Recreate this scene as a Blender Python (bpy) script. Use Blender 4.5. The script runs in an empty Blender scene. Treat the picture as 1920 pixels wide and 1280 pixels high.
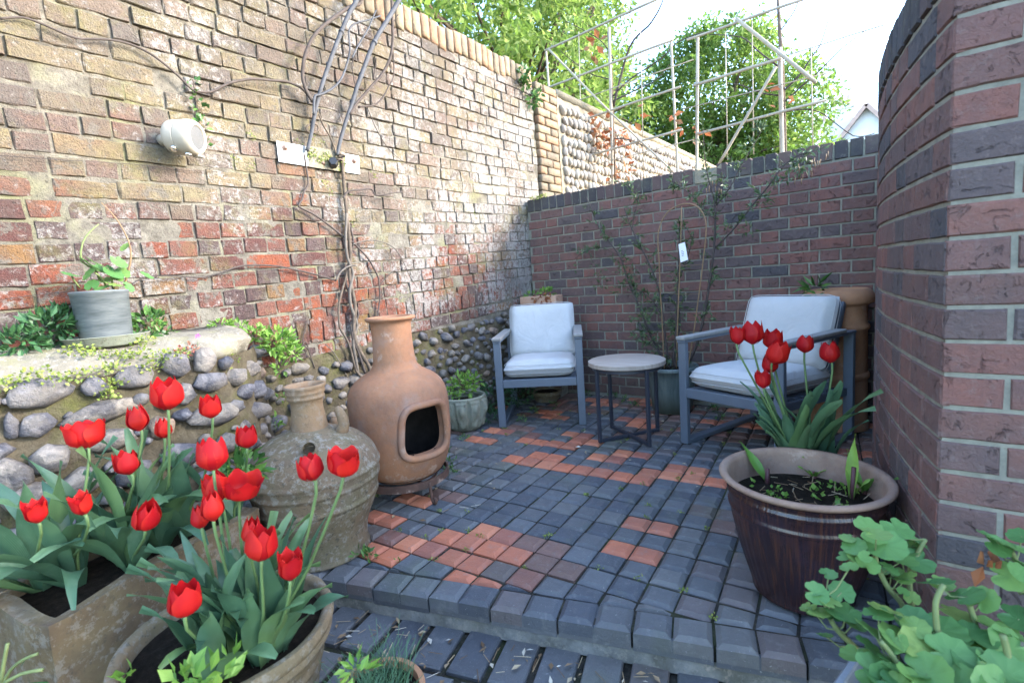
import bpy, math, random
from mathutils import Vector, Matrix, noise as mnoise

SC = bpy.context.scene
COL = SC.collection
rnd = random.Random(7)
PI = math.pi

# ---------------------------------------------------------------- camera
CR = ((0.795023,0.602336,-0.071622),(-0.018540,0.142151,0.989671),(-0.606296,0.785484,-0.124180))
CAM_Z = 1.02
cam = bpy.data.cameras.new('camera')
cam.sensor_width = 36.0
cam.lens = 17.4375
cam.clip_start = 0.05
cam.clip_end = 600
cam.dof.use_dof = True
cam.dof.focus_distance = 2.5
cam.dof.aperture_fstop = 4.5
cam_o = bpy.data.objects.new('camera', cam)
COL.objects.link(cam_o)
r_, u_, f_ = CR
cam_o.matrix_world = Matrix(((r_[0], u_[0], -f_[0], 0), (r_[1], u_[1], -f_[1], 0), (r_[2], u_[2], -f_[2], CAM_Z), (0, 0, 0, 1)))
SC.camera = cam_o

# ---------------------------------------------------------------- sky, sun, exposure
SUN = Vector((1.0, 0.60, 0.52)).normalized()
elev = math.asin(SUN.z)
world = bpy.data.worlds.new('World')
SC.world = world
world.use_nodes = True
wn = world.node_tree
bg = wn.nodes['Background']
sky = wn.nodes.new('ShaderNodeTexSky')
sky.sky_type = 'NISHITA'
sky.sun_disc = False
sky.sun_elevation = elev
sky.sun_rotation = math.atan2(SUN.x, SUN.y)
sky.air_density = 1.0
sky.dust_density = 1.2
sky.ozone_density = 2.2
wn.links.new(sky.outputs[0], bg.inputs[0])
bg.inputs[1].default_value = 0.15
sl = bpy.data.lights.new('sun', 'SUN')
sl.energy = 1.0
sl.angle = math.radians(14.0)
sl.color = (1.0, 0.94, 0.86)
so = bpy.data.objects.new('sun', sl)
COL.objects.link(so)
so.rotation_euler = (-SUN).to_track_quat('-Z', 'Y').to_euler()
so.location = SUN * 30
SC.view_settings.view_transform = 'Standard'
SC.view_settings.look = 'None'
SC.view_settings.exposure = 3.34
SC.view_settings.gamma = 1.0
SC.view_settings.use_curve_mapping = False

def project(P):
    """picture position (1920x1280) and distance of a world point: used to rank pieces by the size they show"""
    d = (P[0], P[1], P[2] - CAM_Z)
    z = sum(a * b for a, b in zip(d, f_))
    if z < 0.1:
        return None
    return (960 + 930 * sum(a * b for a, b in zip(d, r_)) / z, 640 - 930 * sum(a * b for a, b in zip(d, u_)) / z, z)

def shown(P, size, margin=60):
    q = project(P)
    if q is None or not (-margin < q[0] < 1920 + margin and -margin < q[1] < 1280 + margin):
        return 0.0
    return size / q[2]

# ---------------------------------------------------------------- materials
class NT:
    def __init__(s, name):
        s.m = bpy.data.materials.new(name)
        s.m.use_nodes = True
        s.t = s.m.node_tree
        s.b = s.t.nodes['Principled BSDF']
        s.out = s.t.nodes['Material Output']
        s._pos = s._obj = None
    def n(s, typ, **kw):
        x = s.t.nodes.new(typ)
        for k, v in kw.items():
            setattr(x, k, v)
        return x
    def l(s, a, b):
        s.t.links.new(a, b)
    def pos(s):
        if s._pos is None:
            s._pos = s.n('ShaderNodeNewGeometry').outputs['Position']
        return s._pos
    def obj(s):
        if s._obj is None:
            s._obj = s.n('ShaderNodeTexCoord').outputs['Object']
        return s._obj
    def set(s, sock, v):
        if hasattr(v, 'is_output'):
            s.l(v, sock)
        else:
            if isinstance(v, tuple) and len(v) == 3:
                v = v + (1.0,)
            sock.default_value = v
    def noise(s, scale, detail=4, rough=0.6, vec=None, dist=0.0):
        x = s.n('ShaderNodeTexNoise')
        x.inputs['Scale'].default_value = scale
        x.inputs['Detail'].default_value = detail
        x.inputs['Roughness'].default_value = rough
        x.inputs['Distortion'].default_value = dist
        s.l(vec if vec is not None else s.pos(), x.inputs['Vector'])
        return x.outputs[0]
    def voro(s, scale, vec=None, feature='F1'):
        x = s.n('ShaderNodeTexVoronoi', feature=feature)
        x.inputs['Scale'].default_value = scale
        s.l(vec if vec is not None else s.pos(), x.inputs['Vector'])
        return x.outputs[0]
    def ramp(s, fac, stops, interp='LINEAR'):
        x = s.n('ShaderNodeValToRGB')
        x.color_ramp.interpolation = interp
        e = x.color_ramp.elements
        while len(e) < len(stops):
            e.new(0.5)
        for i, (p, c) in enumerate(stops):
            e[i].position = p
            e[i].color = tuple(c) + (1,) if not isinstance(c, (int, float)) else (c, c, c, 1)
        s.l(fac, x.inputs[0])
        return x.outputs[0]
    def math(s, op, a, b=0.0, clamp=False):
        x = s.n('ShaderNodeMath', operation=op, use_clamp=clamp)
        s.set(x.inputs[0], a); s.set(x.inputs[1], b)
        return x.outputs[0]
    def maprange(s, v, a, b, c=0.0, d=1.0):
        x = s.n('ShaderNodeMapRange')
        s.set(x.inputs[0], v)
        for i, q in enumerate((a, b, c, d)):
            x.inputs[i + 1].default_value = q
        return x.outputs[0]
    def mix(s, fac, a, b, mode='MIX'):
        x = s.n('ShaderNodeMix', data_type='RGBA', blend_type=mode)
        s.set(x.inputs[0], fac); s.set(x.inputs[6], a); s.set(x.inputs[7], b)
        return x.outputs[2]
    def rand(s):
        o = s.n('ShaderNodeObjectInfo').outputs['Random']
        i = s.n('ShaderNodeNewGeometry').outputs['Random Per Island']
        return s.math('FRACT', s.math('ADD', o, i))
    def sep(s, vec=None):
        x = s.n('ShaderNodeSeparateXYZ')
        s.l(vec if vec is not None else s.pos(), x.inputs[0])
        return x.outputs
    def bump(s, h, strength=0.4, dist=0.01):
        x = s.n('ShaderNodeBump')
        x.inputs['Strength'].default_value = strength
        x.inputs['Distance'].default_value = dist
        s.l(h, x.inputs['Height'])
        s.l(x.outputs[0], s.b.inputs['Normal'])
    def done(s, col, rough=0.85, spec=0.3, metal=0.0):
        s.set(s.b.inputs['Base Color'], col)
        s.set(s.b.inputs['Roughness'], rough)
        s.b.inputs['Specular IOR Level'].default_value = spec
        s.b.inputs['Metallic'].default_value = metal
        return s.m
    def leafy(s, col, rough=0.55, trans=0.35, spec=0.4, tcol=None):
        """a leaf or petal: principled surface with some light coming through"""
        s.done(col, rough, spec)
        tr = s.n('ShaderNodeBsdfTranslucent')
        s.set(tr.inputs['Color'], tcol if tcol is not None else col)
        mx = s.n('ShaderNodeMixShader')
        mx.inputs[0].default_value = trans
        s.l(s.b.outputs[0], mx.inputs[1]); s.l(tr.outputs[0], mx.inputs[2])
        s.l(mx.outputs[0], s.out.inputs['Surface'])
        return s.m

def m_old_brick():
    s = NT('old_stock_brick')
    r = s.rand()
    x, y, z = s.sep()
    red = s.ramp(r, [(0, (.22, .10, .085)), (.16, (.42, .13, .075)), (.34, (.50, .15, .075)), (.46, (.17, .11, .105)), (.56, (.36, .14, .10)), (.72, (.40, .17, .12)), (.86, (.20, .14, .13)), (.95, (.42, .24, .11))], 'CONSTANT')
    yel = s.ramp(r, [(0, (.35, .285, .20)), (.2, (.43, .345, .20)), (.36, (.29, .23, .185)), (.5, (.38, .28, .21)), (.64, (.45, .38, .225)), (.78, (.25, .205, .175)), (.9, (.36, .25, .20))], 'CONSTANT')
    # older red work low down and towards the near end, yellow stocks above
    zz = s.math('ADD', z, s.maprange(s.noise(1.6, 3), .3, .7, -.35, .35))
    zz = s.math('SUBTRACT', zz, s.maprange(y, -.2, 2.2, .55, 0.0))
    k = s.maprange(zz, 1.12, 1.5)
    c = s.mix(k, red, yel)
    c = s.mix(s.maprange(s.noise(17, 6, .75, dist=.5), .42, .68, 0, .6), c, (.20, .155, .135))
    c = s.mix(s.maprange(s.noise(24, 5, .7, dist=1.0), .55, .70, 0, .6), c, (.36, .22, .16))
    c = s.mix(s.maprange(z, 1.3, 2.2, .0, .3), c, (.31, .27, .225))
    # lime wash and efflorescence that has flaked off in patches, most of it at the far end
    far = s.maprange(y, 1.2, 3.4, -.025, .12)
    lim = s.math('ADD', s.noise(34, 7, .78, dist=.4), far)
    lim = s.math('ADD', lim, s.maprange(s.noise(2.3, 2), .38, .72, -.12, .13))
    c = s.mix(s.maprange(lim, .50, .62, 0, .9), c, (.66, .62, .56))
    c = s.mix(s.maprange(s.math('ADD', s.noise(10, 6, .75, dist=.6), s.maprange(s.noise(40, 4, .7), .3, .7, -.06, .06)), .545, .60, 0, .85), c, (.31, .275, .225))
    c = s.mix(s.maprange(s.noise(2.6, 5, .7), .52, .68, 0, .55), c, (.15, .135, .12))
    # yellow-green lichen and black specks
    c = s.mix(s.maprange(s.noise(5.5, 5, .7), .54, .70, 0, .55), c, (.33, .30, .11))
    c = s.mix(s.maprange(s.noise(70, 4, .75), .61, .69, 0, .85), c, (.05, .045, .04))
    c = s.mix(1.0, c, (.49, .485, .49), 'MULTIPLY')
    h = s.math('ADD', s.noise(38, 7, .75), s.math('MULTIPLY', s.noise(150, 3), .5))
    s.bump(h, 1.0, .022)
    return s.done(c, .92, .15)

def m_old_mortar():
    s = NT('old_lime_mortar')
    c = s.ramp(s.noise(14, 6, .7), [(.25, (.07, .062, .05)), (.5, (.165, .148, .12)), (.75, (.26, .24, .20))])
    c = s.mix(s.maprange(s.noise(3.5, 4), .52, .7, 0, .7), c, (.17, .17, .06))
    c = s.mix(s.maprange(s.noise(60, 4, .7), .58, .68, 0, .7), c, (.05, .045, .035))
    s.bump(s.noise(70, 6, .75), .8, .02)
    return s.done(c, .95, .1)

def m_new_brick():
    s = NT('purple_multi_brick')
    x, y, z = s.sep()
    r = s.rand()
    c = s.ramp(r, [(0, (.172, .088, .072)), (.16, (.212, .094, .074)), (.32, (.138, .086, .078)), (.46, (.225, .102, .078)), (.58, (.168, .090, .076)), (.72, (.115, .085, .082)), (.84, (.195, .098, .082)), (.94, (.080, .072, .076))], 'CONSTANT')
    c = s.mix(s.maprange(s.noise(13, 5, .65), .35, .7, 0, .55), c, (.085, .070, .070))
    c = s.mix(s.maprange(s.noise(38, 5, .7), .54, .70, 0, .5), c, (.21, .16, .145))
    c = s.mix(s.maprange(s.noise(1.8, 4, .65), .5, .7, 0, .4), c, (.07, .065, .062))
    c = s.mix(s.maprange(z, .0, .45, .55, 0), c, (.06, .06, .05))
    crease = s.noise(16, 5, .7, dist=2.2)
    c = s.mix(s.maprange(crease, .29, .36, .5, 0), c, (.05, .042, .042))
    h = s.math('ADD', s.math('MULTIPLY', s.noise(75, 5, .7), .7), s.maprange(crease, .28, .42, 0, 1))
    s.bump(h, .9, .010)
    return s.done(c, .85, .25)

def m_new_mortar():
    s = NT('pale_pointing')
    c = s.ramp(s.noise(22, 5, .7), [(.3, (.17, .16, .13)), (.7, (.28, .265, .21))])
    c = s.mix(s.maprange(s.noise(4, 4), .55, .75, 0, .5), c, (.18, .19, .13))
    s.bump(s.noise(120, 4, .7), .5, .006)
    return s.done(c, .95, .1)

def m_coping():
    s = NT('weathered_coping_brick')
    r = s.rand()
    c = s.ramp(r, [(0, (.055, .05, .052)), (.3, (.085, .062, .062)), (.6, (.065, .062, .068)), (.85, (.11, .072, .066))], 'CONSTANT')
    c = s.mix(s.maprange(s.noise(12, 5, .7), .45, .75, 0, .6), c, (.12, .115, .085))
    c = s.mix(s.maprange(s.noise(45, 4, .7), .6, .7, 0, .5), c, (.24, .22, .19))
    s.bump(s.noise(60, 5, .7), .5, .008)
    return s.done(c, .9, .2)

def m_old_coping():
    s = NT('orange_coping_brick')
    r = s.rand()
    c = s.ramp(r, [(0, (.23, .14, .09)), (.3, (.19, .155, .11)), (.6, (.25, .165, .11)), (.8, (.14, .115, .088))], 'CONSTANT')
    c = s.mix(s.maprange(s.noise(10, 5, .7), .4, .7, 0, .6), c, (.35, .27, .17))
    c = s.mix(s.maprange(s.noise(40, 5, .7), .57, .68, 0, .7), c, (.13, .11, .08))
    s.bump(s.noise(55, 5, .7), .7, .012)
    return s.done(c, .92, .15)

def m_flint():
    s = NT('flint_stone')
    r = s.rand()
    o = s.pos()
    c = s.ramp(s.noise(13, 5, .65, dist=.8), [(.30, (.035, .036, .048)), (.44, (.10, .10, .112)), (.54, (.19, .18, .175)), (.76, (.36, .335, .31))])
    tint = s.ramp(r, [(0, (.85, .80, .74)), (.3, (.62, .62, .68)), (.55, (.95, .86, .74)), (.8, (.5, .52, .6)), (.95, (1.0, .72, .52))], 'CONSTANT')
    c = s.mix(1.0, c, tint, 'MULTIPLY')
    c = s.mix(s.maprange(s.noise(90, 4, .7), .60, .70, 0, .45), c, (.34, .32, .29))
    c = s.mix(s.maprange(s.noise(6, 5, .7), .45, .65, 0, .6), c, (.16, .135, .10))
    s.bump(s.noise(32, 6, .7), .8, .02)
    return s.done(c, s.maprange(s.noise(20, 3), .4, .6, .5, .85), .4)

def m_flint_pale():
    s = NT('pale_cobble')  # flints of the far wall, paler than those of the footing
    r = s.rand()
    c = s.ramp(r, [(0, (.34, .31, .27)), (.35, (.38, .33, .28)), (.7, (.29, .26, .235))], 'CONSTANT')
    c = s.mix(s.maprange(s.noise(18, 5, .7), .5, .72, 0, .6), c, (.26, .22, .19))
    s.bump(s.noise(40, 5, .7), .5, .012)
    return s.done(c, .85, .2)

def m_flint_mortar():
    s = NT('sandy_flint_mortar')
    c = s.ramp(s.noise(11, 6, .7), [(.25, (.045, .037, .025)), (.5, (.105, .086, .058)), (.75, (.175, .15, .105))])
    c = s.mix(s.maprange(s.noise(4, 5, .7), .50, .68, 0, .8), c, (.10, .105, .03))
    c = s.mix(s.maprange(s.noise(70, 4, .7), .6, .7, 0, .6), c, (.07, .055, .04))
    s.bump(s.noise(60, 6, .75), .9, .02)
    return s.done(c, .95, .1)

def m_sand_mortar():
    s = NT('pale_sand_mortar')
    c = s.ramp(s.noise(9, 6, .7), [(.25, (.22, .185, .13)), (.75, (.36, .31, .23))])
    s.bump(s.noise(50, 6, .75), .8, .02)
    return s.done(c, .95, .1)

def m_concrete():
    s = NT('lichened_concrete')
    c = s.ramp(s.noise(7, 6, .72), [(.25, (.11, .10, .08)), (.5, (.20, .18, .14)), (.75, (.28, .25, .20))])
    c = s.mix(s.maprange(s.noise(5, 5), .5, .68, 0, .75), c, (.19, .19, .06))
    c = s.mix(s.maprange(s.noise(60, 4, .7), .58, .66, 0, .6), c, (.5, .47, .41))
    s.bump(s.noise(45, 6, .75), .7, .015)
    return s.done(c, .92, .15)

def m_paver(name, stops, moss=.25):
    s = NT(name)
    r = s.rand()
    c = s.ramp(r, stops, 'CONSTANT')
    c = s.mix(s.maprange(s.noise(7, 5, .65), .38, .7, 0, .6), c, s.mix(.5, c, (.06, .06, .055)))
    c = s.mix(s.maprange(s.noise(3.2, 3), .54, .72, 0, moss), c, (.10, .12, .03))
    c = s.mix(s.maprange(s.noise(21, 6, .75), .55, .72, 0, .45), c, (.21, .205, .19))
    c = s.mix(s.maprange(s.noise(110, 3, .7), .66, .72, 0, .7), c, (.32, .32, .30))
    s.bump(s.noise(45, 6, .75), .6, .008)
    return s.done(c, s.maprange(s.noise(9, 4), .35, .65, .42, .75), .45)

def m_soil(name='dark_soil'):
    s = NT(name)
    c = s.ramp(s.noise(38, 6, .75), [(.3, (.010, .008, .006)), (.6, (.035, .026, .018)), (.8, (.10, .075, .05))])
    s.bump(s.noise(60, 6, .75), 1.0, .03)
    return s.done(c, .95, .1)

def m_joint():
    s = NT('paving_joint_grit')
    c = s.ramp(s.noise(30, 6, .75), [(.3, (.018, .017, .015)), (.55, (.05, .045, .036)), (.8, (.16, .13, .09))])
    c = s.mix(s.maprange(s.noise(5, 4), .5, .7, 0, .7), c, (.05, .065, .02))
    s.bump(s.noise(80, 5, .75), .9, .015)
    return s.done(c, .95, .1)

def m_terracotta(name, base, dark, bloom=.5, lichen=0.0, scale=5.0):
    s = NT(name)
    o = s.obj()
    c = s.ramp(s.noise(scale, 5, .65, o), [(.25, dark), (.6, base), (.85, tuple(min(1, v * 1.18) for v in base))])
    c = s.mix(s.maprange(s.noise(3.3, 4, .6, o, .6), .52, .75, 0, bloom), c, tuple(.55 * v + .15 for v in dark))
    c = s.mix(s.maprange(s.noise(8, 5, .7, o), .60, .66, 0, .35), c, (.55, .42, .34))
    if lichen:
        c = s.mix(s.maprange(s.noise(4, 5, .7, o), .40, .6, 0, lichen), c, (.118, .106, .06))
        c = s.mix(s.maprange(s.noise(34, 5, .75, o), .52, .6, 0, lichen), c, (.23, .21, .175))
        c = s.mix(s.maprange(s.noise(50, 4, .75, o), .58, .63, 0, lichen), c, (.06, .055, .04))
    s.bump(s.noise(60, 5, .7, o), .35 + lichen * .4, .006)
    return s.done(c, .85, .2)

def m_flat(name, col, rough=.6, spec=.4, var=.25, scale=12, bump=.15, metal=0.0):
    s = NT(name)
    o = s.obj()
    c = s.mix(s.maprange(s.noise(scale, 5, .65, o), .35, .7, 0, 1), col, tuple(v * (1 - var) for v in col))
    if bump:
        s.bump(s.noise(scale * 9, 4, .7, o), bump, .004)
    return s.done(c, rough, spec, metal)

def m_leaf(name, stops, rough=.5, trans=.3, scale=0, spec=.4):
    s = NT(name)
    c = s.ramp(s.rand(), stops)
    c = s.mix(s.maprange(s.noise(30, 3), .35, .7, 0, .35), c, s.mix(.5, c, (.02, .035, .01)))
    return s.leafy(c, rough, trans, spec)

def m_tulip_leaf():
    s = NT('tulip_leaf')
    c = s.ramp(s.rand(), [(0, (.055, .125, .068)), (.4, (.08, .165, .088)), (.75, (.10, .19, .085)), (1, (.13, .225, .08))])
    w = s.n('ShaderNodeTexCoord').outputs['UV']
    u, v, _ = s.sep(w)
    st = s.n('ShaderNodeTexWave', wave_type='BANDS', bands_direction='X')
    st.inputs['Scale'].default_value = 7; st.inputs['Distortion'].default_value = .6
    s.l(w, st.inputs['Vector'])
    c = s.mix(s.maprange(st.outputs[1], 0, 1, 0, .22), c, (.05, .12, .07))
    c = s.mix(s.maprange(s.noise(22, 4), .5, .75, 0, .3), c, (.17, .27, .18))
    s.bump(st.outputs[1], .15, .003)
    return s.leafy(c, .42, .22, .5)

def m_petal():
    s = NT('tulip_petal')
    w = s.n('ShaderNodeTexCoord').outputs['UV']
    u, v, _ = s.sep(w)
    base = s.ramp(s.rand(), [(0, (.42, .008, .010)), (.5, (.54, .010, .012)), (1, (.60, .020, .010))])
    c = s.mix(s.maprange(v, 0, .3, .55, 0), base, (.33, .012, .035))
    edge = s.math('ABSOLUTE', s.math('SUBTRACT', u, .5))
    c = s.mix(s.maprange(edge, .3, .5, 0, .4), c, (.70, .05, .02))
    c = s.mix(s.maprange(s.noise(26, 4), .45, .7, 0, .4), c, (.36, .006, .018))
    st = s.n('ShaderNodeTexWave', wave_type='BANDS', bands_direction='X')
    st.inputs['Scale'].default_value = 9; st.inputs['Distortion'].default_value = 1.2
    s.l(w, st.inputs['Vector'])
    c = s.mix(s.maprange(st.outputs[1], 0, 1, 0, .25), c, (.36, .005, .02))
    return s.leafy(c, .55, .35, .25)

def m_geranium():
    s = NT('geranium_leaf')
    o = s.obj()
    x, y, z = s.sep(o)
    rr = s.math('SQRT', s.math('ADD', s.math('MULTIPLY', x, x), s.math('MULTIPLY', y, y)))
    c = s.ramp(s.rand(), [(0, (.065, .17, .05)), (.4, (.105, .235, .065)), (.8, (.155, .28, .07)), (1, (.23, .32, .08))])
    ang = s.n('ShaderNodeMath', operation='ARCTAN2'); s.l(y, ang.inputs[0]); s.l(x, ang.inputs[1])
    vein = s.math('ABSOLUTE', s.math('SINE', s.math('MULTIPLY', ang.outputs[0], 4.5)))
    c = s.mix(s.maprange(vein, 0, .16, .22, 0), c, (.20, .33, .12))
    c = s.mix(s.maprange(s.noise(40, 4), .5, .7, 0, .35), c, (.05, .13, .035))
    s.bump(s.noise(60, 3), .2, .004)
    return s.leafy(c, .5, .3, .4)

M = {}
M['old_brick'] = m_old_brick(); M['old_mortar'] = m_old_mortar()
M['new_brick'] = m_new_brick(); M['new_mortar'] = m_new_mortar()
M['coping'] = m_coping(); M['old_coping'] = m_old_coping()
M['flint'] = m_flint(); M['flint_mortar'] = m_flint_mortar(); M['cobble'] = m_flint_pale(); M['sand_mortar'] = m_sand_mortar()
M['concrete'] = m_concrete()
M['blue_paver'] = m_paver('blue_black_paver', [(0, (.080, .085, .094)), (.2, (.105, .109, .115)), (.4, (.064, .069, .080)), (.6, (.092, .094, .098)), (.8, (.118, .116, .112)), (.93, (.12, .10, .096))])
M['red_paver'] = m_paver('red_paver', [(0, (.48, .145, .07)), (.3, (.40, .13, .07)), (.6, (.52, .18, .09)), (.85, (.32, .11, .07))], .15)
M['brown_paver'] = m_paver('brown_paver', [(0, (.15, .085, .065)), (.3, (.19, .10, .075)), (.6, (.11, .085, .072)), (.85, (.20, .085, .06))], .3)
M['soil'] = m_soil(); M['joint'] = m_joint()
M['riser'] = m_terracotta('dark_render', (.15, .15, .14), (.03, .032, .03), .7, .35, 9)  # dark blotchy grey for the strip under the step pavers
M['chiminea'] = m_terracotta('chiminea_clay', (.33, .155, .082), (.15, .085, .062), .85, .12, 3.5)
M['amphora'] = m_terracotta('mossy_clay', (.165, .115, .074), (.09, .066, .046), .5, .75, 5)
M['amphora_neck'] = m_terracotta('brown_clay', (.235, .145, .082), (.13, .085, .055), .5, .3, 6)
M['chimney_clay'] = m_terracotta('chimney_pot_clay', (.42, .21, .11), (.28, .14, .08), .3, .08, 5)
M['rim_clay'] = m_terracotta('pale_rim_clay', (.30, .195, .14), (.17, .105, .08), .4, .15, 8)
M['old_terracotta'] = m_terracotta('aged_terracotta', (.21, .15, .09), (.11, .09, .055), .5, .6, 6)
M['trough_clay'] = m_terracotta('peach_clay', (.52, .32, .22), (.30, .15, .09), .5, .1, 9)
M['sandstone'] = m_terracotta('brown_sandstone', (.17, .115, .06), (.065, .05, .036), .7, .5, 4)
M['carved'] = m_terracotta('grey_green_stone', (.25, .27, .21), (.15, .165, .135), .5, .5, 8)
M['soot'] = m_flat('soot', (.035, .03, .028), .95, .05, .4)
M['rust'] = m_terracotta('rusty_iron', (.10, .055, .04), (.04, .028, .024), .3, 0, 14)
M['frame'] = m_flat('grey_powder_coat', (.105, .128, .158), .42, .5, .1, 20, .03)
M['arm_wood'] = m_flat('grey_timber', (.27, .265, .25), .7, .3, .25, 30, .1)
M['table_leg'] = m_flat('dark_steel', (.028, .032, .045), .45, .5, .1, 20, .03)
M['tube'] = m_flat('grey_blue_stem', (.075, .078, .088), .7, .3, .45, 22, .3)
M['speaker'] = m_flat('cream_plastic', (.38, .345, .28), .45, .5, .06, 8, .02)
M['grille'] = m_flat('grey_grille', (.10, .10, .10), .6, .4, .15, 60, .3)
M['chrome'] = m_flat('chrome', (.75, .75, .74), .15, .5, .05, 8, 0, 1.0)
M['plate'] = m_flat('galvanised_plate', (.25, .27, .30), .5, .5, .3, 14, .05, .5)
M['bolt'] = m_flat('rusty_bolt', (.33, .21, .16), .5, .5, .3, 30, .1, .5)
M['black'] = m_flat('black_plastic', (.012, .012, .013), .4, .5, .1, 20, .02)
M['cane'] = m_flat('bamboo_cane', (.27, .17, .09), .6, .3, .35, 14, .1)
M['pole'] = m_flat('pale_cane', (.36, .31, .24), .6, .3, .25, 9, .1)
M['bark'] = m_flat('bark', (.16, .12, .09), .9, .15, .5, 25, .5)
M['vine'] = m_flat('vine_bark', (.14, .11, .085), .9, .15, .55, 30, .6)
M['dark_vine'] = m_flat('dark_vine_bark', (.085, .068, .060), .85, .2, .45, 30, .4)
M['grey_vine'] = m_flat('grey_vine_bark', (.15, .13, .11), .9, .15, .4, 30, .4)
M['tag'] = m_flat('white_tag', (.78, .79, .80), .5, .4, .06, 20, .02)
M['print'] = m_flat('grey_print', (.18, .19, .23), .6, .3, .1, 20, 0)
M['white_wall'] = m_flat('white_render', (.78, .77, .74), .8, .2, .08, 2, .05)
M['roof'] = m_flat('slate_roof', (.16, .15, .16), .7, .3, .3, 4, .2)
M['red_clay'] = m_flat('red_roof_clay', (.55, .38, .31), .8, .2, .3, 4, .1)  # reds paled to put the haze over the far houses into the colour
M['glass'] = m_flat('dark_glass', (.03, .035, .04), .1, .6, .1, 2, 0)
M['tulip_leaf'] = m_tulip_leaf(); M['petal'] = m_petal(); M['geranium'] = m_geranium()
M['tulip_stem'] = m_flat('tulip_stem', (.13, .21, .075), .5, .4, .3, 20, .05)
M['stem'] = m_flat('green_stem', (.17, .21, .08), .6, .3, .3, 20, .1)
M['tree_leaf'] = m_leaf('tree_leaf', [(0, (.09, .16, .03)), (.4, (.14, .24, .045)), (.8, (.19, .30, .06)), (1, (.26, .34, .09))], .5, .6)
M['tree_leaf2'] = m_leaf('bright_tree_leaf', [(0, (.13, .22, .04)), (.5, (.20, .31, .06)), (1, (.30, .37, .11))], .5, .6)
M['shrub_leaf'] = m_leaf('dark_shrub_leaf', [(0, (.045, .085, .035)), (.6, (.08, .13, .05)), (1, (.15, .19, .08))], .45, .2)
M['ivy'] = m_leaf('ivy_leaf', [(0, (.03, .085, .022)), (.6, (.065, .16, .035)), (1, (.13, .25, .05))], .42, .2)
M['weed'] = m_leaf('weed_leaf', [(0, (.10, .22, .035)), (.5, (.16, .31, .05)), (1, (.24, .38, .07))], .5, .3)
M['moss'] = m_leaf('sedum', [(0, (.12, .17, .03)), (.6, (.22, .28, .05)), (1, (.33, .36, .08))], .6, .2)
M['fern'] = m_leaf('fern_leaf', [(0, (.02, .06, .02)), (1, (.05, .14, .045))], .5, .2)
M['brown_leaf'] = m_leaf('dead_leaf', [(0, (.26, .08, .035)), (.5, (.36, .13, .05)), (1, (.22, .12, .06))], .7, .3)
M['litter'] = m_leaf('leaf_litter', [(0, (.13, .07, .035)), (.5, (.30, .20, .11)), (.85, (.42, .33, .21)), (1, (.6, .56, .48))], .8, .1)
M['grass'] = m_leaf('blue_green_grass', [(0, (.045, .11, .06)), (1, (.10, .20, .10))], .5, .2)
M['pink'] = m_leaf('pink_flower', [(0, (.45, .08, .35)), (1, (.6, .22, .55))], .5, .3)
M['reddish'] = m_leaf('reddish_sedum', [(0, (.30, .08, .07)), (1, (.36, .17, .09))], .6, .2)
M['purple'] = m_leaf('purple_shoot', [(0, (.09, .03, .035)), (1, (.16, .06, .05))], .6, .1)

def m_glazed():
    s = NT('brown_glaze')
    o = s.obj()
    x, y, z = s.sep(o)
    ang = s.n('ShaderNodeMath', operation='ARCTAN2'); s.l(y, ang.inputs[0]); s.l(x, ang.inputs[1])
    cb = s.n('ShaderNodeCombineXYZ'); s.l(s.math('MULTIPLY', ang.outputs[0], 9.0), cb.inputs[0]); s.l(s.math('MULTIPLY', z, 3.0), cb.inputs[2])
    streak = s.noise(2.2, 4, .6, cb.outputs[0])
    c = s.ramp(streak, [(.3, (.012, .008, .013)), (.5, (.026, .012, .013)), (.70, (.065, .025, .014))])
    c = s.mix(s.maprange(s.noise(7, 4, .6, o), .5, .75, 0, .45), c, (.03, .02, .035))
    s.bump(streak, .25, .01)
    return s.done(c, .27, .55)
M['glaze'] = m_glazed()

def m_cushion():
    s = NT('pale_grey_canvas')
    o = s.obj()
    c = s.mix(s.maprange(s.noise(5, 4, .6, o), .35, .7, 0, 1), (.50, .50, .49), (.44, .44, .43))
    wr = s.noise(6, 3, .5, o, 1.2)
    h = s.math('ADD', s.math('MULTIPLY', s.noise(500, 2, .5, o), .12), wr)
    s.bump(h, .7, .022)
    return s.done(c, .85, .2)
M['cushion'] = m_cushion()

def m_table_top():
    s = NT('grey_wood_top')
    o = s.obj()
    mp = s.n('ShaderNodeMapping'); mp.inputs['Scale'].default_value = (1, 9, 1); s.l(o, mp.inputs[0])
    c = s.ramp(s.noise(7, 5, .6, mp.outputs[0]), [(.3, (.25, .205, .17)), (.6, (.36, .305, .255)), (.8, (.44, .39, .33))])
    s.bump(s.noise(30, 4, .6, mp.outputs[0]), .15, .004)
    return s.done(c, .6, .35)
M['table_top'] = m_table_top()

def m_zinc():
    s = NT('zinc_bucket')
    o = s.obj()
    mp = s.n('ShaderNodeMapping'); mp.inputs['Scale'].default_value = (1, 1, 7); s.l(o, mp.inputs[0])
    c = s.ramp(s.noise(9, 5, .65, mp.outputs[0]), [(.3, (.09, .105, .11)), (.55, (.17, .19, .195)), (.8, (.26, .275, .27))])
    c = s.mix(s.maprange(s.noise(6, 4, .6, o), .55, .75, 0, .4), c, (.24, .24, .15))
    return s.done(c, .5, .5, .35)
M['zinc'] = m_zinc()

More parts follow.
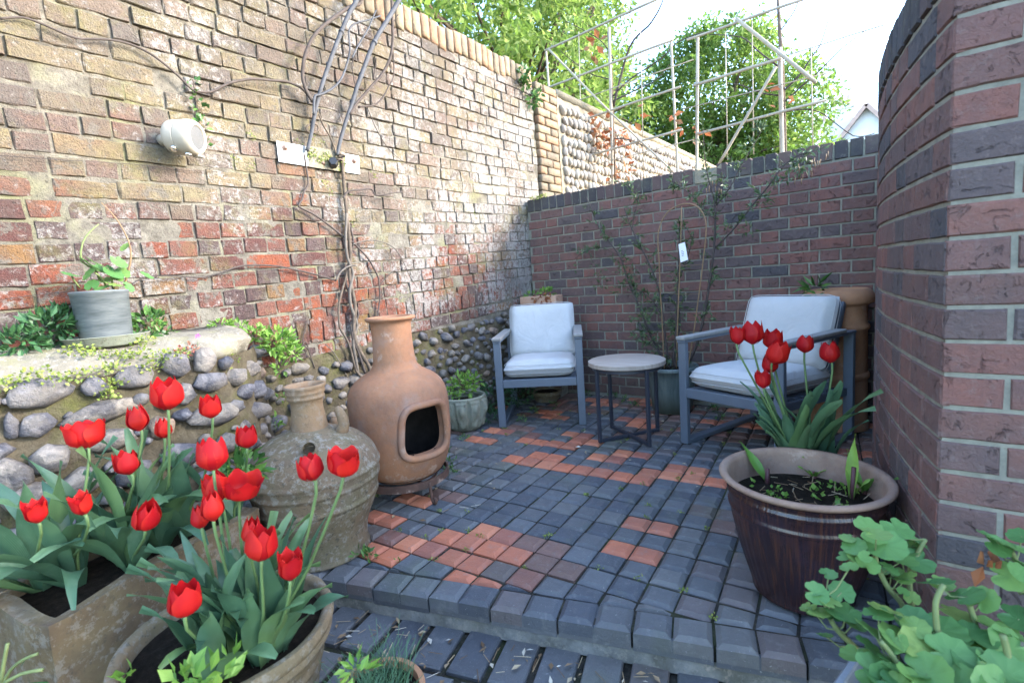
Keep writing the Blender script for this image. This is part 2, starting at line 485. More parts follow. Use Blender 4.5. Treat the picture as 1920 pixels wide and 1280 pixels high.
def m_blue_pot():
    s = NT('grey_green_glaze')
    o = s.obj()
    mp = s.n('ShaderNodeMapping'); mp.inputs['Scale'].default_value = (6, 6, .8); s.l(o, mp.inputs[0])
    c = s.ramp(s.noise(5, 5, .65, mp.outputs[0]), [(.3, (.06, .085, .085)), (.55, (.11, .145, .14)), (.8, (.19, .22, .20))])
    c = s.mix(s.maprange(s.sep(o)[2], .02, .16, .8, 0), c, (.05, .055, .035))
    return s.done(c, .4, .5)
M['blue_pot'] = m_blue_pot()

# ---------------------------------------------------------------- helpers
def V(*a):
    return Vector(a[0]) if len(a) == 1 else Vector(a)

def tag(o, label=None, cat=None, group=None, kind=None):
    if label: o['label'] = label
    if cat: o['category'] = cat
    if group: o['group'] = group
    if kind: o['kind'] = kind
    return o

def thing(name, label, cat, loc=(0, 0, 0), rz=0.0, group=None):
    o = bpy.data.objects.new(name, None)
    COL.objects.link(o)
    o.empty_display_size = 0.05
    o.location = loc
    o.rotation_euler = (0, 0, rz)
    return tag(o, label, cat, group)

def world_of(o):
    m = Matrix.LocRotScale(o.location, o.rotation_euler, o.scale)
    return (world_of(o.parent) @ m) if o.parent else m

class MB:
    """collects shapes; build() links them as ONE mesh object"""
    def __init__(s, T=None):
        s.v = []; s.f = []; s.uv = []; s.T = T; s.mi = []; s.cur = 0; s.has_uv = False
    def add(s, vs, fs, uvs=None):
        k = len(s.v)
        if s.T is not None:
            vs = [s.T @ Vector(v) for v in vs]
        s.v.extend([tuple(v) for v in vs])
        for i, f in enumerate(fs):
            s.f.append([q + k for q in f]); s.mi.append(s.cur)
        if uvs:
            s.has_uv = True
            s.uv.extend(uvs)
        else:
            s.uv.extend([(0.5, 0.5)] * len(vs))
    def box(s, lo, hi, T=None, bev=0.0):
        x0, y0, z0 = lo; x1, y1, z1 = hi
        if bev <= 0:
            vs = [(x0, y0, z0), (x1, y0, z0), (x1, y1, z0), (x0, y1, z0), (x0, y0, z1), (x1, y0, z1), (x1, y1, z1), (x0, y1, z1)]
            fs = [(0, 3, 2, 1), (4, 5, 6, 7), (0, 1, 5, 4), (1, 2, 6, 5), (2, 3, 7, 6), (3, 0, 4, 7)]
        else:
            b = min(bev, .49 * min(x1 - x0, y1 - y0, z1 - z0))
            vs = []; idx = {}
            for sx in (0, 1):
                for sy in (0, 1):
                    for sz in (0, 1):
                        X = (x0, x1)[sx]; Y = (y0, y1)[sy]; Z = (z0, z1)[sz]
                        dx = (b, -b)[sx]; dy = (b, -b)[sy]; dz = (b, -b)[sz]
                        for a, p in enumerate(((X, Y + dy, Z + dz), (X + dx, Y, Z + dz), (X + dx, Y + dy, Z))):
                            idx[(sx, sy, sz, a)] = len(vs); vs.append(p)
            fs = []
            def face(keys):
                pts = [Vector(vs[idx[k]]) for k in keys]
                c = sum(pts, Vector()) / len(pts)
                ctr = Vector(((x0 + x1) / 2, (y0 + y1) / 2, (z0 + z1) / 2))
                n = (pts[1] - pts[0]).cross(pts[2] - pts[0])
                f = [idx[k] for k in keys]
                if n.dot(c - ctr) < 0: f = f[::-1]
                fs.append(f)
            for q in (0, 1):
                face([(q, 0, 0, 0), (q, 1, 0, 0), (q, 1, 1, 0), (q, 0, 1, 0)])
                face([(0, q, 0, 1), (1, q, 0, 1), (1, q, 1, 1), (0, q, 1, 1)])
                face([(0, 0, q, 2), (1, 0, q, 2), (1, 1, q, 2), (0, 1, q, 2)])
            for a in (0, 1):
                for c in (0, 1):
                    face([(0, a, c, 1), (1, a, c, 1), (1, a, c, 2), (0, a, c, 2)])
                    face([(a, 0, c, 0), (a, 1, c, 0), (a, 1, c, 2), (a, 0, c, 2)])
                    face([(a, c, 0, 0), (a, c, 1, 0), (a, c, 1, 1), (a, c, 0, 1)])
            for sx in (0, 1):
                for sy in (0, 1):
                    for sz in (0, 1):
                        face([(sx, sy, sz, 0), (sx, sy, sz, 1), (sx, sy, sz, 2)])
        if T is not None:
            vs = [T @ Vector(v) for v in vs]
        s.add(vs, fs)
    def bar(s, a, b, w, h, bev=.004, up=(0, 0, 1)):
        """a box-section bar from a to b, w wide and h high"""
        a = Vector(a); b = Vector(b); d = b - a; L = d.length; x = d.normalized()
        u = Vector(up)
        if abs(x.dot(u)) > .98: u = Vector((0, 1, 0))
        y = u.cross(x).normalized(); z = x.cross(y)
        T = Matrix(((x.x, y.x, z.x, a.x), (x.y, y.y, z.y, a.y), (x.z, y.z, z.z, a.z), (0, 0, 0, 1)))
        s.box((0, -w / 2, -h / 2), (L, w / 2, h / 2), T, bev)
    def tube(s, pts, rad, n=6, caps=True, smooth=0, closed=False):
        P = [Vector(p) for p in pts]
        R = list(rad) if isinstance(rad, (list, tuple)) else [rad] * len(P)
        if len(R) == 2 and len(P) > 2:
            R = [R[0] + (R[1] - R[0]) * i / (len(P) - 1) for i in range(len(P))]
        for _ in range(smooth):
            Q = []; q = []
            m = len(P)
            for i in range(m if closed else m - 1):
                a, b = P[i], P[(i + 1) % m]; p0 = P[i - 1] if (i > 0 or closed) else a; p3 = P[(i + 2) % m] if (i + 2 < m or closed) else b
                Q.append(a); q.append(R[i])
                Q.append((a + b) * .5625 - (p0 + p3) * .0625); q.append((R[i] + R[(i + 1) % m]) / 2)
            if not closed:
                Q.append(P[-1]); q.append(R[-1])
            P, R = Q, q
        vs = []; fs = []
        m = len(P)
        ref = None
        for i in range(m):
            if closed: d = P[(i + 1) % m] - P[i - 1]
            else: d = P[min(i + 1, m - 1)] - P[max(i - 1, 0)]
            if d.length < 1e-9: d = Vector((0, 0, 1))
            d.normalize()
            if ref is None:
                ref = Vector((1, 0, 0)) if abs(d.x) < .8 else Vector((0, 1, 0))
            a = (ref - d * ref.dot(d))
            if a.length < 1e-6: a = d.orthogonal()
            a.normalize(); ref = a
            b = d.cross(a)
            for k in range(n):
                t = 2 * PI * k / n
                vs.append(P[i] + (a * math.cos(t) + b * math.sin(t)) * R[i])
        for i in range(m if closed else m - 1):
            j = (i + 1) % m
            for k in range(n):
                fs.append((i * n + k, i * n + (k + 1) % n, j * n + (k + 1) % n, j * n + k))
        if caps and not closed:
            fs.append(tuple(range(n))[::-1]); fs.append(tuple((m - 1) * n + k for k in range(n)))
        s.add(vs, fs)
    def lathe(s, prof, n=40, c=(0, 0, 0), warp=None):
        vs = []; fs = []
        for (r, z) in prof:
            for k in range(n):
                t = 2 * PI * k / n
                rr = r if warp is None else warp(r, t, z)
                vs.append((c[0] + rr * math.cos(t), c[1] + rr * math.sin(t), c[2] + z))
        for i in range(len(prof) - 1):
            for k in range(n):
                fs.append((i * n + k, i * n + (k + 1) % n, (i + 1) * n + (k + 1) % n, (i + 1) * n + k))
        s.add(vs, fs)
    def disc(s, r, z, n=40, c=(0, 0), bumpy=0.0, seed=0):
        vs = [(c[0], c[1], z)]; fs = []
        rings = 6
        for j in range(1, rings + 1):
            for k in range(n):
                t = 2 * PI * k / n
                q = r * j / rings
                x, y = c[0] + q * math.cos(t), c[1] + q * math.sin(t)
                dz = bumpy * mnoise.noise((x * 22 + seed, y * 22, seed)) if bumpy and j < rings else 0
                vs.append((x, y, z + dz))
        for k in range(n):
            fs.append((0, 1 + k, 1 + (k + 1) % n))
        for j in range(1, rings):
            for k in range(n):
                a = 1 + (j - 1) * n; b = 1 + j * n
                fs.append((a + k, b + k, b + (k + 1) % n, a + (k + 1) % n))
        s.add(vs, fs)
    def leaf(s, c, d, nrm, L, W, fold=.15):
        """one leaf as a folded four-sided blade"""
        d = Vector(d).normalized(); nrm = Vector(nrm)
        a = d.cross(nrm)
        if a.length < 1e-5: a = d.orthogonal()
        a.normalize(); u = a.cross(d)
        c = Vector(c)
        m = c + d * L * .45
        s.add([c, m + a * W / 2 + u * fold * W, c + d * L, m - a * W / 2 + u * fold * W], [(0, 1, 2), (0, 2, 3)])
    def mesh(s, name, mats, shade=True, off=None):
        me = bpy.data.meshes.new(name)
        vs = s.v if off is None else [(v[0] - off[0], v[1] - off[1], v[2] - off[2]) for v in s.v]
        me.from_pydata(vs, [], s.f)
        for m in (mats if isinstance(mats, (list, tuple)) else [mats]):
            me.materials.append(m)
        if max(s.mi, default=0) > 0:
            me.polygons.foreach_set('material_index', s.mi)
        if s.has_uv:
            ul = me.uv_layers.new(name='UVMap')
            vi = [0] * len(me.loops)
            me.loops.foreach_get('vertex_index', vi)
            flat = []
            for i in vi: flat.extend(s.uv[i])
            ul.data.foreach_set('uv', flat)
        if shade:
            me.polygons.foreach_set('use_smooth', [True] * len(me.polygons))
        me.update()
        return me
    def build(s, name, mats, parent=None, shade=True, local=False, origin=None):
        """points are in world space unless local; the object sits under its parent without moving"""
        if parent is not None and not local:
            inv = world_of(parent).inverted()
            s.v = [tuple(inv @ Vector(v)) for v in s.v]
        off = origin
        me = s.mesh(name, mats, shade, off)
        o = bpy.data.objects.new(name, me)
        COL.objects.link(o)
        if off is not None: o.location = off
        if parent is not None: o.parent = parent
        return o

def put(name, me, parent, mat4):
    """link a shared mesh under parent at a world matrix (parents of pieces have no rotation)"""
    o = bpy.data.objects.new(name, me)
    COL.objects.link(o)
    if parent is not None:
        o.parent = parent
        mat4 = world_of(parent).inverted() @ mat4
    loc, rot, sc = mat4.decompose()
    o.location = loc; o.rotation_euler = rot.to_euler(); o.scale = sc
    return o

def shade_auto(o, ang=35):
    me = o.data
    try:
        me.set_sharp_from_angle(angle=math.radians(ang))
    except Exception:
        pass
    return o

def frame(o, t, n, up=(0, 0, 1)):
    """matrix with x along t, y into the surface (-n), z up"""
    t = Vector(t).normalized(); n = Vector(n).normalized(); u = Vector(up)
    y = -n
    z = t.cross(y)
    return Matrix(((t.x, y.x, z.x, o[0]), (t.y, y.y, z.y, o[1]), (t.z, y.z, z.z, o[2]), (0, 0, 0, 1)))

# ---------------------------------------------------------------- brick shapes
def brick_shape(L, H, D, ch, rough, seed, nx=3, nz=1):
    r = random.Random(seed)
    vs = []; fs = []
    g = {}
    for i in range(nx + 1):
        for j in range(nz + 1):
            x = -L / 2 + ch + (L - 2 * ch) * i / nx + r.uniform(-rough, rough) * .5
            z = -H / 2 + ch + (H - 2 * ch) * j / nz + r.uniform(-rough, rough) * .5
            g[i, j] = len(vs); vs.append((x, r.uniform(-rough, rough) * .28, z))
    for i in range(nx):
        for j in range(nz):
            fs.append((g[i, j], g[i + 1, j], g[i + 1, j + 1], g[i, j + 1]))
    ring = [(i, 0) for i in range(nx + 1)] + [(nx, j) for j in range(1, nz + 1)] + [(i, nz) for i in range(nx - 1, -1, -1)] + [(0, j) for j in range(nz - 1, 0, -1)]
    o = []; k = []
    for (i, j) in ring:
        x = -L / 2 + L * i / nx; z = -H / 2 + H * j / nz
        sx = r.uniform(-rough, rough) * .6; sz = r.uniform(-rough, rough) * .6
        o.append(len(vs)); vs.append((x + sx, ch + r.uniform(0, rough), z + sz))
        k.append(len(vs)); vs.append((x + sx, D, z + sz))
    m = len(ring)
    for a in range(m):
        b = (a + 1) % m
        fs.append((g[ring[a]], o[a], o[b], g[ring[b]]))
        fs.append((o[a], k[a], k[b], o[b]))
    return vs, fs

class BrickKit:
    """brick variants of a few nominal lengths, as shared meshes"""
    def __init__(s, name, H, sizes, D, ch, rough, mat, nvar=6, seed=0, nz=1, smooth=True):
        s.shapes = {}; s.H = H; s.name = name; s.mat = mat; s.smooth = smooth
        for key, L in sizes.items():
            lst = []
            for v in range(nvar):
                sh = brick_shape(L, H, D, ch, rough, seed + v * 17 + int(L * 1000), 4 if L > .15 else 2, nz)
                mb = MB(); mb.add(*sh)
                lst.append((sh, mb.mesh(name, mat, smooth), L))
            s.shapes[key] = lst

def lay(kit, parent, items, limit=300, name='brick', rest_name='farther_bricks'):
    """items: (key, matrix, size); the ones that show largest become parts, the rest one joined part"""
    ranked = sorted(range(len(items)), key=lambda i: -items[i][2])
    keep = set(i for i in ranked[:limit] if items[i][2] > 0)
    rest = MB()
    for i, (key, mat4, size) in enumerate(items):
        sh, me, L = rnd.choice(kit.shapes[key])
        if i in keep:
            put(name, me, parent, mat4)
        else:
            rest.add([mat4 @ Vector(v) for v in sh[0]], sh[1])
    if rest.v:
        o = rest.build(rest_name, kit.mat, parent, kit.smooth)
        tag(o, kind='stuff')

def stone_shape(seed, sub=2, rough=.34):
    import bmesh
    bm = bmesh.new()
    bmesh.ops.create_icosphere(bm, subdivisions=sub, radius=1.0)
    r = random.Random(seed)
    off = Vector((r.uniform(0, 50), r.uniform(0, 50), r.uniform(0, 50)))
    planes = [Vector((r.gauss(0, 1), r.gauss(0, 1), r.gauss(0, 1))).normalized() for _ in range(5)]
    vs = []
    for v in bm.verts:
        p = v.co.copy()
        k = 1 + rough * mnoise.noise(p * 1.3 + off) + rough * .55 * mnoise.noise(p * 3.1 + off)
        k += .11 * mnoise.noise(p * 6.5 + off)
        p *= k
        for q in planes:                       # a few knapped flats
            d = p.dot(q)
            if d > .74: p -= q * (d - .74) * .9
        vs.append(tuple(p))
    bm.verts.index_update()
    fs = [[v.index for v in f.verts] for f in bm.faces]
    bm.free()
    return vs, fs

STONES = [stone_shape(100 + i) for i in range(12)]
def stone_meshes(name, mat):
    out = []
    for sh in STONES:
        mb = MB(); mb.add(*sh); out.append(mb.mesh(name, mat))
    return out
FLINT_ME = stone_meshes('flint', M['flint'])
COBBLE_ME = stone_meshes('flint', M['cobble'])

def stones(parent, meshes, mat, items, limit=300, name='flint', rest_name='farther_flints'):
    ranked = sorted(range(len(items)), key=lambda i: -items[i][1])
    keep = set(i for i in ranked[:limit] if items[i][1] > 0)
    rest = MB()
    for i, (m4, size) in enumerate(items):
        k = rnd.randrange(len(meshes))
        if i in keep: put(name, meshes[k], parent, m4)
        else: rest.add([m4 @ Vector(v) for v in STONES[k][0]], STONES[k][1])
    if rest.v: tag(rest.build(rest_name, mat, parent), kind='stuff')

def clip_poly(poly, px, py, nx, ny):
    """keep the part of a polygon on the positive side of a line"""
    out = []
    for i in range(len(poly)):
        a = poly[i]; b = poly[(i + 1) % len(poly)]
        da = (a[0] - px) * nx + (a[1] - py) * ny; db = (b[0] - px) * nx + (b[1] - py) * ny
        if da >= 0: out.append(a)
        if da * db < 0:
            t = da / (da - db)
            out.append((a[0] + (b[0] - a[0]) * t, a[1] + (b[1] - a[1]) * t))
    return out

def slab_shape(mb, poly, z, ch, thick):
    """a small block with chamfered top edges over a convex polygon"""
    n = len(poly)
    if n < 3: return
    cx = sum(p[0] for p in poly) / n; cy = sum(p[1] for p in poly) / n
    area = abs(sum(poly[i][0] * poly[(i + 1) % n][1] - poly[(i + 1) % n][0] * poly[i][1] for i in range(n))) / 2
    if area < 2e-4: return
    if sum(poly[i][0] * poly[(i + 1) % n][1] - poly[(i + 1) % n][0] * poly[i][1] for i in range(n)) < 0:
        poly = poly[::-1]
    rad = math.sqrt(area)
    k = min(.45, ch / (rad * .5))
    top = [(p[0] + (cx - p[0]) * k, p[1] + (cy - p[1]) * k, z) for p in poly]
    out = [(p[0], p[1], z - ch * .75) for p in poly]
    bot = [(p[0], p[1], z - thick) for p in poly]
    fs = [tuple(range(n))]
    for i in range(n):
        j = (i + 1) % n
        fs.append((i, n + i, n + j, j)); fs.append((n + i, 2 * n + i, 2 * n + j, n + j))
    mb.add(top + out + bot, fs)

# ---------------------------------------------------------------- plant shapes
def rdir(r, up=0.0):
    while True:
        v = Vector((r.uniform(-1, 1), r.uniform(-1, 1), r.uniform(-1, 1)))
        if .1 < v.length < 1: break
    v.normalize(); v.z += up
    return v.normalized()

def tuft(mb, c, rad, n, L, W, r, up=.4, flat=1.0, hollow=.3):
    """n leaves spread through an ellipsoid"""
    c = Vector(c)
    for _ in range(n):
        d = rdir(r)
        q = r.uniform(hollow, 1) ** .6
        p = c + Vector((d.x * rad, d.y * rad, d.z * rad * flat)) * q
        dd = (d + rdir(r) * .9 + Vector((0, 0, up))).normalized()
        s = r.uniform(.65, 1.25)
        mb.leaf(p, dd, rdir(r, .8), L * s, W * s)

def blade(mb, base, az, L, W, lean, droop, fold, twist, r, segs=9):
    """a broad strap leaf: rises, leans out along az and droops towards its tip"""
    pts = []; p = Vector(base); ang = PI / 2 - lean
    out = Vector((math.cos(az), math.sin(az), 0))
    side = Vector((-math.sin(az), math.cos(az), 0))
    vs = []; fs = []; uv = []
    step = L / segs
    for i in range(segs + 1):
        t = i / segs
        d = out * math.cos(ang) + Vector((0, 0, 1)) * math.sin(ang)
        up = -out * math.sin(ang) + Vector((0, 0, 1)) * math.cos(ang)
        w = W * .76 * (math.sin(PI * min(1, .12 + .88 * t)) ** .8 if t < .999 else .02) * (1 - .2 * t)
        tw = twist * t
        sd = side * math.cos(tw) + up * math.sin(tw); un = up * math.cos(tw) - side * math.sin(tw)
        fo = fold * (1 - .55 * t)
        wav = .12 * W * math.sin(t * 8 + az * 3)
        for j, q in enumerate((-1, -.5, 0, .5, 1)):
            vs.append(p + sd * (q * w / 2) + un * (abs(q) ** 1.4 * w * fo + (wav * q * abs(q)))); uv.append(((q + 1) / 2, t))
        p = p + d * step
        ang -= droop * (t ** 1.2) * 2.2 / segs
    for i in range(segs):
        for j in range(4):
            a = i * 5 + j
            fs.append((a, a + 1, a + 6, a + 5))
    mb.add(vs, fs, uv)

def petal_shape(open_, tip, R, Hh, off):
    """one petal of a cup flower, standing on the cup's axis, facing +x"""
    vs = []; fs = []; uv = []
    nu, nv = 8, 6
    for i in range(nu + 1):
        u = i / nu
        rad = R * (math.sin(PI * (.5 * min(1, u / .42))) if u < .42 else 1 - (1 - open_) * ((u - .42) / .58) ** 1.5)
        rad = max(rad, .07 * R) + off
        z = Hh * (u ** 1.12)
        half = math.radians(54) * (math.sin(PI * min(.5, .12 + u * .62)) ** .8) * (1 - max(0, (u - .60) / .40) ** 2.0 * (1 - tip))
        for j in range(nv + 1):
            q = -1 + 2 * j / nv
            a = q * half
            # edges of the petal lie a little outside the cup, the tip curls
            rr = rad * (1 + .07 * q * q * u) - .05 * R * (abs(q) < .2) * u
            zz = z - Hh * .10 * q * q * max(0, u - .5) * 2
            vs.append((rr * math.cos(a), rr * math.sin(a), zz)); uv.append(((q + 1) / 2, u))
    for i in range(nu):
        for j in range(nv):
            a = i * (nv + 1) + j
            fs.append((a, a + 1, a + nv + 2, a + nv + 1))
    return vs, fs, uv

PETALS = {}
for key, (op, tip, R, Hh) in {'bud': (.44, .12, .38, 1.22), 'cup': (.74, .28, .44, 1.14), 'open': (1.0, .30, .49, 1.05), 'flare': (1.12, .05, .36, 1.15)}.items():
    pair = []
    for off in (0.0, .045):
        mb = MB(); mb.add(*petal_shape(op, tip, R, Hh, off))
        pair.append(mb.mesh('petal', M['petal']))
    PETALS[key] = pair

def round_leaf_shape(seed):
    r = random.Random(seed)
    n = 36; vs = [(0, 0, 0)]; fs = []; uv = [(.5, .5)]
    lobes = 9
    for ring, q in ((1, .4), (2, .75), (3, 1.0)):
        for k in range(n):
            t = 2 * PI * k / n
            notch = 1 - .62 * math.exp(-((min(t, 2 * PI - t)) / .22) ** 2) * (q ** .7)
            rad = q * notch * (1 + (.07 * math.cos(lobes * t) * .55 + .008 * math.cos(3 * lobes * t)) * q)
            z = .14 * q * q * (1 if seed % 2 else .5) + .035 * math.cos(lobes * t) * q * q + .05 * math.sin(2 * t + seed) * q
            vs.append((rad * math.cos(t), rad * math.sin(t), z)); uv.append((.5, q))
    for k in range(n):
        fs.append((0, 1 + k, 1 + (k + 1) % n))
        for ring in (0, 1):
            a = 1 + ring * n; b = a + n
            fs.append((a + k, b + k, b + (k + 1) % n, a + (k + 1) % n))
    return vs, fs, uv
ROUND_ME = []
for i in range(5):
    mb = MB(); mb.add(*round_leaf_shape(i)); ROUND_ME.append(mb.mesh('leaf', M['geranium']))

# ================================================================ ground
g = MB()
g.box((-150, -60, -.6), (150, 240, -.16))
tag(g.build('ground', M['joint'], shade=False), kind='structure')

KP = Vector((-0.727, 1.154)); KA = math.radians(17.4)          # a point on the step's front edge, and its direction
KD = Vector((math.cos(KA), math.sin(KA))); KN = Vector((-KD.y, KD.x))
def kerb_side(x, y): return (x - KP.x) * KN.x + (y - KP.y) * KN.y

XL, YB = -2.596, 3.702
def curve_x(y):
    return -.05 + .11 * (y - 2.5) ** 2 - .02 * (y - 2.5)

# raised patio: bed, twin pavers, step
bed = MB()
poly = [(-2.75, -.9), (.45, .2), (.45, 3.9), (-2.75, 3.9)]
a0 = KP + KD * -2.4 + KN * .02; a1 = KP + KD * 1.3 + KN * .02
poly = [tuple(a0), tuple(a1), (.55, 3.78), (-2.66, 3.78)]
n = len(poly)
bed.add([(p[0], p[1], -.014) for p in poly] + [(p[0], p[1], -.158) for p in poly], [tuple(range(n))] + [(i, n + i, n + (i + 1) % n, (i + 1) % n) for i in range(n)])
patio = bed.build('patio', M['joint'], shade=False)
tag(patio, kind='structure')

GA = math.radians(5.0); PIT = .1085; ROWP = .106
gx = Vector((math.cos(GA), math.sin(GA))); gy = Vector((-gx.y, gx.x))
G0 = Vector((-0.764,1.811,0.000)[:2])
reds = [Vector(q[:2]) for q in [(-0.775,1.813,0.000),(-0.776,1.588,0.000),(-1.413,1.373,0.000),(-1.314,1.480,0.000),(-1.211,1.354,0.000),(-1.532,1.265,0.000),(-1.747,1.270,0.000),(-1.442,1.149,0.000),(-1.645,1.122,0.000),(-1.245,1.150,0.000),(-1.782,1.493,0.000),(-1.762,2.422,0.000),(-1.635,2.273,0.000),(-1.758,2.162,0.000),(-1.525,2.176,0.000),(-1.520,2.636,0.000),(-1.636,2.513,0.000),(-2.133,2.503,0.000),(-2.127,2.403,0.000),(-1.326,2.412,0.000),(-1.226,2.511,0.000),(-1.219,2.283,0.000),(-1.185,2.369,0.000),(-1.008,2.275,0.000),(-0.943,2.371,0.000),(-0.843,2.406,0.000),(-0.702,2.400,0.000),(-1.189,2.576,0.000),(-0.950,2.273,0.000),(-1.638,2.676,0.000),(-1.116,1.167,0.000)]]
dulls = [Vector(q[:2]) for q in [(-0.629,2.046,0.000),(-1.287,1.239,0.000),(-1.693,1.598,0.000),(-1.035,1.308,0.000),(-0.878,1.344,0.000),(-1.087,1.488,0.000),(-1.284,2.181,0.000),(-1.068,2.174,0.000)]]

def in_patio(x, y):
    return XL + .03 < x < curve_x(max(1.4, min(y, 3.7))) - .02 and y < YB - .03

def twin(mb, c, dx, dy, z, half_l, half_w, clip=None):
    for s in (-1, 1):
        q = c + dx * (s * half_l / 2)
        hw, hl = half_w - .0042, half_l / 2 - .0028
        poly = [tuple(q + dx * (i * hl) + dy * (j * hw)) for i, j in ((-1, -1), (1, -1), (1, 1), (-1, 1))]
        if clip: poly = clip_poly(poly, *clip)
        slab_shape(mb, poly, z, .0145, .05)

twin_me = {}
for key in ('blue_paver', 'red_paver', 'brown_paver'):
    mb = MB(); twin(mb, Vector((0, 0)), Vector((1, 0)), Vector((0, 1)), 0, PIT - .0015, ROWP / 2)
    twin_me[key] = mb.mesh('paver', M[key], False)
cells = []
for j in range(-14, 30):
    for i in range(-34, 34, 2):
        c = G0 + gx * ((i + (j % 2)) * PIT) + gy * (j * ROWP)
        x, y = c.x, c.y
        ks = kerb_side(x, y)
        if not (in_patio(x, y) or in_patio(x - .1, y)) or ks < .02 or x < XL or y > YB or x > .5: continue
        cells.append((c, ks, shown((x, y, 0), 1)))
cells.sort(key=lambda q: -q[2])
kinds = {}
def nearest(p):
    return min(range(len(cells)), key=lambda i: (cells[i][0] - p).length)
for p in reds: kinds[nearest(p)] = 'red_paver'
for p in dulls: kinds.setdefault(nearest(p), 'brown_paver')
rest = {k: MB() for k in twin_me}
for idx, (c, ks, show) in enumerate(cells):
    k = kinds.get(idx)
    if k is None:
        k = 'blue_paver'
        if c.y > 2.45:
            f = min(1, (c.y - 2.45) / .5)
            u = rnd.random()
            if u < .17 * f: k = 'red_paver'
            elif u < .62 * f: k = 'brown_paver'
        elif rnd.random() < .03: k = 'brown_paver'
    z = rnd.uniform(-.004, .004)
    tilt = Matrix.Rotation(rnd.uniform(-.022, .022), 4, 'X') @ Matrix.Rotation(rnd.uniform(-.014, .014), 4, 'Y')
    if ks < .22:
        mb = MB(); e = KP + KN * .112
        twin(mb, c, gx, gy, z, PIT - .0015, ROWP / 2, (e.x, e.y, KN.x, KN.y))
        if mb.v: mb.build('paver', M[k], patio, False)
    elif idx < 300:
        put('paver', twin_me[k], patio, Matrix.Translation((c.x, c.y, z)) @ Matrix.Rotation(GA, 4, 'Z') @ tilt)
    else:
        twin(rest[k], c, gx, gy, z, PIT - .0015, ROWP / 2)
for k, mb in rest.items():
    if mb.v: tag(mb.build('farther_pavers', M[k], patio, False), kind='stuff')

# step edge: twin pavers laid head on along the edge, on a strip of render
kme = MB()
twin(kme, Vector((0, 0)), Vector((1, 0)), Vector((0, 1)), 0, .109, .0545)
kme.box((-.1075, -.0490, -.066), (.1075, .0490, -.016))
kerb_me = kme.mesh('step_paver', M['blue_paver'], False)
for i in range(-9, 7):
    c = KP + KD * (i * .2215 + .05) + KN * .0545
    if c.x > .5: continue
    put('step_paver', kerb_me, patio, Matrix.Translation((c.x, c.y, rnd.uniform(-.002, .003))) @ Matrix.Rotation(KA + rnd.uniform(-.008, .008), 4, 'Z') @ Matrix.Rotation(rnd.uniform(-.015, .015), 4, 'X'))
rs = MB()
q0 = KP + KD * -2.2 + KN * .012; q1 = KP + KD * 1.3 + KN * .012
nseg = 60
vs = []; fs = []
for i in range(nseg + 1):
    q = q0.lerp(q1, i / nseg)
    for j, z in enumerate((-.06, -.075, -.09, -.105)):
        o = .006 * mnoise.noise((q.x * 14, q.y * 14, z * 30)) - .004 * j
        vs.append((q.x + KN.x * o, q.y + KN.y * o, z))
for i in range(nseg):
    for j in range(3):
        a = i * 4 + j
        fs.append((a, a + 1, a + 5, a + 4))
rs.add(vs, fs)
rs.build('step_riser', M['riser'], patio)

# lower floor in front of the step
lowz = -.10
lb = MB()
lb.add([(-3, -3, lowz - .016), (3, -3, lowz - .016), (3, 2.3, lowz - .016), (-3, 2.3, lowz - .016), (-3, -3, -.155), (3, -3, -.155), (3, 2.3, -.155), (-3, 2.3, -.155)], [(0, 1, 2, 3), (0, 4, 5, 1), (1, 5, 6, 2), (2, 6, 7, 3), (3, 7, 4, 0)])
lower = lb.build('lower_patio', M['joint'], shade=False)
tag(lower, kind='structure')
one = MB(); slab_shape(one, [(-.098, -.0985), (.098, -.0985), (.098, .0985), (-.098, .0985)], 0, .007, .05)
flat_me = one.mesh('paver', M['blue_paver'], False)
LA = math.radians(17); lx = Vector((math.cos(LA), math.sin(LA))); ly = Vector((-lx.y, lx.x))
L0 = Vector((-0.635,1.134,-0.100)[:2])
for j in range(-9, 3):
    for i in range(-10, 12):
        c = L0 + lx * ((i + .45 * (j % 2)) * .128) + ly * (j * .205 - .03)
        if kerb_side(c.x, c.y) > -.012: continue
        if shown((c.x, c.y, lowz), 1, 160) <= 0: continue
        m = Matrix.Translation((c.x, c.y, lowz + rnd.uniform(-.004, .003))) @ Matrix.Rotation(LA + rnd.uniform(-.03, .03), 4, 'Z') @ Matrix.Rotation(rnd.uniform(-.02, .02), 4, 'X') @ Matrix.Diagonal((.54 + rnd.uniform(-.02, .02), .93, 1, 1))
        put('paver', flat_me, lower, m)

# ================================================================ tall old wall on the left
def old_z(z, y):
    """courses rise a little towards the far end low down and run level at the top"""
    k = max(0.0, min(1.0, (2.75 - z) / 2.0))
    return z + .058 * k * (y - 2.0)

Y0, Y1 = -1.6, 3.93
ow = MB()
ny, nz = 190, 62
vs = []; fs = []
for i in range(ny + 1):
    y = Y0 + (Y1 - Y0) * i / ny
    for j in range(nz + 1):
        z = .60 + (2.84 - .60) * j / nz
        e = -.003 + .009 * mnoise.noise((y * 5, z * 7, 1.5)) + .007 * mnoise.noise((y * 21, z * 26, 4.5))
        if z > 1.75: e -= .006 * min(1, (z - 1.75) / .4)
        vs.append((XL + min(e, .0015), y, old_z(z, y)))
for i in range(ny):
    for j in range(nz):
        a = i * (nz + 1) + j
        fs.append((a, a + nz + 1, a + nz + 2, a + 1))
ow.add(vs, fs)
ow.box((XL - .42, Y0, -.15), (XL - .03, Y1, 2.83))
ow.box((XL - .40, Y1, -.15), (XL - .04, 4.34, 2.76))
old_wall = ow.build('old_garden_wall', M['old_mortar'], shade=True, origin=(XL, Y0, 0))
tag(old_wall, 'tall weathered brick garden wall with flint footing along the left side', 'wall')

